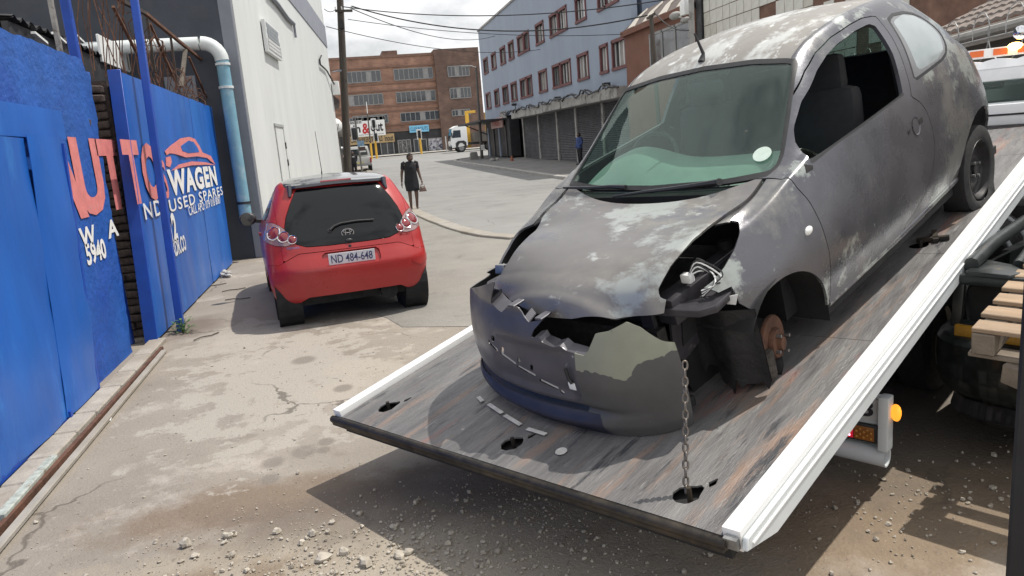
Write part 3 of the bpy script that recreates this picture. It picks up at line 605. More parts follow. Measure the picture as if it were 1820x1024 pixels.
# drainpipe on the dark wall
M['pipew'] = mat('pipe_white', (.62, .66, .66), .5, var=.08, scale=6, patch=[((.4, .42, .42), 8, .62, .75)])
M['pipeb'] = mat('pipe_blue', (.18, .36, .46), .5, var=.14, scale=3, patch=[((.35, .48, .54), 3, .5, .7)])
YP = c0[1] - .28
dp = thing('drainpipe', 'fat plastic drainpipe bending down the dark end wall, white above and pale blue below', 'pipe', (-3, YP, 0))
def pp(px): return PY(px, YP)
bx = pp((402, 88)); lo = pp((438, 392)); top = pp((300, 74)); top[2] = bx[2] + .12; bend = []
for k in range(8):
    a = k / 7 * math.pi / 2; bend.append((lo[0] - .30 + .30 * math.sin(a), YP, top[2] - .30 + .30 * math.cos(a)))
MB().tube([(lo[0] - 3.2, YP, top[2]), (lo[0] - .34, YP, top[2])], .11, 14).build('crosspipe', M['pipew'], dp, world=True, smooth=50)
MB().tube(bend, .118, 14).build('elbow', M['pipew'], dp, world=True, smooth=50)
MB().tube([(lo[0], YP, top[2] - .28), (lo[0], YP, lo[2])], .108, 14).build('downpipe', M['pipeb'], dp, world=True, smooth=50)
for z in (top[2] - .36, top[2] - .75, lo[2] + .32): MB().lathe([(.10, -.02), (.125, -.02), (.125, .02), (.10, .02)], (lo[0], YP, z), n=14).build('bracket', M['pipew'] if z > 2.4 else M['plastic'], dp, world=True)
MB().b2((-2.75, c0[1] - .08, 0), (-2.25, c0[1] - .04, 3.3)).build('pale_patch', M['stripg'], wb, world=True)

# =================================================================== BRICK BUILDING ACROSS THE CROSSING
def brickmat(name, a, b, mo, sc):
    m = mat(name, a, .85, var=.1); t = m.node_tree; N = t.nodes; L = t.links; bt = N.new('ShaderNodeTexBrick'); bt.inputs['Scale'].default_value = sc
    bt.inputs['Color1'].default_value = (*a, 1); bt.inputs['Color2'].default_value = (*b, 1); bt.inputs['Mortar'].default_value = (*mo, 1); bt.inputs['Mortar Size'].default_value = .012; bt.inputs['Row Height'].default_value = .25; bt.inputs['Brick Width'].default_value = .6
    tc = N.new('ShaderNodeTexCoord'); mp = N.new('ShaderNodeMapping'); mp.inputs['Rotation'].default_value = (R(90), 0, 0); L.new(tc.outputs['Object'], mp.inputs['Vector']); L.new(mp.outputs['Vector'], bt.inputs['Vector'])
    nz = N.new('ShaderNodeTexNoise'); nz.inputs['Scale'].default_value = .8; nz.inputs['Detail'].default_value = 8; L.new(tc.outputs['Object'], nz.inputs['Vector'])
    mr = N.new('ShaderNodeMapRange'); mr.inputs['From Min'].default_value = .3; mr.inputs['From Max'].default_value = .7; mr.inputs['To Min'].default_value = .72; mr.inputs['To Max'].default_value = 1.25; L.new(nz.outputs['Fac'], mr.inputs['Value'])
    mx = N.new('ShaderNodeMix'); mx.data_type = 'RGBA'; mx.blend_type = 'MULTIPLY'; mx.inputs['Factor'].default_value = 1; L.new(bt.outputs['Color'], mx.inputs['A']); L.new(mr.outputs['Result'], mx.inputs['B']); L.new(mx.outputs['Result'], N['Principled BSDF'].inputs['Base Color'])
    return m
M['brickA'] = brickmat('red_brown_brick', (.34, .19, .13), (.27, .145, .105), (.33, .26, .21), 1.1)
M['brickB'] = brickmat('dark_brown_brick', (.17, .105, .08), (.125, .08, .065), (.17, .13, .11), 1.1)
M['trim'] = mat('brick_band', (.20, .12, .09), .85, var=.15, scale=2)
M['alum'] = mat('window_frame_grey', (.28, .28, .28), .5, .3, var=.1)
M['shopdark'] = mat('shop_interior', (.022, .022, .026), .6, var=.5, scale=1.2)
M['curtain'] = mat('net_curtain', (.30, .30, .30), .9, var=.2, scale=3)
YB = 108.0; zg = gz(YB)
bb = thing('brick_building', 'four storey red brown brick building with long dark window strips and darker tower', 'building', (15, YB, zg))
xl_ = PY((540, 200), YB)[0]; xm = PY((778, 180), YB)[0]; xr_ = PY((856, 180), YB)[0]; zt = PY((700, 102), YB)[2]; ztt = PY((810, 87), YB)[2]
def bz(x_px, y_px): return PY((x_px, y_px), YB)
wz = [(bz(740, 122)[2], bz(740, 140)[2]), (bz(740, 163)[2], bz(740, 180)[2]), (bz(740, 200)[2], bz(740, 214)[2])]
zs = bz(745, 230)[2]
MB().b2((xl_ - 20, YB, zg), (xm, YB + 14, zt)).build('wall', M['brickA'], bb, world=True)
MB().b2((xm, YB - .8, zg), (xr_, YB + 16, ztt)).build('tower', M['brickB'], bb, world=True)
MB().b2((xl_ - 20.2, YB - .15, zt), (xm - .01, YB + 14, zt + .35)).build('parapet', M['trim'], bb, world=True)
MB().b2((PY((682, 100), YB)[0], YB + 3, zt), (PY((710, 100), YB)[0], YB + 8, zt + 1.3)).build('stair_house', M['brickB'], bb, world=True)
for (z1, z0) in wz:
    for dz in (z1 + .42, z0 - .42): MB().b2((xl_ - 20, YB - .12, dz - .09), (xm - .02, YB + .02, dz + .09)).build('band', M['trim'], bb, world=True)
def winstrip(xa, xb, z0, z1, n, yw, open_=()):
    f = MB(); w = .09; y = yw - .03
    f.b2((xa, y - .1, z0 - .1), (xb, y + .02, z0)); f.b2((xa, y - .1, z1), (xb, y + .02, z1 + .1))
    for k in range(n + 1): x = xa + (xb - xa) * k / n; f.b2((x - w / 2, y - .08, z0), (x + w / 2, y + .02, z1))
    fo = f.build('window', M['alum'], bb, world=True)
    for k in range(n):
        x0 = xa + (xb - xa) * k / n + w / 2; x1 = xa + (xb - xa) * (k + 1) / n - w / 2
        o = MB().b2((x0, y - .03, z0 + .0), (x1, y - .01, z1)).build('pane', M['curtain'] if k in open_ else M['winglass'], bb, world=True); o.parent = fo
rows = [((616, 676), (700, 769)), ((619, 680), (704, 774)), ((622, 685), (708, 778))]
r_ = np.random.default_rng(5)
for (z1, z0), ((a, b), (c, d)) in zip(wz, rows):
    for xa, xb, n in ((a, b, 7), (c, d, 8)):
        ym = 512 - 0; X0 = PY((xa, 130 if z1 > 10 else 170), YB)[0]; X1 = PY((xb, 130 if z1 > 10 else 170), YB)[0]
        winstrip(X0, X1, z0, z1, n, YB, tuple(r_.choice(n, 1)))
for (ya, yb2, xa, xb) in ((118, 135, 795, 833), (157, 174, 799, 836), (196, 205, 803, 835)):
    winstrip(PY((xa, ya), YB - .8)[0], PY((xb, ya), YB - .8)[0], PY((815, yb2), YB - .8)[2], PY((815, ya), YB - .8)[2], 6, YB - .8, (2,))
winstrip(PY((621, 210), YB)[0], PY((684, 210), YB)[0], bz(650, 216)[2], bz(650, 209)[2], 6, YB)
# shop fronts
MB().b2((xl_ - 18, YB - .5, zs - .1), (xm, YB + .05, zs + .35)).build('canopy_edge', M['trim'], bb, world=True)
MB().b2((xl_ - 18, YB - .35, zg), (xr_, YB - .05, zs - .1)).build('shop_front', M['shopdark'], bb, world=True)
def shop(pa, pb, m, n=1):
    a = PY(pa, YB - .4); b = PY(pb, YB - .4); f = MB(); w = .12
    x0, x1 = a[0], b[0]; z1, z0 = a[2], max(b[2], zg + .05)
    for k in range(n + 1): x = x0 + (x1 - x0) * k / n; f.b2((x - w / 2, YB - .46, z0), (x + w / 2, YB - .36, z1))
    f.b2((x0, YB - .46, z1 - w), (x1, YB - .36, z1)); f.b2((x0, YB - .46, z0), (x1, YB - .36, z0 + w))
    fo = f.build('shop_window', M['alum'], bb, world=True)
    for k in range(n):
        o = MB().b2((x0 + (x1 - x0) * k / n + w / 2, YB - .42, z0 + w), (x0 + (x1 - x0) * (k + 1) / n - w / 2, YB - .40, z1 - w)).build('pane', m, bb, world=True); o.parent = fo
posters = mat('poster_window', (.42, .42, .46), .6, var=.5, scale=1.6, patch=[((.06, .06, .09), 2.2, .5, .58), ((.6, .6, .62), 3, .6, .64)])
shop((676, 252), (702, 281), M['winglass'], 2); shop((707, 249), (732, 277), mat('dim_display', (.10, .10, .10), .3, var=.7, scale=2.5, patch=[((.4, .4, .38), 3, .6, .65)]), 3)
shop((735, 247), (746, 276), M['winglass'], 1); shop((748, 247), (760, 274), M['winglass'], 1); shop((761, 246), (792, 272), posters, 2)
a = PY((748, 262), YB - .45); MB().b2((a[0] - .12, YB - .6, zg), (a[0] + .12, YB - .36, PY((748, 247), YB)[2])).build('post', mat('yellow_post', (.70, .42, .06), .6, var=.1), bb, world=True)
def sign(pa, pb, m, name, yo=-.75): # flat board between two pixels
    a = PY(pa, YB + yo); b = PY(pb, YB + yo); o = MB().b2((a[0], YB + yo, b[2]), (b[0], YB + yo + .18, a[2])).build(name, m, bb, world=True, bevel=.03, seg=1); return a, b
def TY(x, y, z): return mat4((1, 0, 0), (0, 0, 1), (0, -1, 0), (x, y, z))
a, b = sign((621.5, 217), (686, 240), M['white'], 'shop_sign')
h = a[2] - b[2]; w = b[0] - a[0]
text('in', M['letter'], TY(a[0] + .08 * w, YB - .76, b[2] + .28 * h), width=w * .2, height=h * .5, parent=bb, bold=.03)
text('&', mat('sign_red', (.5, .03, .035), .6), TY(a[0] + .33 * w, YB - .76, b[2] + .17 * h), width=w * .22, height=h * .68, parent=bb, bold=.03)
text('out', M['letter'], TY(a[0] + .58 * w, YB - .76, b[2] + .28 * h), width=w * .36, height=h * .55, parent=bb, bold=.03)
text('quality takeaways & accessories', M['letter'], TY(a[0] + .22 * w, YB - .76, b[2] + .06 * h), width=w * .72, height=h * .1, parent=bb)
a, b = sign((620, 243), (702, 252), mat('tan_sign', (.42, .30, .15), .6, var=.1), 'fascia_sign', -.62); h = a[2] - b[2]; w = b[0] - a[0]
text('CAR HAWKERS SPECIALS', M['letter'], TY(a[0] + .03 * w, YB - .63, b[2] + .2 * h), width=w * .70, height=h * .6, parent=bb, bold=.02)
text('inout', M['letter'], TY(a[0] + .78 * w, YB - .63, b[2] + .15 * h), width=w * .19, height=h * .65, parent=bb, bold=.02)
a, b = sign((727, 224), (763, 233.5), mat('sky_blue_sign', (.20, .52, .74), .5, var=.05), 'shop_sign'); h = a[2] - b[2]; w = b[0] - a[0]
text('CLEAROUTS', mat('sign_navy', (.03, .12, .28), .6), TY(a[0] + .06 * w, YB - .76, b[2] + .25 * h), width=w * .88, height=h * .5, parent=bb, bold=.01)
draped('far_pavement', [(-60, 100), (60, 100), (60, YB - .1), (-60, YB - .1)], .12, mat('far_paving', (.36, .34, .31), .85, var=.1))
# low yellowish block far right of the truck
a = PY((862, 200), 125); MB_ = MB().b2((a[0] - 2, 125, gz(125)), (a[0] + 14, 135, a[2])); tag(MB_.build('low_building', mat('ochre_wall', (.42, .27, .09), .8, var=.12, scale=.8)), 'ochre building just visible in the gap beside the grey blue building', 'building')

# =================================================================== GREY BLUE BUILDING ON THE RIGHT
M['bluegrey'] = mat('blue_grey_render', (.28, .33, .41), .8, var=.05, scale=.7, bump=.15, bscale=15, stretch=(1, 1, .3), patch=[((.26, .30, .36), 1.6, .58, .8)])
M['maroon'] = mat('maroon_surround', (.145, .055, .057), .7, var=.15, scale=4)
M['slab'] = mat('stained_concrete', (.33, .325, .31), .85, var=.2, scale=2, patch=[((.16, .15, .14), 2, .52, .62), ((.42, .42, .41), 3, .58, .66)])
M['shutter'] = mat('roller_shutter', (.115, .115, .125), .5, .4, var=.2, scale=2)
XB = 13.2; Yf = PX((868, 270), XB)[1]; Yn = PX((1123, 60), XB)[1]; zr = PX((853, 54), XB)[2]
gb = thing('grey_building', 'three storey blue grey building with maroon framed windows above closed shutters', 'building', (XB, 50, gz(50)))
def gp(x, y): return PX((840 + x / 3.102, y / 3.102), XB)
wins = [[(62, 86, 360), (105, 130, 335), (153, 182, 300), (199, 228, 272), (248, 280, 232), (282, 312, 216), (348, 393, 170), (425, 470, 120), (471, 520, 85), (567, 625, 35), (690, 735, -10)],
        [(77, 102, 560), (123, 148, 540), (168, 199, 525), (214, 246, 505), (265, 300, 484), (302, 330, 472), (367, 412, 445), (443, 487, 417), (488, 543, 395), (580, 641, 358), (704, 748, 313), (770, 850, 277)]]
zh = [(np.mean([gp(86, 318)[2], gp(393, 103)[2]]), np.mean([gp(86, 400)[2], gp(393, 228)[2]])), (np.mean([gp(102, 512)[2], gp(748, 230)[2]]), np.mean([gp(102, 600)[2], gp(748, 388)[2]]))]
holes = []
for (z1, z0), row in zip(zh, wins):
    for (a, b, y) in row: ya, yb2 = sorted((gp(a, y)[1], gp(b, y)[1])); holes.append((ya, yb2, z0, z1))
holes.append((Yn + 1.3, Yn + 3.0, zh[0][1], zh[0][0]))
zc = gp(500, 575)[2] + .1
# facade built as strips round the openings so every window is a real recess
fa = MB(); prev = zc
for zi, (z1, z0) in enumerate([zh[1], zh[0]]):
    fa.b2((XB, Yn, prev), (XB + .3, Yf, z0)); hs = sorted([q for q in holes if abs(q[2] - z0) < .01]); y = Yn
    for ya, yb2, _, _ in hs: fa.b2((XB, y, z0), (XB + .3, ya, z1)); y = yb2
    fa.b2((XB, y, z0), (XB + .3, Yf, z1)); prev = z1
fa.b2((XB, Yn, prev), (XB + .3, Yf, zr)); fa.b2((XB, Yf - 4.2, 0), (XB + .3, Yf, zc))
fa.build('facade', M['bluegrey'], gb, world=True)
MB().b2((XB + .66, Yn + .3, .1), (XB + 12, Yf - .05, zr - .02)).build('core', M['bluegrey'], gb, world=True)
MB().b2((XB - .08, Yn, zr), (XB + 12, Yf + .08, zr + .14)).build('roof_edge', M['slab'], gb, world=True)
r_ = np.random.default_rng(6)
M['curtb'] = mat('curtain_cloth', (.30, .28, .27), .9, var=.25, scale=6, stretch=(1, 6, .5))
for (ya, yb2, z0, z1) in holes:
    w = .10; f = MB()
    f.b2((XB - .05, ya - .04, z1 - w), (XB + .06, yb2 + .04, z1 + .05)); f.b2((XB - .08, ya - .06, z0 - .06), (XB + .06, yb2 + .06, z0 + .08)); f.b2((XB - .05, ya - .03, z0), (XB + .06, ya + w, z1)); f.b2((XB - .05, yb2 - w, z0), (XB + .06, yb2 + .03, z1))
    fo = f.build('window', M['maroon'], gb, world=True); n = 3 if yb2 - ya > 1.25 else 2
    for k in range(n):
        y0, y1_ = ya + w + (yb2 - ya - 2 * w) * k / n, ya + w + (yb2 - ya - 2 * w) * (k + 1) / n
        o = MB().b2((XB + .14, y0 + .02, z0 + .08), (XB + .16, y1_ - .02, z1 - w)).build('pane', M['winglass'] if r_.uniform() < .45 else M['curtb'], gb, world=True); o.parent = fo
        o = MB().b2((XB + .10, y1_ - .025, z0 + .08), (XB + .14, y1_ + .025, z1 - w)).build('mullion', M['white'] if ya < 42 else M['curtain'], gb, world=True); o.parent = fo
# ground floor: shutters between pale piers, concrete canopy slabs
ysh = [gp(278, 780)[1], gp(362, 780)[1], gp(463, 775)[1], gp(567, 770)[1]]; L = ysh[0] - ysh[1]
edges = [ysh[0], ysh[1], ysh[2], ysh[3]]
while edges[-1] > Yn + 3: edges.append(max(Yn + .2, edges[-1] - 4.4))
pg = .12
MB().b2((XB + .45, Yn, .05), (XB + .6, Yf - 4.3, zc)).build('back_wall', M['shopdark'], gb, world=True)
for a, b in zip(edges[:-1], edges[1:]):
    zb0 = gz(a) + .12; mb = MB(); n = 30; prof = []; Q = []
    for k in range(n * 2 + 1):
        z = zb0 + (zc - .45 - zb0) * k / (n * 2); Q.append([(XB + .12 + (.05 if k % 2 else 0), b + .14, z), (XB + .12 + (.05 if k % 2 else 0), a - .14, z)])
    tag(MB().grid(np.array(Q), flip=True).build('roller_shutter', M['shutter'], gb, world=True), kind='stuff')
    MB().b2((XB + .06, a - .14, zb0 - .1), (XB + .34, a + .14, zc - .3)).build('pier', M['slab'] if (a - ysh[0]) > -20 else M['bluegrey'], gb, world=True)
    zcan = zc - .45 + r_.uniform(-.04, .04)
    MB().b2((XB - .75, b + .08, zcan), (XB + .3, a - .05, zcan + .52)).build('canopy_slab', M['slab'], gb, world=True, bevel=.03, seg=1)
mb = MB(); pts = [(XB - .7 + .1 * math.sin(y * 1.7), y, zc + .12 + .10 * math.sin(y * 2.3) + .06 * math.sin(y * 5.1)) for y in np.arange(Yn, ysh[0] + 3, .5)]
mb.tube(pts, .05, 5); mb.tube([(x - .2, y, z - .04 + .05 * math.sin(y * 3)) for x, y, z in pts], .04, 5); mb.build('pipe_run', M['roofdark'], gb, world=True)
for x, y in ((255, 580), (500, 545), (775, 470)):
    p = gp(x, y); mb = MB().tube([(XB, p[1], p[2] - .5), (XB - .25, p[1], p[2] - .4), (XB - .28, p[1], p[2])], .03, 5); mb.box((XB - .35, p[1], p[2] + .06), (.34, .26, .16)); mb.build('flood_lamp', M['cable'], gb, world=True)
# dark kiosk shop near the far corner
ya, yb2 = gp(110, 770)[1], gp(245, 770)[1]; z0 = gz(ya) + .1
kz = gp(150, 672)[2]
MB().b2((XB - .5, yb2, z0), (XB + .25, ya, kz)).build('dark_shop', M['shopdark'], gb, world=True)
mb = MB().b2((XB - 2.6, yb2 + .5, kz), (XB + .2, ya + 2, kz + .12)); mb.bar((XB - 2.4, ya - .5, kz), (XB - .1, ya - .5, kz - 1.1), .08, .08); mb.build('flat_canopy', M['roofdark'], gb, world=True)
for k, t in enumerate((.12, .38, .62, .86)): MB().b2((XB - .58, yb2 + (ya - yb2) * t, z0), (XB - .5, yb2 + (ya - yb2) * t + .35, kz - .4)).build('panel', M['bluegrey'] if k % 2 else M['plastic'], gb, world=True)
p0, p1 = gp(150, 705), gp(213, 672); sgm = mat('pink_sign', (.62, .40, .38), .6, var=.1)
o = MB().b2((XB - .72, p1[1], p0[2] - .05), (XB - .62, p0[1], p0[2] + .72)).build('shop_sign', sgm, gb, world=True)
def TL(y, z, x): return mat4((0, -1, 0), (0, 0, 1), (-1, 0, 0), (x, y, z))     # lettering facing -X
text('TYRES', mat('sign_red2', (.5, .06, .06), .6), TL(p0[1] - .3, p0[2] + .12, XB - .73), width=abs(p0[1] - p1[1]) * .7, height=.42, parent=gb, bold=.02)
o = MB().b2((XB - .3, yb2 + 2.0, kz + .14), (XB - .2, yb2 + 4.0, kz + .7)).build('small_sign', M['slab'], gb, world=True)
# rear wing of the same building and brown shop with chevron mansard
wg = MB().b2((XB + 2.2, 16, .1), (XB + 10, Yn + .28, PX((1200, -30), XB + 2.2)[2])); tag(wg.build('rear_building', mat('pale_blue_wall', (.36, .43, .53), .8, var=.05)), 'plain pale blue building rising behind the brown shop', 'building')
Xc = XB - .35; cs = thing('brown_shop', 'brown shop building with light chevron panels on its sloping roof front', 'building', (Xc, 30, 0)); Ye = PX((1235, 60), Xc)[1]
za_, zb_ = PX((1127, 50), Xc)[2], PX((1150, 14), Xc + .9)[2]
brm = mat('brown_render', (.17, .075, .05), .8, var=.1, scale=1.2)
MB().b2((Xc, Ye, 0), (Xc + 2.5, Yn - .05, za_)).build('wall', brm, cs, world=True)
roofp = [(Xc - .12, za_), (Xc + 1.0, zb_)]; mbr = MB(); mbr.add([(roofp[0][0], Ye, za_), (roofp[0][0], Yn, za_), (roofp[1][0], Yn - .3, zb_), (roofp[1][0], Ye, zb_), (Xc + 2.5, Yn - .3, zb_), (Xc + 2.5, Ye, zb_), (Xc + 2.5, Yn, za_), (Xc + 2.5, Ye, za_)], [(0, 1, 2, 3), (3, 2, 4, 5), (1, 6, 4, 2), (0, 3, 5, 7), (0, 7, 6, 1)][:5]); mbr.build('mansard', mat('grey_brown_tiles', (.13, .105, .095), .8, var=.15, scale=6), cs, world=True, fixn=True)
sl_ = np.array([1.12, 0, zb_ - za_]); nn_ = np.array([-(zb_ - za_), 0, 1.12]); nn_ /= np.linalg.norm(nn_); ln = Yn - Ye; w = ln / 4.2
for k in range(4):
    y = Yn - .55 - k * w; poly = [(0, -w * .62), (0, -w * .28), (.48, 0), (1, -w * .36) if k % 2 else (1, -w * .30), (.86, -w * .52), (.5, -w * .42)]
    poly = [(0.02, -w * .85), (0.02, -w * .40), (.55, -w * .05), (.97, -w * .22), (.80, -w * .42), (.45, -w * .45)]
    MB().prism([(b, a) for a, b in poly], np.array([Xc - .12, y + w * .3, za_]) + nn_ * .01, (0, 1, 0), sl_, nn_, .03).build('chevron_panel', mat('cream_panel', (.50, .46, .41), .8, var=.1, scale=4), cs, world=True)
MB().b2((Xc - .2, Ye, za_ - .22), (Xc + .1, Yn, za_)).build('eave', brm, cs, world=True)
z1, z0 = za_ - .5, za_ - 2.2
f = MB(); ww = .09; yw0, yw1 = Ye + .35, Ye + (Yn - Ye) * .58
for k in range(4): y = yw0 + (yw1 - yw0) * k / 3; f.b2((Xc - .06, y - ww / 2, z0), (Xc + .01, y + ww / 2, z1))
f.b2((Xc - .06, yw0, z1 - ww), (Xc + .01, yw1, z1)); f.b2((Xc - .06, yw0, z0), (Xc + .01, yw1, z0 + ww)); fo = f.build('window', M['curtain'], cs, world=True)
for k in range(3): o = MB().b2((Xc - .03, yw0 + (yw1 - yw0) * k / 3 + ww / 2, z0 + ww), (Xc - .01, yw0 + (yw1 - yw0) * (k + 1) / 3 - ww / 2, z1 - ww)).build('pane', M['winglass'], cs, world=True); o.parent = fo
# tiled white building next to it
Xt = XB - .2; Yt = 14.5; wt = thing('tiled_building', 'white building faced with square tiles, some fallen off showing brown', 'building', (Xt, 20, 0)); zt_ = PX((1240, 2), Xt)[2]
MB().b2((Xt, Yt, 0), (Xt + 3, Ye - .4, zt_)).build('wall', mat('tile_backing', (.16, .09, .065), .9, var=.3, scale=3), wt, world=True)
MB().b2((Xt - .12, Yt, zt_), (Xt + 3, Ye - .4, zt_ + .12)).build('coping', M['slab'], wt, world=True)
MB().b2((Xt - .1, Ye - .42, 0), (Xt + .5, Ye - .02, zt_ + .1)).build('pier', M['roofdark'], wt, world=True)
tm = [mat('white_tile', (.58, .57, .52), .4, var=.1, scale=2, patch=[((.35, .33, .28), 4, .62, .7)]), mat('cream_tile', (.5, .48, .42), .45, var=.12, scale=3)]
r_ = np.random.default_rng(12); ts = .44; tile = None; z = zt_ - ts / 2 - .05; n_t = 0
while z > zt_ - 3.4:
    y = Ye - .45 - ts / 2
    while y > Yt + ts:
        if r_.uniform() > (.06 if y > Ye - 4 else .3):
            if tile is None or n_t % 9 == 0: tile = MB().b2((-.02, -ts / 2 + .012, -ts / 2 + .012), (0, ts / 2 - .012, ts / 2 - .012)).build('tile', tm[n_t % 2], wt)
            else: tile = inst(tile, 'tile', wt)
            tile.location = (Xt - .003 - Xt - .01 * r_.uniform(), y - 20, z); n_t += 1
        y -= ts
    z -= ts
# =================================================================== TILED ROOF HOUSE BEHIND THE TRUCK
he = G((1695, 60), 2.9); hd = np.array([math.sin(R(19)), math.cos(R(19)), 0]); hn = np.array([hd[1], -hd[0], 0])
he = EYE + (he - EYE) * 1.0
M['rooft'] = mat('weathered_roof_tile', (.20, .165, .145), .85, var=.25, scale=5, col2=(.13, .115, .105), bump=.3, bscale=20)
dist = 15.0; r = ray((1695, 62)); he = EYE + r * dist / math.hypot(r[0], r[1])
hs = thing('tiled_house', 'low house with weathered brown tiled roof behind the white truck', 'house', (he[0], he[1], 0))
AH = 1.4
def hp(a, b, z):
    a = min(a, AH)
    return hp0(a, b, z)
def hp0(a, b, z): return he + hd * a + hn * b + np.array([0, 0, z - he[2]])
zh_ = he[2]
for r0 in range(17):
    Q = []
    for k in range(141):
        a = -9 + k * (10.4 / 140); bmp = .045 * abs(math.sin(k * .9)); Q.append([hp(a, r0 * .30 - .02, zh_ + r0 * .145 + .06 + bmp * .8), hp(a, r0 * .30 + .16, zh_ + r0 * .145 + .115 + bmp), hp(a, r0 * .30 + .34, zh_ + r0 * .145 + .19 + bmp)])
    Q = np.array(Q); mb = MB().grid(Q, flip=True); mb.grid(np.stack([Q[:, 0], Q[:, 0] - [0, 0, .05]], 1)); tag(mb.build('tile_course', M['rooft'], hs, world=True, smooth=60), kind='stuff')
MB().bar(hp(-9, 0, zh_ - .12), hp(9, 0, zh_ - .12), .06, .26).build('fascia', mat('fascia_board', (.36, .33, .30), .8, var=.2, scale=3), hs, world=True)
MB().bar(hp(-9, .5, zh_ / 2 - .1), hp(9, .5, zh_ / 2 - .1), .2, zh_).build('wall', mat('house_wall', (.13, .12, .11), .9, var=.15, scale=1), hs, world=True)
hip = [hp(-4.2 + .2 * k, .05 + k * .30, zh_ + .17 + k * .155) for k in range(15)]
for k in range(14): MB().tube([hip[k], hip[k] + (hip[k + 1] - hip[k]) * 1.08], [.17, .14], 8).build('ridge_tile', mat('ridge_tile', (.26, .17, .135), .85, var=.25, scale=8), hs, world=True, smooth=50)
MB().tube([hp(-9, -.1, zh_ - .1), hp(9, -.1, zh_ - .1)], .07, 8).build('gutter', mat('gutter_grey', (.32, .31, .29), .7, var=.2), hs, world=True)
cw = MB(); r_ = np.random.default_rng(9)
for k in range(22):
    c = hp(-8 + k * .62, -2.2, 2.35); q = [c + hd * (.24 * math.cos(t) + t * .05) + np.array([0, 0, .26 * math.sin(t)]) for t in np.linspace(0, 6.6, 18)]; cw.tube(q, .006, 4, cap=False)
cw.tube([hp(-9, -2.2, 2.35), hp(8, -2.2, 2.35)], .008, 4)
tag(cw.build('razor_wire', M['steel']), 'coils of razor wire stretched below the tiled roof', 'wire', kind='stuff')
MB_ = MB().bar(hp(-9, -2.2, 1.0), hp(9, -2.2, 1.0), .18, 2.05); tag(MB_.build('yard_wall', mat('yard_wall_paint', (.17, .16, .15), .9, var=.2, scale=1.5)), 'low rendered yard wall topped with razor wire coils behind the truck', 'wall')
p = hp(-3.05, -2.15, 0); tag(MB().tube([(p[0], p[1], 0), (p[0], p[1], 3.1)], .05, 6).build('fence_post', M['steel']), 'thin steel post carrying the razor wire', 'post')
# =================================================================== STREET FURNITURE
M['pole'] = mat('tarred_timber_pole', (.075, .062, .052), .85, var=.3, scale=3, stretch=(8, 8, .5), bump=.4, bscale=8, col2=(.11, .095, .08))
up = thing('utility_pole', 'tall dark timber utility pole beside the end of the white building', 'pole', (.27, 32.6, gz(32.6)))
a = np.array([.27, 32.6, gz(32.6)]); b = PY((603, -30), 32.6)
MB().tube([a, a + (b - a) * .5, b], [.165, .15, .135], 12).build('shaft', M['pole'], up, world=True, smooth=50)
t = PY((608, 22), 32.6); MB().bar(t + [-.28, -.15, .04], t + [.42, -.15, .02], .09, .09).build('crossarm', M['pole'], up, world=True)
mb = MB()
for k in (-.25, .0, .4): mb.tube([t + [k, -.16, .06], t + [k, -.16, .2]], .035, 6)
mb.build('insulator', M['white'], up, world=True, smooth=60)
MB().box(t + [-.08, -.2, -.5], (.16, .14, .34)).build('junction_box', M['cable'], up, world=True)
gpole = G((654, 283), gz(92)); 
def px_at(px, Y): return PY(px, Y)
# street sign, leaning pole with boards and signal head
Yp = 51.0; sp = thing('street_sign_pole', 'leaning grey pole with street name plate, small boards and a signal head', 'sign', PY((644, 309), Yp)); q0 = PY((644, 309), Yp); q1 = PY((631, 212), Yp)
MB().tube([q0, q1], .06, 8).build('pole', mat('pole_grey', (.16, .16, .155), .7, var=.2), sp, world=True)
p = PY((632.5, 218), Yp); MB().box(p, (.82, .03, .23), [[1, 0, -.06], [0, 1, 0], [.06, 0, 1]]).build('name_plate', M['white'], sp, world=True)
text('BACUS ST', M['letter'], TY(p[0] - .36, p[1] - .02, p[2] - .07), width=.72, height=.14, parent=sp, bold=.02)
p = PY((631, 238), Yp); MB().box(p + [-.06, -.1, 0], (.30, .16, .78)).build('signal_head', M['plastic'], sp, world=True, bevel=.06); MB().box(p + [-.06, -.01, 0], (.42, .02, .92)).build('backing_board', M['white'], sp, world=True, bevel=.008, seg=1)
p = PY((640, 257), Yp); MB().box(p + [.05, -.09, .06], (.46, .02, .36)).build('board', mat('blue_board', (.22, .36, .50), .6, var=.3, scale=6, patch=[((.05, .06, .08), 7, .55, .6)]), sp, world=True)
MB().box(p + [.1, -.09, -.28], (.42, .02, .26)).build('board', mat('brown_board', (.10, .07, .065), .6, var=.3, scale=6), sp, world=True); MB().box(p + [.12, -.09, -.46], (.42, .02, .09)).build('board', M['white'], sp, world=True)
# traffic lights of the crossing
M['sigyel'] = mat('signal_yellow', (.72, .42, .05), .5, var=.08)
def signal(base, heads, label):
    Y = 94.0; b = PY(base, Y); o = thing('traffic_light', label, 'traffic light', b, group='traffic lights at the crossing')
    top = PY(heads[0], Y); yt = b[2] + 2.3
    f = (yt - b[2]) / (top[2] - b[2]); m = b + (top - b) * f
    MB().tube([b, m], .13, 8).build('pole', M['sigyel'], o, world=True); MB().tube([m, top], .07, 8).build('upper_pole', M['plastic'], o, world=True)
    for hpx in heads:
        h = PY(hpx, Y); MB().box(h + [0, -.16, 0], (.36, .26, .95)).build('signal_head', M['plastic'], o, world=True, bevel=.08); MB().box(h, (.62, .03, 1.25)).build('backing_board', M['white'], o, world=True, bevel=.012, seg=1)
        for k in (-.28, 0, .28): MB().lathe([(.10, 0), (.12, -.06), (.12, -.02)], h + [0, -.29, k], (0, 1, 0), 10).build('visor', M['cable'], o, world=True)
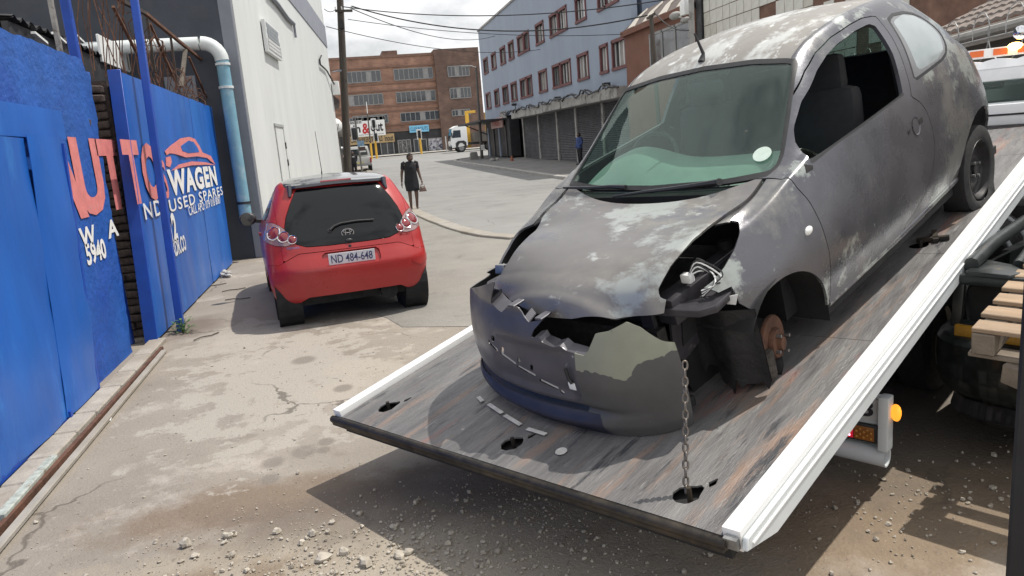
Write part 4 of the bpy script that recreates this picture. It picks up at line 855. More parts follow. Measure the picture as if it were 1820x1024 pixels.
signal((670, 282), [(664, 220), (668, 244)], 'yellow based traffic light with two heads in front of the shop sign')
signal((749.5, 274), [(745, 239)], 'yellow based traffic light with one head below the blue sign')
Y = 93.0; a = PY((661.5, 283), Y); b = PY((651, 181), Y); m = a + (b - a) * .28
o = thing('lamp_post', 'thin leaning post with yellow foot left of the two headed traffic light', 'post', a); MB().tube([a, m], .12, 8).build('foot', M['sigyel'], o, world=True); MB().tube([m, a + (b - a) * .8], .08, 8).build('shaft', M['pole'], o, world=True); MB().tube([a + (b - a) * .8, b], .05, 6).build('tip', M['white'], o, world=True)
# lamp post, stump, cone on the right pavement
Y = 59.0; a = PY((857, 285), Y); b = PY((846, 120), Y); c = PY((826, 119), Y)
o = thing('street_lamp', 'slender street lamp with an arm at the pavement corner', 'lamp', a); MB().tube([a, b], [.13, .07], 10).build('mast', mat('lamp_mast', (.10, .095, .09), .7, var=.2), o, world=True, smooth=50)
MB().tube([b, (b + c) / 2 + [0, 0, .12], c], .04, 6).build('arm', M['alum'], o, world=True); MB().box(c + [.1, 0, .02], (.75, .25, .14)).build('lamp_head', M['slab'], o, world=True, bevel=.04)
p = PY((858, 262), Y); MB().box(p + [-.02, -.12, 0], (.3, .02, .4)).build('notice', M['letterw'], o, world=True)
a = PY((843, 287), 58.5); o = thing('concrete_stump', 'squat tapered concrete stump on the pavement corner', 'bollard', a); MB().box(a + [0, 0, .36], (.72, .6, .76), taper=.72).build('block', mat('stump_concrete', (.20, .195, .18), .9, var=.2, scale=4, bump=.5, bscale=10), o, world=True, bevel=.06)
for k in range(5): MB().ball(PY((838 + k * 6, 290), 56) + [0, 0, .05], (.22 + .05 * (k % 2), .2, .14), 7, 5).build('rubble', M['slab'], o, world=True)
a = PY((911, 296.5), 49.5); o = thing('traffic_cone', 'faded orange traffic cone on the pavement by the shutters', 'cone', a); MB().lathe([(.21, .03), (.06, .72), (.0, .73)], a, n=12).build('cone', mat('cone_orange', (.30, .11, .06), .7, var=.2, scale=6), o, world=True, smooth=50); MB().box(a + [0, 0, .02], (.46, .46, .05)).build('base', M['plastic'], o, world=True)
for k, px in enumerate([(876, 290), (884, 290.5)]):
    a = PY(px, 52.5); mb = MB(); rock(mb, np.zeros(3), .22 - .05 * k, 90 + k); o = mb.build('rubble', M['slab'], smooth=50); o.location = (a[0], a[1], gz(52.5) + .12); tag(o, ['larger', 'smaller'][k] + ' lump of pale rubble lying on the pavement near the cone', 'rubble')
# right hand posts and overhead cables
Xp = 11.6; pm = PX((1162, 96), Xp); pt = PX((1157, 27), Xp); o = thing('cable_post', 'dark leaning post carrying cables in front of the brown shop', 'post', (pm[0], pm[1], 0)); f = pm + (pm - pt) * (pm[2] / (pt[2] - pm[2]))
MB().tube([f, pt], .085, 8).build('shaft', M['pole'], o, world=True); MB().bar(pt + [0, .35, -.06], pt + [0, -.35, .0], .07, .07).build('crossarm', M['pole'], o, world=True)
q = PX((1229, 20), Xp); o = thing('lamp_column', 'grey lamp column with meter box and two lamp heads beside the tiled building', 'lamp', (q[0], q[1], 0)); MB().tube([(q[0], q[1], 0), (q[0], q[1], q[2] + .9)], .09, 8).build('column', M['slab'], o, world=True)
MB().box(PX((1216, 14), Xp), (.16, .34, .46)).build('meter_box', M['white'], o, world=True, bevel=.02)
for px, s in (((1200, 28), 1.0), ((1218, 36), .8)): c = PX(px, Xp); MB().tube([q + [0, 0, -.35], c + [0, 0, .02]], .03, 6).build('arm', M['slab'], o, world=True); MB().ball(c, (.16 * s, .36 * s, .13 * s), 10, 6).build('lamp_head', M['slab'], o, world=True, smooth=60)
def cable(a, b, sag, label, r=.018):
    a = np.array(a); b = np.array(b); q = [a + (b - a) * t - np.array([0, 0, sag * 4 * t * (1 - t)]) for t in np.linspace(0, 1, 25)]; o = MB().tube(q, r, 5).build('cable', M['cable']); tag(o, label, 'cable')
tp = t
cable(tp + [.4, -.15, .2], pt + [0, .3, .05], .75, 'thick overhead cable running from the timber pole to the leaning post', .026)
cable(tp + [0, -.15, .2], PX((1192, -2), Xp), .45, 'upper overhead cable crossing the grey building at its top windows', .02)
cable(tp + [.2, -.1, -.3], PX((1122, 60), XB - .15), .3, 'thin lower cable running along the grey building facade', .014)
cable(tp + [.3, -.15, .15], PX((880, 64), XB - .15), .7, 'thin overhead cable ending at the far corner of the grey building', .02)
cable(wl(LW - .2, 7.35, .1), tp + [-.25, -.15, .1], .1, 'short upper cable from the white building to the timber pole', .014)
cable(wl(LW - .2, 6.7, .1), PX((960, 88), XB - .15), .5, 'thin cable passing from the white building across the sky', .016)
cable(pt + [0, -.3, .05], PX((1232, 52), Xp), .25, 'short cable from the leaning post to the lamp column', .02)
# =================================================================== small buildings past the white one
a = PY((603, 306), 36.0)
o = thing('gate_post', 'grey gate post standing at the end of the white building', 'post', a); MB().b2((a[0] - .30, 36.0, 0), (a[0] + .12, 36.5, PY((601, 262), 36)[2])).build('block', M['stump'] if 'stump' in M else M['slab'], o, world=True)
hz = PY((604, 235), 40); o = thing('small_house', 'low house behind the timber pole with a projecting eave and satellite dish', 'house', (hz[0] - 2, 40, 0))
MB().b2((hz[0] - 6, 40, 0), (PY((608, 250), 40)[0] - .1, 46, hz[2] - .1)).build('wall', mat('dull_house_wall', (.22, .215, .20), .85, var=.2, scale=2), o, world=True)
MB().b2((hz[0] - 6, 39.6, hz[2] - .1), (PY((609, 235), 40)[0] + .25, 46, hz[2] + .12)).build('flat_roof', M['slab'], o, world=True)
e0, e1, e2 = PY((586, 164), 38), PY((603, 178), 38), PY((588, 190), 38); mb = MB(); mb.prism([(e0[0], e0[2]), (e1[0], e1[2]), (e1[0], e1[2] - .12), (e0[0], e2[2])], (0, 38, 0), (1, 0, 0), (0, 0, 1), (0, 1, 0), 4); mb.build('eave', mat('eave_brown', (.10, .085, .08), .8, var=.2), o, world=True)
dc = PY((597, 222), 39.5); mb = MB(); mb.lathe([(.0, .10), (.16, .085), (.30, .03), (.36, -.03), (.35, -.05), (.29, .01), (.15, .065), (0, .08)], dc, (.35, -.9, .25), 18, cap=False); mb.build('dish', M['white'], o, world=True, smooth=60)
MB().tube([dc, dc + [.14, -.42, .02], dc + [.0, -.1, -.4]], .02, 5).build('dish_arm', M['steel'], o, world=True)

# =================================================================== VEHICLES FAR DOWN THE STREET
def wheel(par, c, r, w, axis=(0, 1, 0), rim=M['steel'], name='wheel', n=22, spokes=0):
    a = np.array(axis, float)
    o = MB().lathe([(r * .62, -w / 2), (r * .9, -w / 2), (r, -w * .36), (r, w * .36), (r * .9, w / 2), (r * .62, w / 2)], c, a, n, cap=False).build(name, M['tyre'], par, smooth=40)
    MB().lathe([(r * .63, w * .42), (r * .60, w * .30), (r * .3, w * .16), (r * .16, w * .26), (0.001, w * .26)], c, a, n, cap=False).build('rim', rim, par, smooth=40).parent = o
    MB().lathe([(r * .63, -w * .42), (r * .60, -w * .3), (0.001, -w * .2)], c, a, n, cap=False).build('rim', rim, par, smooth=40).parent = o
    return o
M['wglass'] = mat('vehicle_glass', (.03, .04, .045), .05, var=.1, spec=1)
M['redlens'] = mat('red_lens', (.35, .02, .02), .15, var=.1); M['amberlens'] = mat('amber_lens', (.65, .22, .02), .15, var=.1)
# pickup with canopy, tail towards us: local x right, y forward
Yk = 57.0; zk = gz(Yk); kp_ = PY((641.5, 300), Yk); pk = thing('pickup', 'silver white pickup truck with canopy parked by the kerb, seen from behind', 'pickup', (kp_[0], Yk, zk), R(-1))
M['pkw'] = mat('pickup_silver', (.52, .52, .50), .35, .1, var=.05)
MB().box((0, 2.5, .78), (1.72, 5.0, .62)).build('body', M['pkw'], pk, bevel=.09); MB().box((0, 1.1, 1.46), (1.62, 2.1, .82), taper=(.84)).build('canopy', M['pkw'], pk, bevel=.08); MB().box((0, 3.0, 1.42), (1.58, 1.7, .72), taper=.8).build('cab', M['pkw'], pk, bevel=.08)
MB().box((0, .04, 1.44), (1.26, .05, .46), taper=(.9)).build('rear_window', M['wglass'], pk, bevel=.02); MB().box((0, -.02, .82), (1.24, .04, .46)).build('tailgate', M['pkw'], pk, bevel=.02); MB().box((0, -.08, .50), (1.7, .2, .17)).build('bumper', M['steel'], pk, bevel=.03)
for s in (-1, 1):
    MB().box((s * .80, -.02, .82), (.13, .06, .36)).build('tail_light', M['redlens'], pk, bevel=.01); MB().box((s * .80, 1.1, 1.5), (.03, 1.5, .42)).build('side_window', M['wglass'], pk)
    for y in (1.0, 4.1): wheel(pk, (s * .75, y, .35), .35, .24, (s, 0, 0))
MB().box((0, -.05, .66), (.46, .02, .12)).build('number_plate', mat('plate_yellow', (.62, .55, .2), .5), pk); MB().box((-.25, .0, 1.02), (.3, .02, .05)).build('badge', M['cable'], pk)
# minibus partly behind the pole
mbs = thing('minibus', 'white minibus parked in front of the pickup, mostly hidden by the timber pole', 'minibus', PY((600, 300), 66) * [1, 1, 0] + [0, 0, gz(66)], R(2))
MB().box((0, 2.4, 1.15), (1.7, 4.7, 1.5), taper=.92).build('body', M['white'], mbs, bevel=.15); MB().box((0, .0, 1.5), (1.35, .08, .55)).build('rear_window', M['wglass'], mbs, bevel=.03); MB().box((0, -.05, .5), (1.7, .2, .25)).build('bumper', M['plastic'], mbs, bevel=.04)
for s in (-1, 1):
    MB().box((s * .78, 0.02, .95), (.12, .08, .4)).build('tail_light', M['redlens'], mbs)
    for y in (.9, 3.9): wheel(mbs, (s * .72, y, .33), .33, .2, (s, 0, 0))
# white lorry with yellow hoist, facing left; local x forward
Yt_ = 91.0; c = PY((822, 267), Yt_); lr = thing('lorry', 'white cab lorry with yellow hoist post standing across the far road', 'lorry', (c[0], Yt_, gz(Yt_)), R(180))
sc = 1.0
MB().prism([(-.55, .75), (1.42, .55), (1.52, 1.25), (1.25, 2.9), (.75, 3.15), (-.55, 3.15)], (0, -1.2, 0), (1, 0, 0), (0, 0, 1), (0, 1, 0), 2.4).build('cab', M['white'], lr, bevel=.08)
for s in (-1, 1):
    MB().prism([(.25, 1.75), (1.28, 1.75), (1.10, 2.62), (.25, 2.62)], (0, s * 1.2, 0), (1, 0, 0), (0, 0, 1), (0, s, 0), .02).build('side_window', M['wglass'], lr)
    MB().prism([(-.5, .5), (-.5, 1.15), (-.2, 1.35), (.5, 1.35), (.8, 1.1), (.8, .5), (.6, .5), (.5, .85), (.3, 1.1), (0, 1.1), (-.25, .85), (-.3, .5)], (.15, s * 1.19, 0), (1, 0, 0), (0, 0, 1), (0, s, 0), .08).build('wheel_arch', M['plastic'], lr)
    MB().box((1.35, s * 1.35, 2.1), (.12, .2, .6)).build('mirror', M['plastic'], lr, bevel=.03); MB().box((1.5, s * .95, .85), (.06, .35, .22)).build('headlight', M['chrome'], lr)
    for x in (.25, -3.4, -4.7): wheel(lr, (x, s * 1.03, .52), .52, .3, (0, s, 0))
MB().prism([(1.55, 1.35), (1.28, 2.85)], (0, 0, 0), (1, 0, 0), (0, 0, 1), (0, 1, 0), .1) if False else MB().bar((1.50, 0, 1.4), (1.24, 0, 2.85), 2.1, .04).build('windscreen', M['wglass'], lr)
MB().box((1.5, 0, .55), (.2, 2.4, .45)).build('bumper', M['plastic'], lr, bevel=.05); MB().box((-2.9, 0, .95), (4.9, .9, .3)).build('chassis', M['cable'], lr); MB().box((-3.2, 0, 1.7), (3.6, 2.3, 1.1)).build('load_body', mat('lorry_body', (.10, .09, .08), .7, var=.3, scale=2), lr)
pt1 = PY((838, 264), Yt_)[0] - c[0]; MB().box((-(pt1), -1.25, 2.55), (.42, .32, 4.2)).build('hoist_post', M['sigyel'], lr, bevel=.03); MB().box((-(pt1) - .45, -1.25, 4.75), (1.3, .32, .3)).build('hoist_arm', M['sigyel'], lr, bevel=.03)
mb = MB(); mb.box((1.75, -1.28, 1.1), (.12, .1, 1.9)); mb.build('side_guard', M['white'], lr)
# =================================================================== TOW TRUCK: tilted slide bed, chassis, cab
P0 = np.array([-.218, 4.177, .263]); be = np.array([.524, -.851, .044]); bd = np.array([.828, .52, .21]); bn = np.array([-.201, -.073, .977])
bd /= np.linalg.norm(bd); be -= (be @ bd) * bd; be /= np.linalg.norm(be); bn = np.cross(be, bd)
TM = mat4(be, bd, bn, P0)
M['deck'] = mat('scraped_deck_steel', (.145, .14, .14), .42, .25, var=.28, scale=4, stretch=(5, .7, 1), bump=.25, bscale=30, col2=(.20, .195, .19), rvar=.14,
                patch=[((.28, .195, .15), 1.3, .53, .66), ((.06, .06, .065), 2.6, .57, .65), ((.27, .12, .105), .9, .59, .69), ((.29, .285, .275), 7, .60, .70), ((.05, .05, .052), 14, .64, .70)])
M['edge'] = mat('greasy_edge', (.03, .027, .024), .5, .5, var=.5, scale=12, col2=(.09, .07, .05))
tow = thing('tow_truck', 'white flatbed tow truck with its scraped steel bed tilted down to the ground', 'tow truck', M=TM)
BW, BL = 2.55, 5.46
def keyhole(c):
    pts = [(.055 * math.cos(a), .055 * math.sin(a)) for a in np.linspace(.3, 2 * math.pi - .3, 18)]; pts += [(.15, -.014), (.16, 0), (.15, .014)]
    q = np.array(pts); an = R(62); rr = np.array([[math.cos(an), -math.sin(an)], [math.sin(an), math.cos(an)]]); return q @ rr.T + c
holes_ = [(.289, .20), (1.315, .18), (2.26, .165), (2.29, 2.74), (1.2, 2.7), (.25, 2.7)]
vj = [.02, 1.50, 2.61, 3.75, 4.6, BL]
for k in range(5):
    nu, nv = 72, int((vj[k + 1] - vj[k]) / .033); U = np.linspace(.075, BW - .065, nu); Vv = np.linspace(vj[k] + .002, vj[k + 1] - .002, nv)
    V = [(u, v, .004 * noise.noise(Vector((u * 1.6, v * 1.6, 3)))) for u in U for v in Vv]; F = [(i * nv + j, (i + 1) * nv + j, (i + 1) * nv + j + 1, i * nv + j + 1) for i in range(nu - 1) for j in range(nv - 1)]
    sh = Shell(V, F)
    for h in holes_:
        if vj[k] < h[1] < vj[k + 1]: sh = sh.cut(lambda P: sdpoly(P[:, :2], keyhole(h)))[1]
    sh.solid(MB(), .008).build('deck_plate', M['deck'], tow, smooth=40)
for h in holes_: MB().tube([(h[0] + .01, h[1], -.06), (h[0] + .012, h[1] + .005, .035)], .011, 6).build('lock_pin', M['edge'], tow)
MB().b2((.06, .03, -.10), (BW - .05, BL, -.04)).build('bed_frame', M['dark'], tow)
mb = MB().tube([(0, .005, -.016), (BW - .04, .005, -.016)], .021, 10); mb.b2((.01, -.012, -.045), (BW - .05, .03, -.012)); mb.build('tail_edge', M['edge'], tow, smooth=50)
M['railw'] = mat('rail_white', (.80, .80, .79), .4, var=.04, scale=5, patch=[((.30, .27, .24), 10, .70, .73)])
MB().b2((-.005, .025, -.06), (.070, BL, .035)).build('side_rail', M['railw'], tow, bevel=.006)
MB().b2((BW - .065, .025, -.05), (BW + .004, BL, .035)).build('side_rail', M['railw'], tow, bevel=.006)
def nlow(px, u=BW + .02):   # height in bed axes of a sight line at the rail plane
    r = ray(px); o = EYE - P0; t = (u - o @ be) / (r @ be); q = o + t * r; return q @ bd, q @ bn
vA, nA = nlow((1378, 945)); vB, nB = nlow((1721, 480)); nB = (nB + nA) / 2
mb = MB().prism([(.01, -.028), (vA, nB), (BL, nB), (BL, .012), (.03, .012)], (BW + .006, 0, 0), (0, 1, 0), (0, 0, 1), (1, 0, 0), .022); mb.build('side_skirt', M['greyside'], tow, bevel=.004, seg=1)
MB().b2((BW + .028, .05, -.022), (BW + .034, BL, -.016)).build('skirt_bead', M['railw'], tow)
MB().prism([(0, -.028), (.0, .012), (.02, .015), (.02, -.03)], (BW - .05, 0, 0), (0, 1, 0), (0, 0, 1), (1, 0, 0), .05).build('rail_tip', M['steel'], tow)
mb = MB().prism([(.03, -.05), (.25, nB), (BL, nB), (BL, -.03), (.05, -.03)], (-.02, 0, 0), (0, 1, 0), (0, 0, 1), (1, 0, 0), .012); mb.build('side_skirt', M['greyside'], tow)
M['palemark'] = mat('pale_mark', (.52, .50, .47), .6, var=.2, scale=20)
def bp(px):
    r = ray(px); o = EYE - P0; t = -(o @ bn) / (r @ bn); q = o + t * r; return q @ be, q @ bd
for a, b in (((851, 708), (858, 716)), ((869, 721), (893, 737)), ((898, 741), (926, 758)), ((938, 765), (971, 775))):
    a, b = bp(a), bp(b); MB().bar((*a, .0095), (*b, .0095), .022, .003).build('pale_dash', M['palemark'], tow)  # row of thin pale strips laid on the deck
a = bp((998, 804)); MB().lathe([(.028, .0), (.026, .0025), (.001, .003)], (*a, .006), n=14).build('paint_spot', M['palemark'], tow)
for px, an in (((1658, 429), .3), ((1662, 424), 1.9)): a = bp(px); MB().box((*a, .016), (.17, .03, .022), [[math.cos(an), -math.sin(an), 0], [math.sin(an), math.cos(an), 0], [0, 0, 1]]).build('lock_bar', M['edge'], tow)
# level axes of the truck
dh = np.array([bd[0], bd[1], 0]); dh /= np.linalg.norm(dh); eh = np.array([dh[1], -dh[0], 0]); b0 = np.array([P0[0], P0[1], 0])
def tw(u, v, z): return b0 + eh * u + dh * v + np.array([0, 0, z])
def tbox(u0, u1, v0, v1, z0, z1): mb = MB(); mb.box(tw((u0 + u1) / 2, (v0 + v1) / 2, (z0 + z1) / 2), (u1 - u0, v1 - v0, z1 - z0), np.array([eh, dh, [0, 0, 1]]).T); return mb
# tail board under the bed
ub = 2.47; r = ray((1583, 708)); q = ub; o_ = EYE - b0; t = (ub - o_ @ eh) / (r @ eh); vt = (o_ + t * r) @ dh; zt1 = (EYE + t * r)[2]
r = ray((1577, 800)); t = (ub - o_ @ eh) / (r @ eh); zt0 = (EYE + t * r)[2]
r = ray((1575, 843)); t = (ub - o_ @ eh) / (r @ eh); zp0 = (EYE + t * r)[2]; zp0 = max(zp0, GZ + .1)
H_ = zt1 - zt0
tbox(.1, ub - .04, vt + .012, vt + .04, zt0, zt1).build('tail_board', M['greyside'], tow, world=True, bevel=.006)
tbox(ub - .05, ub, vt - .03, vt + .05, zt0 - .02, zt1 + .005).build('tail_board_edge', M['greyside'], tow, world=True, bevel=.01)
tbox(ub - .62, ub - .055, vt + .004, vt + .011, zt1 - H_ * .54, zt1 - H_ * .08).build('number_plate', mat('plate_grey_white', (.50, .51, .52), .5, var=.06), tow, world=True)
pm_ = mat4(eh, (0, 0, 1), -dh, tw(ub - .055, vt + .003, zt1 - H_ * .48)); T_ = pm_
text('ND 673', M['letter'], mat4(eh, (0, 0, 1), -dh, tw(ub - .60, vt + .002, zt1 - H_ * .46)), width=.52, height=H_ * .34, parent=tow, bold=.02)
tbox(ub - .45, ub - .055, vt - .012, vt + .011, zt0 + H_ * .02, zt0 + H_ * .40).build('lamp_housing', M['plastic'], tow, world=True, bevel=.01)
tl = tbox(ub - .31, ub - .172, vt - .018, vt - .012, zt0 + H_ * .07, zt0 + H_ * .35).build('tail_lamp', mat('red_led_lens', (.45, .02, .04), .25, var=.1, emit=(1, .02, .06), estr=.25), tow, world=True, bevel=.004)
il = tbox(ub - .168, ub - .07, vt - .018, vt - .012, zt0 + H_ * .07, zt0 + H_ * .35).build('indicator_lamp', mat('amber_led_lens', (.30, .11, .02), .3, var=.15), tow, world=True, bevel=.004)
led = mat('lit_led', (1, .5, .5), .3, emit=(1, .25, .35), estr=6); leda = mat('amber_led', (.5, .25, .05), .3, var=.05)
for lamp, m, u0, u1 in ((tl, led, ub - .305, ub - .177), (il, leda, ub - .163, ub - .075)):
    for i in range(5):
        for j in range(4):
            if (i + j) % 2: continue
            c_ = tw(u0 + (u1 - u0) * (i + .5) / 5, vt - .019, zt0 + H_ * (.10 + .22 * (j + .5) / 4)); mb = MB().lathe([(.006, 0), (.005, .004), (.001, .006)], c_, -dh, 8); o = mb.build('led', m, tow, world=True); o.parent = lamp; 
am = mat('amber_marker_lit', (.8, .3, .02), .25, emit=(1, .35, .03), estr=1.2)
MB().ball(tw(ub + .02, vt + .02, zt1 - H_ * .30), (.022, .03, .045), 10, 7).build('side_marker', am, tow, world=True, smooth=60)
zc_ = (zt0 - .01 + zp0) / 2; rp_ = max(.05, (zt0 - .02 - zp0) / 2)
mb = MB(); mb.tube([tw(.1, vt + .05, zc_), tw(ub - .02, vt + .03, zc_)], rp_, 20, cap=False); mb.tube([tw(ub - .02, vt + .03, zc_), tw(.1, vt + .05, zc_)], rp_ * .86, 20, cap=False); mb.lathe([(rp_ * .86, 0), (rp_, 0)], tw(ub - .02, vt + .03, zc_), eh, 20, cap=False); mb.build('under_run_bar', M['greyside'], tow, world=True, smooth=50)
# chassis, wheels, tanks
for u in (.85, 1.65): tbox(u - .05, u + .05, vt, 7.2, .15, .34).build('chassis_rail', M['dark'], tow, world=True)
for s, u in ((-1, .35), (-1, .62), (1, 1.9), (1, 2.17)):
    mb = wheel(tow, (0, 0, 0), .36, .22, (s, 0, 0)); mm = mat4(eh, dh, (0, 0, 1), tw(u, 3.3, .36 + GZ)); mb.matrix_basis = TM.inverted() @ mm
for s, u in ((-1, .4), (1, 2.1)): mb = wheel(tow, (0, 0, 0), .38, .24, (s, 0, 0)); mb.matrix_basis = TM.inverted() @ mat4(eh, dh, (0, 0, 1), tw(u, 6.9, .38 + GZ))
MB().tube([tw(2.2, 4.0, .62), tw(2.2, 4.75, .62)], .27, 18).build('fuel_tank', M['plastic'], tow, world=True, smooth=40)
for v in (4.12, 4.6): MB().lathe([(.272, -.04), (.28, -.04), (.28, .04), (.272, .04)], tw(2.2, v, .62), dh, 18).build('tank_strap', M['greyside'], tow, world=True)
tbox(1.95, 2.42, 5.0, 5.5, .45, .9).build('battery_box', M['plastic'], tow, world=True, bevel=.02)
# headboard and cab
zd = (P0 + bd * BL)[2] - .02; vb = BL * bd[:2] @ dh[:2]
def cb(u0, u1, v0, v1, z0, z1, nme, m, bev=.02): return tbox(u0, u1, v0, v1, z0, z1).build(nme, m, tow, world=True, bevel=bev)
def vz(px, u=2.1):
    r = ray(px); t = ((b0 + dh * (vb + .35)) - EYE) @ dh / (r @ dh); return (EYE + t * r)[2]
zA_, zB_, zC_, zD_, zE_ = vz((1790, 221)), vz((1790, 181)), vz((1790, 142)), vz((1790, 117)), vz((1790, 98))
cb(.05, 2.75, vb + .10, vb + .36, zA_, zB_ - .015, 'headboard', M['whiteT']); cb(.1, 2.7, vb + .095, vb + .10, zA_ + (zB_ - zA_) * .42, zA_ + (zB_ - zA_) * .5, 'headboard_groove', M['plastic'], 0)
cb(.05, 2.75, vb + .35, vb + 1.9, .55, zB_, 'cab_lower', M['whiteT'], .05)
cb(.05, 1.25, vb + .40, vb + .46, zB_, zC_ + .01, 'cab_rear_wall', M['whiteT'], .0); cb(2.62, 2.75, vb + .40, vb + .5, zB_, zC_ + .01, 'cab_pillar', M['whiteT'], .01)
cb(1.25, 2.62, vb + .42, vb + .43, zB_, zC_, 'rear_window', glass('cab_glass', (.62, .72, .70), dens=.08), 0); cb(1.22, 1.28, vb + .395, vb + .47, zB_, zC_, 'window_seal', M['black'], 0); cb(2.59, 2.64, vb + .395, vb + .47, zB_, zC_, 'window_seal', M['black'], 0)
cb(.05, 2.75, vb + .38, vb + 1.7, zC_, zD_, 'cab_roof', M['whiteT'], .03)
mb = MB(); Q = []
for i in range(61):
    u = .05 + 2.7 * i / 60; Q.append([tw(u, vb + .38, zD_ - .01), tw(u, vb + .42, zD_ + .05 + .025 * abs(math.sin(i * .55))), tw(u, vb + .9, zE_ - .03 + .02 * abs(math.sin(i * .55)))])
MB().grid(np.array(Q)).grid(np.array(Q) - [0, 0, .02], flip=True).build('roof_cover', M['whiteT'], tow, world=True, smooth=50)
cb(.05, 2.75, vb + 1.86, vb + 1.9, zB_ + .3, zD_, 'windscreen', M['wglass'], 0) if False else None
mm_ = vz((1780, 148)); cb(1.62, 1.92, vb + .95, vb + 1.0, mm_ - .035, mm_ + .05, 'mirror', M['plastic'], .02); MB().tube([tw(1.77, vb + .98, mm_ + .04), tw(1.77, vb + 1.02, zC_)], .012, 6).build('mirror_stem', M['plastic'], tow, world=True)
cb(.3, 2.5, vb + 1.3, vb + 1.6, zB_ - .12, zB_ + .02, 'dashboard', M['plastic'], .03)
zl_ = vz((1760, 92)); lb = cb(.0, 2.8, vb + .62, vb + .70, zl_ - .035, zl_ + .045, 'light_bar', M['white'], .008)
for k in range(15): cb(.05 + k * .185, .05 + k * .185 + .11, vb + .612, vb + .62, zl_ - .022, zl_ + .032, 'reflector', mat('orange_reflector', (.72, .16, .04), .3, var=.05) if k == 0 else bpy.data.materials['orange_reflector'], 0).parent = lb
r = ray((1805, 82)); t = ((b0 + dh * (vb + .62)) - EYE) @ dh / (r @ dh); p = EYE + t * r; MB().ball(p, (.07, .05, .035), 10, 7).build('beacon', mat('beacon_lit', (1, .6, .2), .2, emit=(1, .55, .15), estr=9), tow, world=True, smooth=60)
r = ray((1817, 58)); t = ((b0 + dh * (vb + .7)) - EYE) @ dh / (r @ dh); p = EYE + t * r; MB().lathe([(.01, 0), (.05, .02), (.06, .06), (.02, .09)], p, -dh, 12).build('work_lamp', M['chrome'], tow, world=True, smooth=60)
# chain from the car down to the deck slot
M['chainm'] = mat('chain_steel', (.20, .185, .17), .45, .85, var=.35, scale=20, col2=(.12, .08, .06))
u_, v_ = bp((1220, 880)); c1 = P0 + be * u_ + bd * v_ + bn * .01
r = ray((1217, 645)); hh = np.array([c1[0], c1[1], 0]) + np.array([.10, .045, 0]); t = ((hh - EYE) @ np.array([dh[0], dh[1], 0])) / (r @ np.array([dh[0], dh[1], 0])); c2 = EYE + t * r
ch = thing('chain', 'rusty steel chain holding the car bumper down to a slot in the truck bed', 'chain', c1)
ax_ = (c2 - c1); Lc = np.linalg.norm(ax_); ax_ /= Lc; sd_ = np.cross(ax_, [.3, .9, 0]); sd_ /= np.linalg.norm(sd_); td_ = np.cross(ax_, sd_)
n = 16; lk = Lc / (n - .3); lmesh = None
for k in range(n):
    c_ = c1 + ax_ * (k + .4) * lk
    if lmesh is None:
        hl, hw = lk * .70, lk * .42; q = []
        for a in np.linspace(0, 2 * math.pi, 17)[:-1]: q.append((hw * .72 * math.cos(a), 0, (hl - hw) * np.sign(math.sin(a)) * min(1, abs(math.sin(a)) * 2) * .62 + hw * .8 * math.sin(a)))
        lmesh = MB().tube(q + [q[0]], lk * .15, 7, cap=False).build('link', M['chainm'], ch, smooth=60); o = lmesh
    else: o = inst(lmesh, 'link', ch)
    tw_ = .25 * math.sin(k * 1.7); s2, t2 = (sd_, td_) if k % 2 else (td_, -sd_); s3 = s2 * math.cos(tw_) + t2 * math.sin(tw_); t3 = np.cross(ax_, s3)
    o.matrix_basis = Matrix.Translation(-Vector(c1)) @ mat4(s3, t3, ax_, c_)

tow.matrix_basis = KSM @ TM; ch.matrix_basis = KSM @ ch.matrix_basis
# =================================================================== STRIPPED GREY HATCHBACK ON THE BED
from mathutils.bvhtree import BVHTree
CO = np.array([1.509, 3.531, .445]); CA = np.array([[.854, .459, .247], [.468, -.883, .024], [-.229, -.095, .969]])
CA[0] /= np.linalg.norm(CA[0]); CA[1] -= (CA[1] @ CA[0]) * CA[0]; CA[1] /= np.linalg.norm(CA[1]); CA[2] = np.cross(-CA[0], CA[1])
KM = mat4(-CA[0], CA[1], CA[2], CO)          # local axes: forward, left, up
def cray(px): return CA @ ray(px)
CEYE = CA @ (EYE - CO)
def cy(px, y, k=0, z0=0):
    r = cray(px); t = (y + k * (CEYE[2] - z0) - CEYE[1]) / (r[1] - k * r[2]); return CEYE + t * r
def cpath(path):
    return path
def loft(half, other):                        # stations along x with the two half sections -> shell
    n, m, _ = half.shape; full = np.concatenate([half[:, ::-1], (other * [1, -1, 1])[:, 1:]], 1)
    k = full.shape[1]; F = [(i * k + j, i * k + j + 1, (i + 1) * k + j + 1, (i + 1) * k + j) for i in range(n - 1) for j in range(k - 1)]
    return Shell(full.reshape(-1, 3), F)
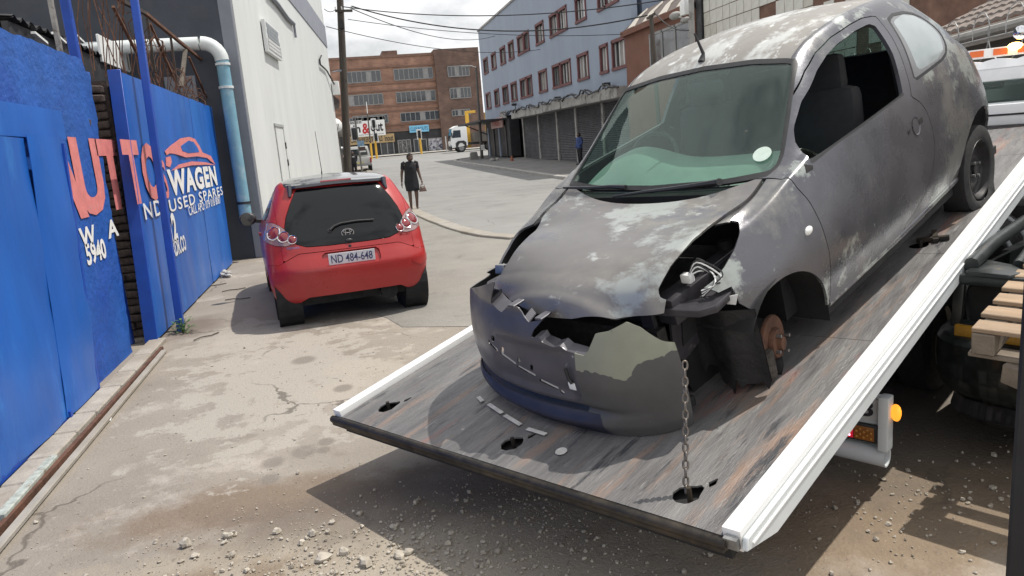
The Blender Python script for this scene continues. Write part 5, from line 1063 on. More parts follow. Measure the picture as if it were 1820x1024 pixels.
def micra_half(far=0):
    xs = np.unique(np.round(np.concatenate([np.linspace(-.615, -.40, 24), np.linspace(-.40, 1.1, 62), np.linspace(1.1, 2.5, 50), np.linspace(2.5, 3.02, 34)]), 4))
    zc = interp(xs, [(-.615, .58), (-.60, .65), (-.575, .71), (-.52, .755), (-.42, .795), (-.25, .84), (-.05, .873), (.12, .893), (.24, .905), (.30, .935), (.36, .98), (.6, 1.15), (.85, 1.335), (.955, 1.402), (1.05, 1.442), (1.25, 1.488), (1.55, 1.512), (1.9, 1.502), (2.25, 1.455), (2.5, 1.37), (2.7, 1.20), (2.85, 1.02), (2.95, .92), (3.02, .72)])[:, 0]
    A = interp(xs, [(-.615, .46, .58), (-.52, .475, .64), (-.485, .49, .72), (-.43, .52, .79), (-.32, .55, .852), (-.15, .585, .893), (.02, .60, .905), (.18, .625, .910), (.33, .655, .953), (.45, .655, 1.0), (.6, .63, 1.105), (.75, .60, 1.22), (.92, .555, 1.350), (1.05, .55, 1.395), (1.25, .552, 1.425), (1.6, .554, 1.445), (2.0, .552, 1.43), (2.3, .532, 1.37), (2.5, .512, 1.28), (2.7, .49, 1.12), (2.85, .49, .98), (2.95, .48, .90), (3.02, .44, .72)])
    B = interp(xs, [(-.615, .56, .55), (-.50, .60, .60), (-.40, .635, .67), (-.25, .675, .745), (-.1, .70, .80), (.05, .72, .845), (.2, .742, .90), (.35, .757, .945), (.55, .772, .975), (1.0, .785, .99), (1.5, .79, 1.005), (2.0, .785, 1.015), (2.3, .77, 1.01), (2.55, .73, .995), (2.8, .66, .95), (2.95, .57, .86), (3.02, .48, .70)])
    Cc = interp(xs, [(-.615, .58, .48), (-.5, .63, .50), (-.4, .68, .53), (-.25, .735, .56), (-.1, .775, .59), (.1, .81, .62), (.35, .828, .62), (1.0, .838, .60), (1.7, .84, .60), (2.4, .84, .62), (2.65, .81, .62), (2.85, .74, .62), (2.97, .64, .60), (3.02, .52, .58)])
    D = interp(xs, [(-.615, .58, .38), (-.4, .68, .36), (-.1, .775, .34), (.3, .805, .305), (1.0, .805, .305), (1.8, .80, .325), (2.4, .80, .33), (2.8, .74, .36), (3.02, .52, .40)])
    if far:
        wf_ = np.clip((.18 - xs) / .25, 0, 1); wf_ = wf_ * wf_ * (3 - 2 * wf_); A[:, 1] -= .055 * wf_ * np.clip((xs + .52) / .1, 0, 1); A[:, 0] -= .03 * wf_; B[:, 1] += .025 * wf_ * np.clip((xs + .5) / .2, 0, 1)
    half = []
    for i, x in enumerate(xs):
        a, b, c, d, z = A[i], B[i], Cc[i], D[i], zc[i]
        ab = (a + b) / 2; green = np.clip((a[1] - b[1]) / .3, 0, 1); ab = ab + np.array([.028, .012]) * green
        bc = (b + c) / 2 + np.array([.012, .012]); cd = (c + d) / 2 + [.010, 0]
        cp = [(0, z), (a[0] * .5, z - (z - a[1]) * .20), (a[0] * .85, z - (z - a[1]) * .66), tuple(a), tuple(ab), tuple(b), tuple(bc), tuple(c), tuple(cd), tuple(d)]
        cp = np.array(cp); cp = np.vstack([[-cp[1][0], cp[1][1]], cp, 2 * cp[-1] - cp[-2]]); q = []
        for k in range(1, len(cp) - 2):
            for t in np.linspace(0, 1, 6, endpoint=False):
                p0, p1, p2, p3 = cp[k - 1:k + 3]; q.append(.5 * (2 * p1 + (p2 - p0) * t + (2 * p0 - 5 * p1 + 4 * p2 - p3) * t**2 + (3 * p1 - p0 - 3 * p2 + p3) * t**3))
        q.append(cp[-2]); half.append([(x, y, zz) for y, zz in q])
    return np.array(half)
body = loft(micra_half(), micra_half(1))
PATCHES = [((.36, .385, .365), 2.3, .555, .60), ((.40, .42, .41), 7, .63, .675), ((.235, .23, .22), 1.6, .56, .66), ((.07, .06, .06), 9, .70, .74)]
def primer(name, extra=(), base=(.125, .127, .143), lo=0): return mat(name, base, .27, .55, var=.14, scale=3, col2=(.14, .135, .145), bump=.05, bscale=60, patch=[(c, s, a + lo, b + lo) for c, s, a, b in PATCHES] + list(extra), rvar=.12, space='Object')
M['prim'] = primer('sanded_grey_paint'); M['primdoor'] = primer('sanded_grey_door_paint', lo=.035)
M['primroof'] = mat('sanded_roof_paint', (.24, .225, .205), .42, .15, var=.08, scale=3, stretch=(1, 1.6, 1), patch=[((.46, .47, .46), 1.7, .50, .57), ((.56, .57, .56), 9, .57, .64), ((.25, .24, .225), 3.1, .58, .64)])
M['primhood'] = mat('sanded_bonnet_paint', (.19, .182, .178), .36, .3, var=.12, scale=3, stretch=(1.2, .7, 1), patch=[((.25, .235, .215), 1.4, .48, .60), ((.13, .135, .165), 1.7, .57, .66), ((.36, .38, .365), 2.1, .545, .60), ((.45, .46, .45), 5, .605, .66), ((.06, .055, .05), 22, .73, .76)])
M['trim'] = mat('dark_interior_trim', (.022, .022, .024), .8, var=.2)
M['ltrim'] = mat('grey_interior_trim', (.30, .31, .29), .8, var=.08, scale=4)
mc = thing('stripped_hatchback', 'stripped grey primer patched three door hatchback without headlights or front wheel on the truck bed', 'car', M=KM)
tr = BVHTree.FromPolygons([tuple(v) for v in body.V], body.F)
def chit(px):
    r = Vector(cray(px)).normalized(); h = tr.ray_cast(Vector(CEYE), r); return (np.array(h[0]), np.array(h[1])) if h[0] else (None, None)
def near(p):
    h = tr.find_nearest(Vector(p)); return np.array(h[0]), np.array(h[1])
def pk(sh, name, m, t=.012, inner=None, off=0, parent=mc, **k):
    if off: sh = sh.moved(off)
    mb = MB(); sh.solid(mb, t, 0, 1 if inner else 0); return mb.build(name, [m, inner] if inner else m, parent, smooth=40, flipx=True, **k)
xz = lambda V: V[:, [0, 2]]; G_ = .005
# wheel arches, nose line
for c, r, lim in (((.06, .265), .335, 1), ((2.46, .295), .352, 1)):
    body = body.cut(lambda V: np.where(np.abs(V[:, 1]) > .45, np.hypot(V[:, 0] - c[0], V[:, 2] - c[1]) - r, 1.))[1]
nose = lambda V: np.minimum(V[:, 0] - (-.605 + (.36 + .22 * (V[:, 1] < 0)) * V[:, 1]**2), np.where(V[:, 0] < -.2, V[:, 2] - np.where(V[:, 1] < 0, .650 + .10 * np.abs(V[:, 1]), .640 + .05 * V[:, 1]), 1.))
body = body.cut(nose)[1]
lowfront = lambda V: np.where((V[:, 0] < -.05) & (np.abs(V[:, 1]) > .585), V[:, 2] - np.minimum(.715, .52 + 1.15 * np.clip(-.13 - V[:, 0], 0, 1)), 1.)
body = body.cut(lowfront)[1]
# headlamp openings (outline surveyed on the left one, mirrored)
hl_px = [(1316, 391), (1297, 388), (1272, 393), (1233, 424), (1194, 471), (1172, 512), (1174, 525), (1186, 531), (1215, 522), (1252, 510), (1268, 498), (1287, 476), (1307, 442), (1317, 412)]
hc, _ = chit((1240, 470)); hc = cy((1240, 470), .60); nv = (CEYE - hc) / np.linalg.norm(CEYE - hc); hu = np.cross([0, 0, 1], nv); hu /= np.linalg.norm(hu); hv = np.cross(nv, hu)
def hproj(px):
    r = cray(px); t = ((hc - CEYE) @ nv) / (r @ nv); q = CEYE + t * r - hc; return q @ hu, q @ hv
hpoly = [hproj(p) for p in hl_px]
def hlf(V):
    Q = np.c_[V[:, 0], np.abs(V[:, 1]), V[:, 2]] - hc; f = sdpoly(np.c_[Q @ hu, Q @ hv], hpoly); return np.where((V[:, 0] < .5) & (V[:, 1] > .2), f, 1.)
body = body.cut(hlf)[1]
farh = [(.06, .60), (-.02, .67), (-.15, .705), (-.30, .69), (-.46, .60), (-.44, .50), (-.36, .49), (-.20, .525), (-.05, .555)]
body = body.cut(lambda V: np.where((V[:, 1] < -.3) & (V[:, 0] < .2) & (V[:, 2] > .62), sdpoly(np.c_[V[:, 0], -V[:, 1]], farh), 1.))[1]
# windscreen
wpoly = [(-.635, .962), (-.66, .985), (-.656, 1.02), (-.56, 1.342), (-.54, 1.37), (-.3, 1.398), (0, 1.408), (.3, 1.398), (.54, 1.37), (.56, 1.342), (.656, 1.02), (.66, .985), (.635, .962), (.4, .945), (0, .935), (-.4, .945)]
wf = lambda V: np.where((V[:, 0] < 1.15) & (V[:, 0] > .2), sdpoly(V[:, [1, 2]], wpoly), 1.)
wind, body = body.cut(wf)
gl_, seal = wind.cut(lambda V: wf(V) + .017)
M['wsglass'] = glass('windscreen_glass', (.74, .88, .83), .01, dens=.008, spec=.9)
pk(gl_, 'windscreen', M['wsglass'], .004, off=-.004); pk(seal, 'windscreen_seal', M['black'], .012)
# door window openings and doors
dw = [(.508, .982), (.56, 1.055), (.62, 1.108), (.75, 1.195), (.961, 1.292), (1.1, 1.335), (1.227, 1.358), (1.448, 1.378), (1.60, 1.378), (1.648, 1.368), (1.63, 1.30), (1.60, 1.20), (1.497, 1.006), (1.0, .992)]
do = [(.425, .557), (.408, .31), (.408, .25), (1.3, .25), (1.30, .345), (1.42, .362), (1.55, .42), (1.65, .52), (1.715, .639), (1.722, .74), (1.69, .86), (1.64, .925), (1.572, .968), (1.605, 1.02), (1.66, 1.16), (1.71, 1.29), (1.735, 1.40), (1.6, 1.418), (1.45, 1.415), (1.227, 1.398), (1.05, 1.365), (.90, 1.31), (.723, 1.215), (.60, 1.14), (.50, 1.065), (.40, 1.0), (.335, .965), (.345, .9), (.378, .833), (.41, .70)]
side = lambda V, f: np.where((np.abs(V[:, 1]) > .5), f, 1.)
dwf = lambda V: side(V, sdpoly(xz(V), dw)); dof = lambda V: side(V, sdpoly(xz(V), do))
_, body = body.cut(dwf)
door, body = body.cut(dof)
door = door.cut(lambda V: dof(V) + G_)[0]
bel, door = door.cut(lambda V: np.where(sdpoly(xz(V), [(.50, .955), (.50, .983), (1.0, .994), (1.51, 1.008), (1.53, .985), (1.0, .972)]) < .2, sdpoly(xz(V), [(.50, .962), (.50, .984), (1.0, .995), (1.51, 1.010), (1.525, .988), (1.0, .974)]), 1.))
for s in (1, -1):
    f = lambda V: V[:, 1] * -s
    d_ = pk(door.cut(f)[0], 'door', M['primdoor'], .02, M['trim']); pk(bel.cut(f)[0], 'window_strip', M['plastic'], .015, parent=d_)
    if s == 1: door_o = d_
# quarter glass
qw = [(1.665, 1.022), (1.80, 1.360), (1.90, 1.372), (2.049, 1.355), (2.15, 1.325), (2.234, 1.28), (2.30, 1.205), (2.315, 1.15), (2.28, 1.085), (2.20, 1.045), (2.10, 1.03)]
qf = lambda V: side(V, sdpoly(xz(V), qw)); q_, body = body.cut(qf); qg, qs = q_.cut(lambda V: qf(V) + .016)
M['qglass'] = mat('hazy_quarter_glass', (.36, .40, .41), .12, var=.18, scale=1.6, spec=.8, col2=(.22, .26, .27)); M['qfrit'] = mat('quarter_glass_edge', (.17, .175, .185), .25, var=.1)
for s in (1, -1):
    f = lambda V: V[:, 1] * -s
    g = qg.cut(f)[0]; inn = [(1.765, 1.06), (1.84, 1.335), (2.0, 1.342), (2.13, 1.308), (2.235, 1.235), (2.265, 1.15), (2.20, 1.08), (2.05, 1.055)]
    g1, g2 = g.cut(lambda V: sdpoly(xz(V), inn)); o = pk(g1, 'quarter_window', M['qglass'], .004, off=-.002); pk(g2, 'window_edge', M['qfrit'], .004, off=-.002, parent=o); pk(qs.cut(f)[0], 'window_seal', M['black'], .008, parent=o)
# rear window
rw = [(-.44, 1.02), (-.42, 1.25), (-.36, 1.31), (.36, 1.31), (.42, 1.25), (.44, 1.02)]
rwf = lambda V: np.where(V[:, 0] > 2.35, sdpoly(V[:, [1, 2]], rw), 1.); rg, body = body.cut(rwf); pk(rg, 'rear_window', glass('rear_glass', (.5, .6, .58), dens=.15), .004)
# bonnet, cowl, roof, wings, body
hedge = lambda V: np.abs(V[:, 1]) - (.605 + .05 * np.clip(V[:, 0], -.6, .4))
cowl_x = lambda V: V[:, 0] - (.205 + .40 * V[:, 1]**2)
hoodf = lambda V: np.maximum(np.maximum(hedge(V) * np.where(V[:, 0] > -.05, 1, 1), cowl_x(V)), V[:, 0] - .42)
hood, body = body.cut(hoodf); hood = hood.cut(lambda V: hoodf(V) + G_)[0]
bon = pk(hood, 'bonnet', M['primhood'], .014, M['trim'])
cowf = lambda V: np.maximum(np.maximum(np.abs(V[:, 1]) - .64, V[:, 0] - .47), V[:, 2] - 1.03); cw_, body = body.cut(lambda V: np.where(V[:, 0] < .5, cowf(V), 1.))
for s in (1, -1): pk(cw_.cut(lambda V: V[:, 1] * -s)[0].largest(), 'cowl_panel', M['plastic'], .01, off=-.012)
roofl = lambda V: np.where((V[:, 0] > .8), np.maximum(np.abs(V[:, 1]) - .515, np.maximum(.85 - V[:, 0], V[:, 0] - 2.52)), 1.)
rf, body = body.cut(roofl); rf = rf.cut(lambda V: roofl(V) + .003)[0]; pk(rf, 'roof', M['primroof'], .012, M['trim'])
wing, body = body.cut(lambda V: np.maximum(V[:, 0] - .455, V[:, 2] - 1.0 - .3 * (V[:, 0] - .35)))
for s in (1, -1): pk(wing.cut(lambda V: V[:, 1] * -s)[0], 'wing', M['prim'], .012, M['trim'])
pk(body, 'body_side', M['prim'], .014, M['trim'])
lp, ln_ = near((2.15, .84, .6))
# sill, underside, inner structure
mb = MB()
for s in (1, -1): mb.tube([(.42, s * .785, .30), (1.3, s * .79, .30), (2.12, s * .785, .315)], .022, 8)
mb.build('sill', M['prim'], mc, flipx=True, smooth=50)
MB().b2((.42, -.77, .22), (2.9, .77, .27)).build('floor_pan', M['dark'], mc, flipx=True); MB().b2((.30, -.64, .25), (.42, .64, .90)).build('bulkhead', M['dark'], mc, flipx=True); MB().b2((2.80, -.62, .3), (2.86, .62, .9)).build('rear_panel', M['dark'], mc, flipx=True)
for s in (1, -1):
    for cx, r0 in ((.06, .345), (2.46, .362)):
        Q = [[(cx + r0 * math.cos(a), s * y, .27 + r0 * math.sin(a)) for y in (.45, .60, .80 if cx < 1 else (.815 if math.cos(a) < .25 else .64))] for a in np.linspace(-.15 if cx < 1 else -.3, math.pi * (.80 if cx < 1 else 1.1), 24)]
        MB().grid(np.array(Q)).build('wheel_arch_liner', M['dark'], mc, flipx=True, smooth=60)
        MB().lathe([(r0, 0), (.001, 0)], (cx, s * .45, .27), (0, 1, 0), 24, cap=False).build('wheel_well', M['dark'], mc, flipx=True)
MB().b2((-.36, -.42, .22), (.28, .42, .66)).build('engine_block', mat('grimy_engine', (.02, .02, .021), .7, var=.6, scale=9, bump=.5, bscale=14), mc, flipx=True, bevel=.05)
MB().b2((-.46, -.50, .20), (-.40, .50, .56)).build('radiator', mat('radiator_core', (.03, .028, .026), .6, .3, var=.5, scale=30), mc, flipx=True)
MB().b2((-.44, -.56, .17), (-.38, .56, .22)).build('lower_crossmember', M['dark'], mc, flipx=True, bevel=.01)
M['inner'] = mat('inner_panel_paint', (.055, .052, .06), .45, .4, var=.3, scale=8, patch=[((.20, .19, .18), 8, .62, .70)])
for s in (1, -1):
    MB().prism([(-.44, .40), (-.40, .69), (-.34, .74), (-.12, .72), (.0, .66), (-.06, .60), (-.30, .62), (-.36, .54)], (0, 0, 0), (1, 0, 0), (0, s, 0), (0, 0, 1), .035).build('lamp_rail', M['inner'], mc, flipx=True, bevel=.004, seg=1).location.z = .622
    MB().b2((-.43, s * .40, .34), (-.405, s * .47, .64)).build('lamp_bracket', M['inner'], mc, flipx=True, bevel=.004, seg=1)
    MB().bar((-.40, s * .52, .63), (.20, s * .56, .66), .10, .12).build('inner_wing_rail', M['inner'], mc, flipx=True, bevel=.01)
    MB().prism([(-.40, .42), (-.34, .36), (-.16, .40), (-.02, .60), (-.36, .61)], (0, s * .50, 0), (1, 0, 0), (0, 0, 1), (0, s, 0), .012).build('gusset', M['inner'], mc, flipx=True)
    MB().prism([(-.33, .43), (-.20, .45), (-.12, .56), (-.30, .56)], (0, s * .514, 0), (1, 0, 0), (0, 0, 1), (0, s, 0), .004).build('gusset_opening', M['dark'], mc, flipx=True)
    MB().prism([(-.45, .20), (-.36, .20), (-.34, .44), (-.45, .46)], (0, s * .47, 0), (1, 0, 0), (0, 0, 1), (0, s, 0), .02).build('crash_plate', M['inner'], mc, flipx=True, bevel=.003, seg=1)
    for z in (.26, .31, .36, .41): MB().lathe([(.011, 0), (.001, .001)], (-.40, s * .4915, z), (0, s, 0), 8).build('bolt_hole', M['dark'], mc, flipx=True)
# torn liner hanging in front of the left wheel
n1, n2 = 14, 16; Q = []
for i in range(n1):
    row = []
    for j in range(n2):
        u = i / (n1 - 1); w_ = j / (n2 - 1); bot = .15 + .05 * abs(math.sin(j * 1.35)) + .07 * (j < 4) + .03 * noise.noise(Vector((j * .8, 0, 4)))
        z = .56 + (bot - .56) * u; row.append((-.225 + .05 * w_ * w_ + .03 * math.sin(w_ * 9) * (.3 + u) * .4 + .02 * u, .50 + .295 * w_, z))
    Q.append(row)
MB().grid(np.array(Q)).grid(np.array(Q) + [.006, 0, 0], flip=True).build('torn_liner', mat('liner_plastic', (.014, .014, .015), .5, var=.5, scale=6, bump=.5, bscale=12, patch=[((.07, .06, .05), 9, .66, .74)]), mc, flipx=True, smooth=50)
# left front hub without wheel
hub = MB().lathe([(.001, .040), (.030, .040), (.034, .020), (.066, .018), (.072, .004), (.072, -.005), (.125, -.006), (.129, -.012), (.129, -.022), (.10, -.028), (.03, -.05)], (.055, .715, .27), (.15, 1, 0), 30, cap=False).build('brake_disc', M['rust'], mc, flipx=True, smooth=35)
for k in range(4):
    a = k * math.pi / 2 + .4; MB().lathe([(.008, .02), (.008, .045), (.001, .046)], (.055 + .05 * math.cos(a), .716, .27 + .05 * math.sin(a)), (.15, 1, 0), 8).build('wheel_stud', M['steel'], mc, flipx=True).parent = hub
MB().tube([(.02, .40, .19), (.03, .68, .165), (.06, .70, .15)], [.03, .045, .06], 8).build('lower_arm', M['dark'], mc, flipx=True, smooth=50)
MB().box((-.065, .70, .215), (.10, .11, .15), None).build('caliper', mat('caliper_iron', (.045, .038, .032), .8, .3, var=.4, scale=15, bump=.5), mc, flipx=True, bevel=.025)
MB().tube([(.08, .58, .27), (.10, .52, .75)], .035, 10).build('strut', M['dark'], mc, flipx=True, smooth=50)
def car_wheel(x, s, r=.275, flat=True):
    rimm = mat('dark_steel_wheel', (.035, .034, .036), .5, .5, var=.3, scale=12, patch=[((.10, .07, .05), 7, .66, .74)]) if 'dark_steel_wheel' not in bpy.data.materials else bpy.data.materials['dark_steel_wheel']
    c = np.array([x, s * .735, r - .02]); mb = MB(); n = 40; prof = [(.185, -.075), (.235, -.085), (.272, -.07), (.278, -.04), (.278, .04), (.272, .07), (.235, .085), (.188, .075)]
    mb.lathe(prof, c, (0, 1, 0), n, cap=False); vs = []
    for (px_, py_, pz_) in mb.v:     # slack tyre: flattened and bulging at the bottom
        h = pz_ - .035
        if flat and h < .07: f = (.07 - h) / .07; py_ = c[1] + (py_ - c[1]) * (1 + .32 * min(1, f)); pz_ = .035 + max(0, h) * .75 if h > 0 else .033; px_ = x + (px_ - x) * (1 + .10 * min(1, f))
        vs.append((px_, py_, pz_))
    mb.v = vs; ty = mb.build('tyre', M['tyre'], mc, flipx=True, smooth=40)
    ax = (0, s, 0); MB().lathe([(.192, .070), (.188, .078), (.178, .074), (.17, .035), (.150, .022), (.125, .034), (.085, .040), (.062, .028), (.03, .026), (.03, .05), (.001, .052)], c, ax, 36, cap=False).build('rim', rimm, mc, flipx=True, smooth=35).parent = ty
    for k in range(14):
        a = k * 2 * math.pi / 14; MB().lathe([(.015, 0), (.001, .001)], c + np.array([.150 * math.cos(a), s * .024, .150 * math.sin(a)]), ax, 8).build('vent_hole', M['dark'], mc, flipx=True).parent = ty
    for k in range(4):
        a = k * math.pi / 2 + .5; MB().lathe([(.010, .02), (.010, .05), (.001, .052)], c + np.array([.055 * math.cos(a), s * .01, .055 * math.sin(a)]), ax, 6).build('wheel_nut', M['steel'], mc, flipx=True).parent = ty
car_wheel(2.46, 1); car_wheel(2.46, -1); car_wheel(.05, -1)
# cabin
def seat(x, y):
    o = MB().box((x, y, .50), (.50, .50, .18), None).build('seat', M['fabric'], mc, flipx=True, bevel=.06)
    MB().box((x + .30, y, .80), (.16, .48, .60), [[math.cos(.22), 0, math.sin(.22)], [0, 1, 0], [-math.sin(.22), 0, math.cos(.22)]], taper=.85).build('backrest', M['fabric'], mc, flipx=True, bevel=.06).parent = o
    MB().box((x + .385, y, 1.17), (.10, .28, .20), [[math.cos(.22), 0, math.sin(.22)], [0, 1, 0], [-math.sin(.22), 0, math.cos(.22)]], taper=.85).build('headrest', M['fabric'], mc, flipx=True, bevel=.05).parent = o
seat(1.12, .37); seat(1.12, -.37)
MB().box((2.0, 0, .50), (.5, 1.25, .2)).build('rear_bench', M['fabric'], mc, flipx=True, bevel=.06); MB().box((2.30, 0, .82), (.14, 1.22, .58), [[.95, 0, .3], [0, 1, 0], [-.3, 0, .95]]).build('rear_backrest', M['fabric'], mc, flipx=True, bevel=.06)
M['dash'] = mat('grey_dashboard', (.31, .33, .30), .6, var=.1, scale=5, bump=.1, bscale=80)
Q = []
for i in range(41):
    y = -.585 + 1.17 * i / 40; hump = .055 * math.exp(-((y + .36) / .24)**2) * 1.6; row = []
    for j in range(12): u = j / 11; row.append((.36 + .12 * y * y + .52 * u, y, .915 + (.045 + hump) * math.sin(min(1, u * 1.3) * math.pi / 2) - .05 * max(0, u - .75) * 4 * 1.5))
    Q.append(row + [(row[-1][0] - .02, y, .60)])
MB().grid(np.array(Q), flip=True).grid(np.array(Q) - [0, 0, .015]).build('dashboard', M['dash'], mc, flipx=True, smooth=40)
for k in range(40):
    y = -.42 + k * .021
    if abs(y) < .012: continue
    MB().b2((.385, y, .919), (.405, y + .012, .9235)).build('vent_slot', M['dark'], mc, flipx=True)
c = np.array([.80, -.36, .93]); tl_ = R(28); ring = [c + .18 * np.array([math.sin(a) * math.sin(tl_), math.cos(a), math.sin(a) * math.cos(tl_)]) for a in np.linspace(0, 2 * math.pi, 25)]
sw = MB().tube(ring, .014, 7, cap=False).build('steering_wheel', M['plastic'], mc, flipx=True, smooth=60)
mb = MB()
for a in (.2, math.pi - .2, -math.pi / 2): mb.tube([c, c + .17 * np.array([math.sin(a) * math.sin(tl_), math.cos(a), math.sin(a) * math.cos(tl_)])], .016, 6)
mb.ball(c, .055, 10, 7); mb.build('hub_pad', M['plastic'], mc, flipx=True, smooth=60).parent = sw
MB().box((.93, .0, 1.30), (.03, .22, .07)).build('rear_view_mirror', M['plastic'], mc, flipx=True, bevel=.02)
for s in (1, -1): MB().tube([(1.72, s * .66, 1.25), (1.76, s * .70, .6)], .022, 4).build('seat_belt', M['fabric'], mc, flipx=True)
# small outer parts
h, nrm = chit((1247, 110))
if h is not None: MB().tube([h, h + [.03, 0, .04], h + [-.015, 0, .16]], [.022, .010, .005], 8).build('aerial', M['plastic'], mc, flipx=True, smooth=50)
h, nrm = chit((1437, 410)); MB().ball(h, (.032, .012, .020), 12, 7).build('side_repeater', M['white'], mc, flipx=True, smooth=60)
h, nrm = chit((1628, 224)); hh = MB().lathe([(.048, .003), (.040, -.003), (.02, -.012), (.001, -.014)], h, nrm, 20, cap=False).build('handle_recess', M['prim'], mc, flipx=True, smooth=60)
hh.parent = door_o
def patch_on(pts, name, m, parent, dz=.0025, th=.004):
    P = []; N = []
    for p in pts: a, b = chit(p); P.append(a); N.append(b)
    if any(p is None for p in P): return
    N = np.mean(N, 0); N /= np.linalg.norm(N); P = np.array(P) + N * dz; n = len(P); mb = MB()
    mb.add(np.vstack([P, P - N * th]), [tuple(range(n)), tuple(range(n, 2 * n))[::-1]] + [(i, n + i, n + (i + 1) % n, (i + 1) % n) for i in range(n)]); return mb.build(name, m, parent, flipx=True, fixn=True)
patch_on([(1632, 213), (1638, 208), (1640, 216), (1634, 222)], 'lock_hole', M['dark'], door_o); patch_on([(1613, 233), (1617, 229), (1618, 237), (1614, 239)], 'lock_hole', M['dark'], door_o)
tri = [near(p)[0] + [0, .003, 0] for p in ((.455, .78, 1.005), (.500, .79, .962), (.490, .79, .945), (.440, .78, .942))]; MB().add(np.vstack([tri, np.array(tri) - [0, .01, 0]]), [(0, 1, 2, 3), (7, 6, 5, 4), (0, 4, 5, 1), (1, 5, 6, 2), (2, 6, 7, 3), (3, 7, 4, 0)]).build('mirror_opening', M['dark'], door_o, flipx=True, fixn=True)
# licence disc, wipers
gt_ = BVHTree.FromPolygons([tuple(v) for v in gl_.V], gl_.F); r = Vector(cray((1355, 275))).normalized(); q = gt_.ray_cast(Vector(CEYE), r)
if q[0]: MB().lathe([(.044, 0), (.044, .002), (.001, .002)], np.array(q[0]) + np.array(q[1]) * .003, np.array(q[1]), 24).build('licence_disc', mat('disc_paper', (.55, .66, .58), .6, var=.08, scale=30), mc, flipx=True)
def onglass(px, up=.012):
    a, n_ = chit(px); return a + n_ * up
w1 = [onglass(p, .018) for p in ((1092, 354), (1150, 345), (1200, 339), (1243, 333), (1278, 328))]; wp = MB().tube(w1, [.006, .009, .011, .012, .016], 6).build('wiper', M['plastic'], mc, flipx=True)
MB().tube([onglass((1277, 328), .01), onglass((1284, 331), .03)], .018, 8).build('wiper_pivot', M['plastic'], mc, flipx=True).parent = wp
w2 = [onglass(p, .018) for p in ((1004, 338), (1050, 338), (1090, 335), (1115, 337))]; MB().tube(w2, [.006, .010, .011, .015], 6).build('wiper', M['plastic'], mc, flipx=True)
# loose headlamp plug and wires
c = cy((1222, 494), .57); pl_o = MB().box(c, (.035, .05, .04)).build('lamp_plug', M['white'], mc, flipx=True, bevel=.006); r_ = np.random.default_rng(14)
for k in range(6):
    q = [c, c + [.03, .04, .02 + .01 * k], c + [.05, .09 + .01 * k, .01 * r_.normal()], c + [.0, .13, -.02], c + [-.03, .08, -.04 - .006 * k]]; MB().tube(catmull(q, 5), .0035, 5).build('wire', M['cable'] if k % 2 else M['white'], mc, flipx=True, smooth=60).parent = pl_o
c = cy((893, 478), -.60); MB().box(c, (.06, .06, .05), [[.9, .3, .3], [-.3, .95, 0], [-.3, -.1, .95]]).build('lamp_bracket', M['steel'], mc, flipx=True, bevel=.008)
c = cy((1287, 528), .70); MB().prism([(0, 0), (.07, .02), (.05, -.03), (.01, -.03)], c, (0, 1, 0), (0, 0, 1), (-1, 0, 0), .004).build('broken_bracket', M['white'], mc, flipx=True)

# ------------------------------------------------------------------ loose front bumper, a thing of its own
bu = thing('front_bumper', 'detached purple grey front bumper skin hanging off the nose with an olive sanded left corner', 'bumper', M=KM)
pl2 = [(-.845, -.16), (-.835, -.30), (-.795, -.43), (-.71, -.54), (-.57, -.62), (-.4, -.682), (-.2, -.715), (0, -.725), (.2, -.715), (.34, -.70), (.43, -.675), (.505, -.635), (.56, -.585), (.60, -.53), (.618, -.49)]
pc = catmull(pl2, 9); ar = np.r_[0, np.cumsum(np.linalg.norm(np.diff(pc, axis=0), axis=1))]; ns = 150; ss = np.linspace(0, ar[-1], ns)
py_ = np.interp(ss, ar, pc[:, 0]); px_ = np.interp(ss, ar, pc[:, 1])
zb_s = interp(py_, [(-.92, .36), (-.86, .27), (-.76, .20), (-.6, .165), (-.3, .155), (.1, .152), (.4, .150), (.55, .150), (.72, .165)])[:, 0]
zt_s = np.full(ns, .86)
nrm2 = np.gradient(np.c_[px_, py_], axis=0); nrm2 = np.c_[-nrm2[:, 1], nrm2[:, 0]]; nrm2 /= np.linalg.norm(nrm2, axis=1, keepdims=True)   # outward (forward)
nt_ = 84; V = []; SZ = []
for i in range(ns):
    for j in range(nt_):
        z = zb_s[i] + (zt_s[i] - zb_s[i]) * j / (nt_ - 1); t = (z - zb_s[i]) / .52
        lf_ = 1 / (1 + math.exp((py_[i] - .33) * 18)); lip = (.030 * math.exp(-((t - .10) / .07)**2) - .030 * math.exp(-((t - .23) / .035)**2)) * lf_; out = -.055 * max(0, min(t, 1.05) - .45)**1.5 * 2.2 - .05 * max(0, .10 - t) * 6 * .3 + lip + .012 * math.sin(min(t, 1) * math.pi)
        out += -.018 * (1 / (1 + math.exp(-(.27 - abs(py_[i] + .08)) * 60))) * (1 / (1 + math.exp(-(.11 - abs(z - .44)) * 90)))
        V.append((px_[i] + nrm2[i, 0] * out, py_[i] + nrm2[i, 1] * out, z)); SZ.append((py_[i], z))
F = [(i * nt_ + j, i * nt_ + j + 1, (i + 1) * nt_ + j + 1, (i + 1) * nt_ + j) for i in range(ns - 1) for j in range(nt_ - 1)]
if (np.cross(np.array(V[F[0][1]]) - V[F[0][0]], np.array(V[F[0][3]]) - V[F[0][0]])[:2] @ nrm2[0]) < 0: F = [q[::-1] for q in F]
bsh = Shell(V, F); btree = BVHTree.FromPolygons([tuple(v) for v in V], F)
def bhit(px):
    h = btree.ray_cast(Vector(CEYE), Vector(cray(px)).normalized()); return np.array(h[0]) if h[0] else None
yz = lambda V: V[:, [1, 2]]
def zb_(x, y): return 820 + x / 2.695, 420 + y / 2.695
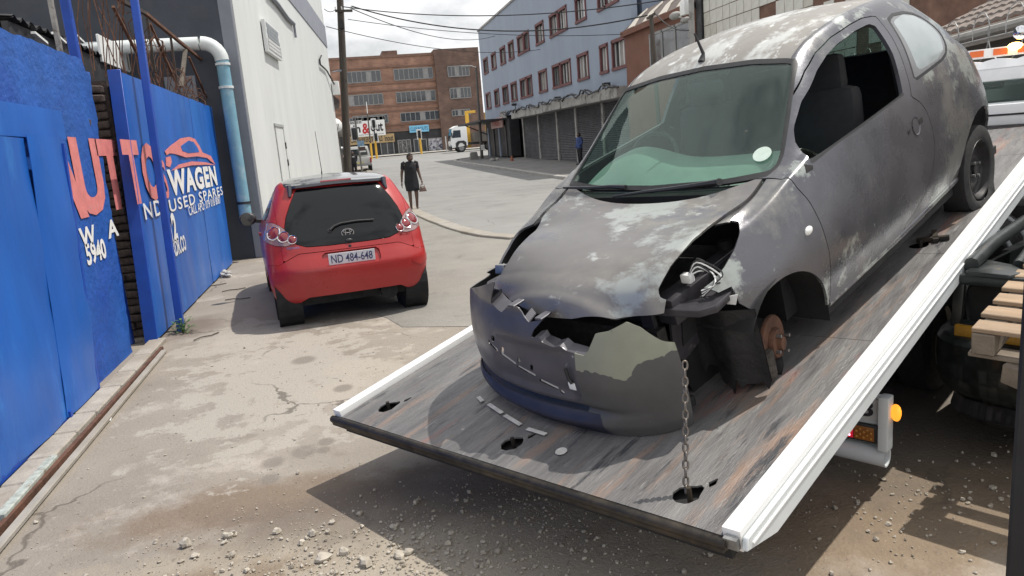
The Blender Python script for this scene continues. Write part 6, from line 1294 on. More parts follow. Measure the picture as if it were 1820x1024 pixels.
def byz(x, y):
    h = bhit(zb_(x, y)); return None if h is None else (h[1], h[2])
topl = [(118, 172), (150, 178), (160, 215), (143, 285), (141, 318), (172, 350), (192, 364), (215, 343), (268, 338), (300, 385), (322, 412), (360, 404), (392, 398), (345, 450), (330, 488), (372, 484), (385, 508), (440, 532), (472, 524), (500, 548), (585, 572), (606, 552), (628, 500), (642, 466), (700, 456), (793, 410), (860, 436), (960, 500), (1040, 546)]
tp2 = [q for q in (byz(*p) for p in topl) if q]
tp2 = [(-1.2, tp2[0][1] - .03), (tp2[0][0] - .02, tp2[0][1] - .01)] + tp2 + [(tp2[-1][0] + .06, tp2[-1][1] - .055), (1.0, tp2[-1][1] - .30)]
bsh = bsh.cut(lambda V: sdpoly(yz(V), tp2 + [(1.0, 2), (-1.2, 2)]))[1]
slits = []
for a, b in (((130, 500), (176, 548)), ((188, 560), (262, 612)), ((268, 620), (356, 668)), ((374, 686), (466, 730)), ((470, 738), (496, 752))):
    q = [byz(a[0], a[1] - 7), byz(b[0], b[1] - 7), byz(b[0], b[1] + 9), byz(a[0], a[1] + 9)]
    if all(q): bsh = bsh.cut(lambda V: sdpoly(yz(V), q))[1]; slits.append((byz(a[0], a[1] - 7), byz(b[0], b[1] + 9)))
for x0, y0 in ((275, 592), (335, 630), (150, 490), (195, 545)):
    q = [byz(x0 - 6, y0 - 16), byz(x0 + 8, y0 - 12), byz(x0 + 8, y0 + 18), byz(x0 - 6, y0 + 14)]
    if all(q): bsh = bsh.cut(lambda V: sdpoly(yz(V), q))[1]
M['bump'] = mat('scraped_bumper_paint', (.095, .092, .104), .36, .3, var=.2, scale=4, patch=[((.16, .16, .18), 5, .60, .68), ((.30, .31, .30), 14, .66, .70)])
M['bumpl'] = mat('olive_sanded_bumper', (.255, .262, .205), .55, .05, var=.10, scale=6, patch=[((.06, .058, .062), 9, .64, .69), ((.34, .34, .31), 18, .70, .74)])
M['bumplow'] = mat('grey_bumper_paint', (.085, .083, .082), .5, .15, var=.15, scale=5, patch=[((.30, .31, .27), 26, .70, .74)])
M['lip'] = mat('dark_blue_lip', (.024, .025, .043), .45, .05, var=.25, scale=6)
lip_, up_ = bsh.cut(lambda V: V[:, 2] - (.255 - .02 * (V[:, 1] > 5)) + np.where(V[:, 1] > .30, .2, 0) * np.clip((V[:, 1] - .30) * 20, 0, 1))
sy_ = byz(548, 640)[0]; cor, up_ = up_.cut(lambda V: sy_ - V[:, 1] + .06 * np.clip(V[:, 2] - byz(548, 640)[1], 0, 1))
ol = [q for q in (byz(*p) for p in ((548, 640), (640, 655), (720, 676), (785, 692), (822, 662), (838, 615), (880, 596), (940, 580), (1000, 560), (1050, 548))) if q]; oy = np.array([q[0] for q in ol]); oz = np.array([q[1] for q in ol]); so_ = np.argsort(oy)
olive, low = cor.cut(lambda V: np.interp(V[:, 1], oy[so_], oz[so_]) - V[:, 2] + np.array([noise.noise(Vector(v * 30)) * .010 + noise.noise(Vector(v * 75)) * .010 for v in V]))
mid_, up_ = up_.cut(lambda V: np.where(V[:, 1] < sy_ + .05, V[:, 2] - .283 - .01 * np.sin(V[:, 1] * 5), 1.))
if mid_.F: pk(mid_.moved(-.012), 'intake_band', M['plastic'], .006, parent=bu)
pk(up_, 'bumper_skin', M['bump'], .006, M['plastic'], parent=bu); pk(lip_, 'spoiler_lip', M['lip'], .007, M['plastic'], parent=bu)
pk(olive, 'sanded_corner', M['bumpl'], .007, M['plastic'], parent=bu); pk(low, 'lower_corner', M['bumplow'], .007, M['plastic'], parent=bu)
def bstrip(pts, dx, dz, name, th=.005):
    q = [bhit(zb_(*p)) for p in pts]; q = [p for p in q if p is not None]; q2 = [p + np.array([dx, 0, dz]) for p in q]
    MB().grid(np.stack([q, q2], 1)).grid(np.stack([q2, q], 1) - [0, 0, th]).build(name, M['bump'], bu, flipx=True)
bstrip([(345, 490), (372, 486), (386, 510), (440, 534), (472, 526), (500, 550), (584, 574)], .06, .01, 'grille_shelf'); bstrip([(143, 300), (144, 320), (174, 352), (192, 366)], .08, .02, 'grille_shelf'); bstrip([(345, 452), (372, 424), (392, 402)], .08, .02, 'grille_shelf'); bstrip([(300, 388), (320, 414)], .06, .02, 'grille_shelf')
for p in ((242, 336), (372, 398)): 
    h = bhit(zb_(p[0], p[1] + 14))
    if h is not None: MB().box(h + [.035, 0, .016], (.075, .045, .010)).build('mount_tab', M['bump'], bu, flipx=True, bevel=.003, seg=1)
hq = bhit((1018, 686))
if hq is not None:
    MB().box(hq, (.012, .045, .038)).build('tow_cover', M['white'], bu, flipx=True, bevel=.008)
    MB().tube([hq + [-.005, -.01, .09], hq + [-.012, .0, .045], hq + [-.01, .012, .02]], .008, 6).build('strap', M['black'], bu, flipx=True)

mc.matrix_basis = KSM @ KM; bu.matrix_basis = KSM @ KM

for k, (a, b) in enumerate([((130, 500), (176, 548)), ((188, 560), (262, 612)), ((268, 620), (356, 668)), ((374, 686), (466, 730)), ((470, 738), (496, 752))]):
    q = [bhit(zb_(x, y)) for x, y in ((a[0] + 3, a[1] - 4), (b[0] - 3, b[1] - 4), (b[0] - 3, b[1] + 7), (a[0] + 3, a[1] + 7))]
    if all(p is not None for p in q): q = np.array(q) + [.006, 0, 0]; MB().add(np.vstack([q, q + [.006, 0, 0]]), [(0, 1, 2, 3), (7, 6, 5, 4), (0, 4, 5, 1), (1, 5, 6, 2), (2, 6, 7, 3), (3, 7, 4, 0)]).build('pale_slot_strip', M['palemark'], bu, flipx=True, fixn=True)  # pale strips added behind the bumper slots so the slots read pale
# =================================================================== RED HATCHBACK, TAIL TOWARDS US
RA = R(-7.5); rh = np.array([math.sin(RA), math.cos(RA), 0]); rl = np.array([-rh[1], rh[0], 0])
RC = np.array([-.04, 8.27, 0]) + rh * 2.28             # middle of the front axle on the ground
RM = mat4(rh, rl, (0, 0, 1), RC)
rc = thing('red_hatchback', 'red compact hatchback with dark roof and black glass tailgate parked beside the blue gate', 'car', M=RM)
M['red'] = mat('sun_faded_red_paint', (.34, .016, .018), .34, .0, var=.10, scale=2, coat=.25, col2=(.40, .03, .03), rvar=.1, bump=.02)
M['roofblk'] = mat('dark_roof_paint', (.05, .055, .065), .12, .3, var=.15, scale=2, coat=.8)
M['blkglass'] = mat('black_tail_glass', (.004, .005, .006), .05, var=.1, spec=.42, rvar=.02)
zs_ = np.unique(np.concatenate([np.linspace(.19, .95, 34), np.linspace(.95, 1.38, 26), np.linspace(1.38, 1.468, 18)]))
kn = interp(zs_, [(.19, 2.60, -.50, .70, 2.6), (.26, 2.68, -.60, .765, 3.0), (.36, 2.715, -.66, .79, 3.2), (.48, 2.735, -.69, .803, 3.3), (.56, 2.735, -.69, .807, 3.3), (.64, 2.705, -.68, .806, 3.3), (.72, 2.665, -.62, .803, 3.2), (.80, 2.635, -.50, .80, 3.1), (.88, 2.60, -.30, .792, 3.0), (.95, 2.565, .05, .772, 3.0), (1.05, 2.515, .35, .735, 3.0), (1.15, 2.455, .60, .695, 3.0), (1.25, 2.385, .82, .652, 3.0), (1.33, 2.315, 1.0, .615, 3.0), (1.38, 2.255, 1.12, .585, 2.9), (1.415, 2.14, 1.25, .53, 2.7), (1.44, 1.97, 1.38, .44, 2.5), (1.458, 1.75, 1.52, .25, 2.2), (1.468, 1.66, 1.62, .03, 2)])
V = []
for i, z in enumerate(zs_):
    xr, xf_, w, p = kn[i]; dep = min(.36, (xr - xf_) * .45); dpf = min(.60, (xr - xf_) * .45); pr_ = 3.3; ring = []
    for t in np.linspace(-math.pi / 2, math.pi / 2, 65): c, s = math.cos(t), math.sin(t); ring.append((xr - dep + dep * abs(c)**(2 / pr_), w * np.sign(s) * abs(s)**(2 / pr_)))
    for u in np.linspace(0, 1, 42)[1:-1]: ring.append((xr - dep + (xf_ + dpf - xr + dep) * u, w * (1 - .03 * u * u)))
    for t in np.linspace(math.pi / 2, 3 * math.pi / 2, 33): c, s = math.cos(t), math.sin(t); ring.append((xf_ + dpf - dpf * abs(c)**(2 / 2.4), .97 * w * np.sign(s) * abs(s)**(2 / 2.4)))
    for u in np.linspace(1, 0, 42)[1:-1]: ring.append((xr - dep + (xf_ + dpf - xr + dep) * u, -w * (1 - .03 * u * u)))
    V += [(x, y, z) for x, y in ring]; na = len(ring)
nzz = len(zs_); F = [(i * na + k, (i + 1) * na + k, (i + 1) * na + (k + 1) % na, i * na + (k + 1) % na) for i in range(nzz - 1) for k in range(na)]
red = Shell(V, F)
_t = red.normals(); j = (nzz // 3) * na
if _t[j][0] < 0: red.F = [q[::-1] for q in red.F]
rtree = BVHTree.FromPolygons([tuple(v) for v in red.V], red.F)
def rsurf(y, z, side=None):
    """surface point at the tail for (y, z)"""
    h = rtree.ray_cast(Vector((5, y, z)), Vector((-1, 0, 0))); return (np.array(h[0]), np.array(h[1])) if h[0] else (None, None)
def rk(sh, name, m, t=.012, inner=None, off=0, parent=rc):
    if off: sh = sh.moved(off)
    mb = MB(); sh.solid(mb, t, 0, 1 if inner else 0); return mb.build(name, [m, inner] if inner else m, parent, smooth=40, flipx=True)
tail = lambda V, f: np.where(V[:, 0] > 2.05, f, 1.)
for cx in (0, 2.28):
    red = red.cut(lambda V: np.where((np.abs(V[:, 1]) > .60) & (V[:, 0] < (2.50 if cx else 9)), np.hypot(V[:, 0] - cx, V[:, 2] - .285) - .325, 1.))[1]
# tailgate glass
gp_ = [(-.51, 1.20), (-.565, 1.09), (-.595, .99), (-.575, .90), (-.51, .825), (-.41, .79), (-.2, .782), (.2, .782), (.41, .79), (.51, .825), (.575, .90), (.595, .99), (.565, 1.09), (.51, 1.20), (.435, 1.325), (.41, 1.35), (-.41, 1.35), (-.435, 1.325)]
gf = lambda V: tail(V, sdpoly(V[:, [1, 2]], gp_)); tg, red = red.cut(gf)
rk(tg.cut(lambda V: gf(V) + .006)[0], 'tailgate_glass', M['blkglass'], .006, off=.002)
# lamps
lp = [(.465, .865), (.51, .835), (.60, .815), (.70, .825), (.77, .855), (.82, .90), (.82, .985), (.775, 1.035), (.70, 1.05), (.635, 1.02), (.555, .945)]
lf = lambda V: np.where(V[:, 0] > 2.2, sdpoly(np.c_[np.abs(V[:, 1]), V[:, 2]], lp), 1.)
lamp, red = red.cut(lf)
M['clearlens'] = mat('clear_lens_silver', (.34, .22, .22), .22, .3, var=.1, coat=.6); M['redl'] = mat('deep_red_lens', (.22, .02, .025), .1, .1, var=.15, coat=1)
for s in (1, -1):
    L1 = lamp.cut(lambda V: V[:, 1] * -s)[0]; la = rk(L1.cut(lambda V: lf(V) + .004)[0], 'tail_lamp', M['clearlens'], .03, off=.004)
    for y, z, r in ((.695, .945, .070), (.612, .905, .056), (.535, .873, .044)):
        p, n_ = rsurf(s * y, z)
        if p is None: continue
        if n_[0] < 0: n_ = -n_
        MB().lathe([(r * 1.12, .006), (r * 1.04, .016), (r * .93, .014), (r * .93, .008)], p, n_, 22, cap=False).build('lamp_ring', M['chrome'], rc, flipx=True, smooth=60).parent = la
        MB().lathe([(r * .94, .006), (r * .7, .016), (r * .35, .021), (.001, .022)], p, n_, 20, cap=False).build('lens', M['redl'], rc, flipx=True, smooth=60).parent = la
# side glass and doors
sw_ = [(.62, .975), (1.02, 1.22), (1.20, 1.305), (1.42, 1.335), (1.44, 1.0)]; sw2 = [(1.50, 1.01), (1.49, 1.335), (1.80, 1.33), (2.02, 1.27), (2.14, 1.17), (2.08, 1.08), (1.9, 1.04)]
sidef = lambda V, f: np.where((np.abs(V[:, 1]) > .45) & (V[:, 0] < 2.2), f, 1.)
for poly, nme in ((sw_, 'side_window'), (sw2, 'quarter_window')):
    f = lambda V: sidef(V, sdpoly(V[:, [0, 2]], poly)); g, red = red.cut(f)
    for s in (1, -1): rk(g.cut(lambda V: V[:, 1] * -s)[0].cut(lambda V: f(V) + .006)[0], nme, M['wglass'], .006, off=-.002)
dd = [(.36, .32), (.33, .80), (.50, .955), (.95, 1.235), (1.2, 1.345), (1.45, 1.37), (1.47, .95), (1.5, .6), (1.42, .32)]
f = lambda V: sidef(V, sdpoly(V[:, [0, 2]], dd)); d_, red = red.cut(f)
for s in (1, -1):
    do_ = rk(d_.cut(lambda V: V[:, 1] * -s)[0].cut(lambda V: f(V) + .004)[0], 'door', M['red'], .02)
    h = rtree.ray_cast(Vector((1.36, s * 3, .86)), Vector((0, -s, 0)))
    if h[0]: MB().box(np.array(h[0]) + [0, s * .01, 0], (.16, .03, .035)).build('handle', M['red'], rc, flipx=True, bevel=.01).parent = do_
# windscreen, roof, tailgate, bumper
wsf = lambda V: np.maximum(np.maximum(np.abs(V[:, 1]) - .60 + .30 * np.clip(V[:, 2] - .95, 0, 1), V[:, 0] - 1.2), np.maximum(.965 - V[:, 2], V[:, 2] - 1.36)); g, red = red.cut(wsf); rk(g, 'windscreen', M['wglass'], .006, off=-.003)
rff = lambda V: np.maximum(1.372 - V[:, 2] + .0 * V[:, 0], np.abs(V[:, 1]) - .525); rfs, red = red.cut(rff); rk(rfs, 'roof', M['roofblk'], .012)
bl = lambda V: np.where(V[:, 0] > 1.9, V[:, 2] - (.735 - .09 * np.clip((np.abs(V[:, 1]) - .50) * 5, 0, 1)), 1.)
bmp, red = red.cut(bl)
bmp = bmp.cut(lambda V: np.where(V[:, 0] > 2.3, .30 - .05 * np.clip((np.abs(V[:, 1]) - .46) * 12, 0, 1) - V[:, 2], -1.))[0]
pr = [(-.29, .585), (-.285, .72), (.285, .72), (.29, .585)]; pf_ = lambda V: np.where(V[:, 0] > 2.3, sdpoly(V[:, [1, 2]], pr), 1.)
rec, bmp = bmp.cut(pf_)
bo = rk(bmp.cut(lambda V: bl(V) + .003)[0], 'rear_bumper', M['red'], .012); rk(rec, 'plate_recess', M['red'], .006, off=-.022, parent=bo)
mb = MB()
for (a, b) in zip(pr, pr[1:] + pr[:1]):
    pa, _n = rsurf(*a); pb_, _n = rsurf(*b); mb.grid([[pa + [.001, 0, 0], pb_ + [.001, 0, 0]], [pa - [.028, 0, 0], pb_ - [.028, 0, 0]]])
mb.build('recess_edge', M['red'], rc, flipx=True).parent = bo
tgf = lambda V: np.where(V[:, 0] > 2.1, np.abs(V[:, 1]) - (.655 - .0 * V[:, 2]), 1.); tgp, red = red.cut(tgf)
rk(tgp.cut(lambda V: np.maximum(tgf(V) + .003, bl(V) * -1 + .003))[0], 'tailgate', M['red'], .012)
rk(red, 'body_side', M['red'], .012)
for s in (1, -1):      # round corner pads on the bumper
    pp_ = [(.60, .525), (.60, .555), (.70, .575), (.80, .58), (.80, .50), (.70, .47)]
    f = lambda V: np.where((V[:, 0] > 2.2) & (V[:, 1] * s > 0), sdpoly(np.c_[np.abs(V[:, 1]), V[:, 2]], pp_), 1.); pad = bmp.cut(f)[0]; rk(pad.cut(lambda V: f(V) + .004)[0], 'bumper_pad', M['red'], .004, off=.006, parent=bo)
# fittings
def rp(y, z, o=.004):
    p, n_ = rsurf(y, z); n_ = n_ if n_[0] > 0 else -n_; return p + n_ * o, n_
q = [rp(y, 1.352 + .012 * math.cos(y * 3), .012)[0] for y in np.linspace(-.50, .50, 21)]; mb = MB().grid(np.stack([[p + [-.05, 0, .035] for p in q], [p + [.03, 0, .022] for p in q], [p + [.035, 0, -.004] for p in q], [p + [-.02, 0, -.012] for p in q]], 1)); mb.build('roof_spoiler', M['roofblk'], rc, flipx=True, smooth=40, fixn=True)
q = [rp(y, 1.368, .036)[0] for y in np.linspace(-.14, .17, 9)]; MB().tube(q, .016, 8).build('high_brake_lamp', M['redl'], rc, flipx=True, smooth=60)
for s in (1, -1):
    p, n_ = rp(s * .475, 1.315, .018); MB().tube([p + [-.02, 0, .06], p, p + [.03, s * .01, -.05]], [.028, .026, .016], 8).build('hinge_cover', M['roofblk'], rc, flipx=True, smooth=50)
p0, n0 = rp(.17, .92, .02); w = [rp(y, z, .025)[0] for y, z in ((.17, .92), (.12, .955), (.05, .975), (-.1, .982), (-.28, .975))]; MB().tube(w, [.016, .013, .010, .009, .008], 7).build('wiper', M['plastic'], rc, flipx=True, smooth=60)
MB().lathe([(.024, 0), (.022, .012), (.001, .014)], p0 - n0 * .02, n0, 14).build('wiper_hub', M['plastic'], rc, flipx=True)
p, n_ = rp(.0, .885, .006); em = MB()
for (rx, rz, cz, rx2) in ((.060, .041, 0, 0), (.024, .040, 0, 0), (.042, .018, .016, 0)): em.tube([p + [0, rx * math.cos(a), rz * math.sin(a) + cz] for a in np.linspace(0, 2 * math.pi, 29)], .0065, 6, cap=False)
tag(em.build('emblem', M['chrome'], rc, flipx=True, smooth=60))
MB().ball(rp(.0, .81, .004)[0], (.014, .04, .020), 10, 6).build('latch_button', M['plastic'], rc, flipx=True, smooth=60); MB().lathe([(.016, 0), (.001, .004)], rp(.0, .755, .002)[0], (1, 0, 0), 12).build('lock', M['plastic'], rc, flipx=True)
pl_c, n_ = rp(0.0, .65, .003); xa = -rh; 
def rw_(p): return np.array(RM @ Vector((-p[0], p[1], p[2])))
np_ = MB().box(pl_c, (.006, .46, .112)).build('number_plate', mat('plate_white', (.62, .63, .66), .4, var=.04), rc, flipx=True, bevel=.002, seg=1)
T = lambda y, z, x: mat4(-rl, (0, 0, 1), -rh, rw_((x, y, z)))
text('ND 484-648', mat('plate_ink', (.05, .05, .14), .5), T(.205, .65 - .040, pl_c[0] + .0035), width=.41, height=.082, parent=rc, bold=.012, depth=.001).name = 'plate_lettering'
p, _n = rp(.60, .785, .006); pb2, _n = rp(.50, .785, .006); an = Vector(rw_(pb2) - rw_(p)).normalized(); up_v = Vector((0, 0, 1)); nn2 = an.cross(up_v).normalized()
text('TOYOTA', M['chrome'], mat4(an, up_v, nn2, rw_(p)), width=.125, height=.020, parent=rc, bold=.02, depth=.003)
p, _n = rp(-.52, .790, .006); pb2, _n = rp(-.62, .795, .006); an = Vector(rw_(pb2) - rw_(p)).normalized(); nn2 = an.cross(up_v).normalized()
text('AYGO', M['chrome'], mat4(an, up_v, nn2, rw_(p)), width=.115, height=.028, parent=rc, bold=.01, depth=.003)
# wheels, underside, mirrors
for x in (0, 2.28):
    for s in (1, -1): wheel(rc, (-x, s * .675, .275), .275, .15, (0, s, 0))
MB().b2((-.45, -.62, .20), (2.55, .62, .34)).build('underside', M['dark'], rc, flipx=True); MB().b2((.2, -.60, .34), (2.2, .60, .5)).build('floor', M['dark'], rc, flipx=True)
MB().tube([(1.9, -.35, .24), (2.62, -.35, .25)], .09, 10).build('silencer', M['dark'], rc, flipx=True)
for s in (1, -1):
    for x in (0, 2.28): MB().lathe([(.335, .0), (.335, -.24), (.001, -.24)], (x, s * .765, .285), (0, s, 0), 24, cap=False).build('wheel_well', M['dark'], rc, flipx=True)
    m_ = MB().ball((.58, s * .90, .985), (.06, .105, .08), 14, 9).build('mirror', M['plastic'], rc, flipx=True, smooth=60); MB().bar((.56, s * .70, .93), (.57, s * .83, .955), .05, .04).build('mirror_arm', M['plastic'], rc, flipx=True).parent = m_
    MB().lathe([(.075, 0), (.001, .002)], (.638, s * .905, .985), (1, 0, 0), 18, cap=False).build('mirror_glass', M['wglass'], rc, flipx=True).parent = m_
MB().tube([(1.15, .02, 1.43), (1.18, .02, 1.50), (1.03, .02, 1.95)], [.012, .004, .003], 6).build('aerial', M['cable'], rc, flipx=True)
for k in range(3):
    h = rtree.ray_cast(Vector((1.62 + .13 * k, 3, 1.19 + .02 * k)), Vector((0, -1, 0)))
    if h[0]: n_ = np.array(h[1]); p = np.array(h[0]) + n_ * .002; MB().box(p, (.09, .004, .085 - .015 * k), np.array([[1, 0, 0], [0, n_[1], -n_[2]], [0, n_[2], n_[1]]])).build('sticker', mat('sticker_blue', (.30, .38, .62), .5, var=.3, scale=20), rc, flipx=True)

rc.matrix_basis = RM @ Matrix.Translation(Vector((-2.28, 0, 0))) @ Matrix.Scale(1.05, 4) @ Matrix.Translation(Vector((2.28, 0, 0)))
# =================================================================== SCRAP CAR AND PALLET AT RIGHT, POST IN FRONT
M['scrap'] = mat('dull_green_black_paint', (.028, .034, .034), .38, .25, var=.3, scale=5, coat=.2, patch=[((.09, .085, .075), 4, .60, .70), ((.16, .15, .13), 11, .70, .76)])
sc_o = np.array([2.80, 3.02, 0.]); sdir = np.array([math.sin(R(62)), math.cos(R(62)), 0]); srt = np.array([sdir[1], -sdir[0], 0])
SM = mat4(srt, sdir, (0, 0, 1), sc_o)      # x right, y away along the car, z up; origin under the left rear corner
sx = thing('scrap_car', 'dark green black scrap car shell with missing rear lamp beside the tow truck', 'car', M=SM)
def swp(prof, path, name, m, smooth=40):   # sweep closed profile (outward, z) along plan path
    path = np.array(path, float); t = np.gradient(path, axis=0); n_ = np.c_[t[:, 1], -t[:, 0]]; n_ /= np.linalg.norm(n_, axis=1, keepdims=True)
    Q = [[(path[i, 0] + n_[i, 0] * o, path[i, 1] + n_[i, 1] * o, z) for o, z in prof] for i in range(len(path))]; return MB().grid(np.array(Q)).grid(np.array(Q), flip=True).build(name, m, sx, smooth=smooth)
plan = catmull([(.00, .95), (-.01, .55), (.0, .25), (.06, .06), (.20, -.03), (.55, -.07), (.9, -.075), (1.3, -.05), (1.6, .1)], 8)
bprof = [(-.02, .62), (.035, .615), (.06, .59), (.062, .50), (.055, .42), (.04, .36), (.0, .32), (-.06, .30)]
swp(bprof, plan, 'rear_bumper', M['scrap'])
swp([(-.03, .30), (-.01, .22), (-.05, .18), (-.12, .17)], plan, 'valance', M['plastic'])
plan2 = catmull([(.05, 1.4), (.04, .6), (.05, .3), (.10, .14)], 8)
swp([(-.03, .62), (.0, .64), (.012, .72), (.015, .80), (.0, .87), (-.03, .91), (-.09, .935)], plan2, 'quarter_panel', M['scrap'])
MB().prism([(.10, .66), (.46, .66), (.46, .84), (.40, .87), (.13, .87), (.09, .82)], (0, .16, 0), (1, 0, 0), (0, 0, 1), (0, 1, 0), .12).build('lamp_cavity', M['dark'], sx)
for a, b, w in (((.06, .10, .885), (.50, .05, .90), .06), ((.08, .11, .65), (.50, .03, .645), .04), ((.47, .05, .64), (.47, .05, .91), .03), ((.06, .10, .64), (.07, .11, .90), .035)): MB().bar(a, b, w, .05).build('lamp_frame', M['scrap'], sx, bevel=.012)
MB().bar((.08, .03, .637), (.46, -.03, .637), .035, .07).build('amber_strip', mat('amber_reflector', (.42, .22, .03), .3, var=.1), sx, bevel=.008)
MB().prism([(.10, .06), (.30, .03), (.34, .14), (.24, .30), (.08, .42)], (0, 0, .905), (1, 0, 0), (0, 1, 0), (0, 0, 1), .03).build('corner_flange', M['scrap'], sx, bevel=.012)
MB().tube([(.10, .15, .95), (.06, .6, .985), (.05, 1.2, 1.03), (.05, 2.6, 1.06)], .035, 8).build('gutter_rail', M['scrap'], sx, smooth=50); MB().tube([(.26, .30, .93), (.22, .7, .97), (.2, 2.4, 1.03)], .028, 8).build('boot_channel', M['scrap'], sx, smooth=50)
MB().b2((.5, .02, .32), (1.55, .06, .66)).build('rear_panel', M['scrap'], sx); MB().b2((.05, .1, .30), (1.5, 3.6, .34)).build('floor', M['dark'], sx); MB().b2((.02, .9, .32), (.06, 3.6, .90)).build('side_panel', M['scrap'], sx); MB().b2((1.5, .2, .32), (1.56, 3.6, .95)).build('side_panel', M['scrap'], sx)
MB().b2((.2, 1.6, .34), (1.4, 1.66, .85)).build('seat_bulkhead', M['dark'], sx)
for x in (.16, 1.4):
    w_ = wheel(sx, (x, .80, .28), .28, .17, (-1 if x < 1 else 1, 0, 0)); wheel(sx, (x, 3.2, .28), .28, .17, (-1 if x < 1 else 1, 0, 0))
MB().tube([(.5, .02, .20), (.7, .3, .24), (.7, 1.2, .24)], .03, 8).build('tail_pipe', M['rust'], sx)
for k in range(3): MB().box((.33 + .12 * k, .55 + .2 * k, .955), (.10, .05, .02), [[.9, -.4, 0], [.4, .9, 0], [0, 0, 1]]).build('loose_trim', M['steel'], sx)
# pallet lying on the boot
M['pallet'] = mat('weathered_pallet_wood', (.36, .255, .165), .8, var=.22, scale=3, stretch=(.8, 8, 8), bump=.3, bscale=30, col2=(.27, .20, .14), patch=[((.42, .34, .26), 5, .6, .7)])
M['palletd'] = mat('grey_pallet_block', (.20, .165, .13), .9, var=.3, scale=6, bump=.4)
pl_px = [((1718, 588), (1806, 572)), ((1741, 553), (1806, 541)), ((1767, 527), (1806, 517)), ((1788, 500), (1806, 495))]
def atd(px, dd):
    r = ray(px); t = dd / math.hypot(r[0], r[1]); return EYE + t * r
pa = atd((1719, 585), 3.50); pax = np.array([srt[0], srt[1], -.02]); pay = np.array([sdir[0] * .98, sdir[1] * .98, .17]); pay /= np.linalg.norm(pay); paz = np.cross(pax, pay); paz /= np.linalg.norm(paz)
PM = mat4(pax / np.linalg.norm(pax), pay, paz, pa); pal = thing('pallet', 'weathered timber pallet resting on the scrap car boot', 'pallet', M=PM); r_ = np.random.default_rng(17)
board = None
for k in range(7):
    b_ = MB().box((.5 + r_.uniform(-.01, .02), .045 + k * .155, 0), (1.0, .095, .02)).build('plank', M['pallet'], pal, bevel=.003, seg=1); b_.rotation_euler = (0, r_.uniform(-.01, .01), r_.uniform(-.02, .02))
for x in (.06, .5, .94):
    MB().box((x, .52, -.058), (.085, 1.06, .092)).build('bearer', M['palletd'], pal, bevel=.004, seg=1)
for k in range(3): MB().box((.5, .05 + k * .45, -.118), (1.0, .09, .018)).build('bottom_plank', M['palletd'], pal, bevel=.003, seg=1)
MB().box((.30, -.02, -.19), (.34, .09, .09), [[.94, .3, .1], [-.3, .95, 0], [-.1, 0, .99]]).build('broken_block', M['palletd'], pal, bevel=.006, seg=1)
# dark post in front
pq = EYE + ray((1815, 620)) * (1.9 / math.hypot(*ray((1815, 620))[:2])); d_ = ray((1815, 620)); d_ = np.array([d_[0], d_[1], 0]) / math.hypot(d_[0], d_[1]); n_ = np.array([d_[1], -d_[0], 0])
b0_ = pq + n_ * .028; o = MB().bar((b0_[0], b0_[1], 0), (b0_[0] + n_[0] * .012, b0_[1] + n_[1] * .012, 2.12), .075, .075, up=(d_[0], d_[1], 0)).build('gate_upright', mat('black_post_paint', (.012, .013, .016), .45, .2, var=.3, scale=6), bevel=.006, seg=1)
tag(o, 'dark square steel post close by at the right edge', 'post')
# =================================================================== PEOPLE
def skin_body(name, pts, edges, rad, m, parent, root=0, sub=2):
    me = bpy.data.meshes.new(name); me.from_pydata([tuple(p) for p in pts], edges, []); o = bpy.data.objects.new(name, me); C.objects.link(o); o.parent = parent; me.materials.append(m)
    bm = bmesh.new(); bm.from_mesh(me); bm.verts.layers.skin.verify(); bm.to_mesh(me); bm.free()
    for i, r in enumerate(rad): me.skin_vertices[0].data[i].radius = (r, r) if not hasattr(r, '__len__') else r
    for i in range(len(rad)): me.skin_vertices[0].data[i].use_root = (i == root)
    a = o.modifiers.new('skin', 'SKIN'); a.use_smooth_shade = True; b = o.modifiers.new('subd', 'SUBSURF'); b.levels = sub; b.render_levels = sub
    dg = bpy.context.evaluated_depsgraph_get(); me2 = bpy.data.meshes.new_from_object(o.evaluated_get(dg)); o.modifiers.clear(); o.data = me2; me2.name = name
    me2.polygons.foreach_set('use_smooth', [True] * len(me2.polygons)); return o
def ring_loft(rings, n=20):      # rings: (centre, rx, ry)
    Q = [[(c[0] + rx * math.cos(a), c[1] + ry * math.sin(a), c[2] + (c[3] if len(c) > 3 else 0) * math.cos(a)) for a in np.linspace(0, 2 * math.pi, n + 1)] for c, rx, ry in rings]; return np.array(Q)
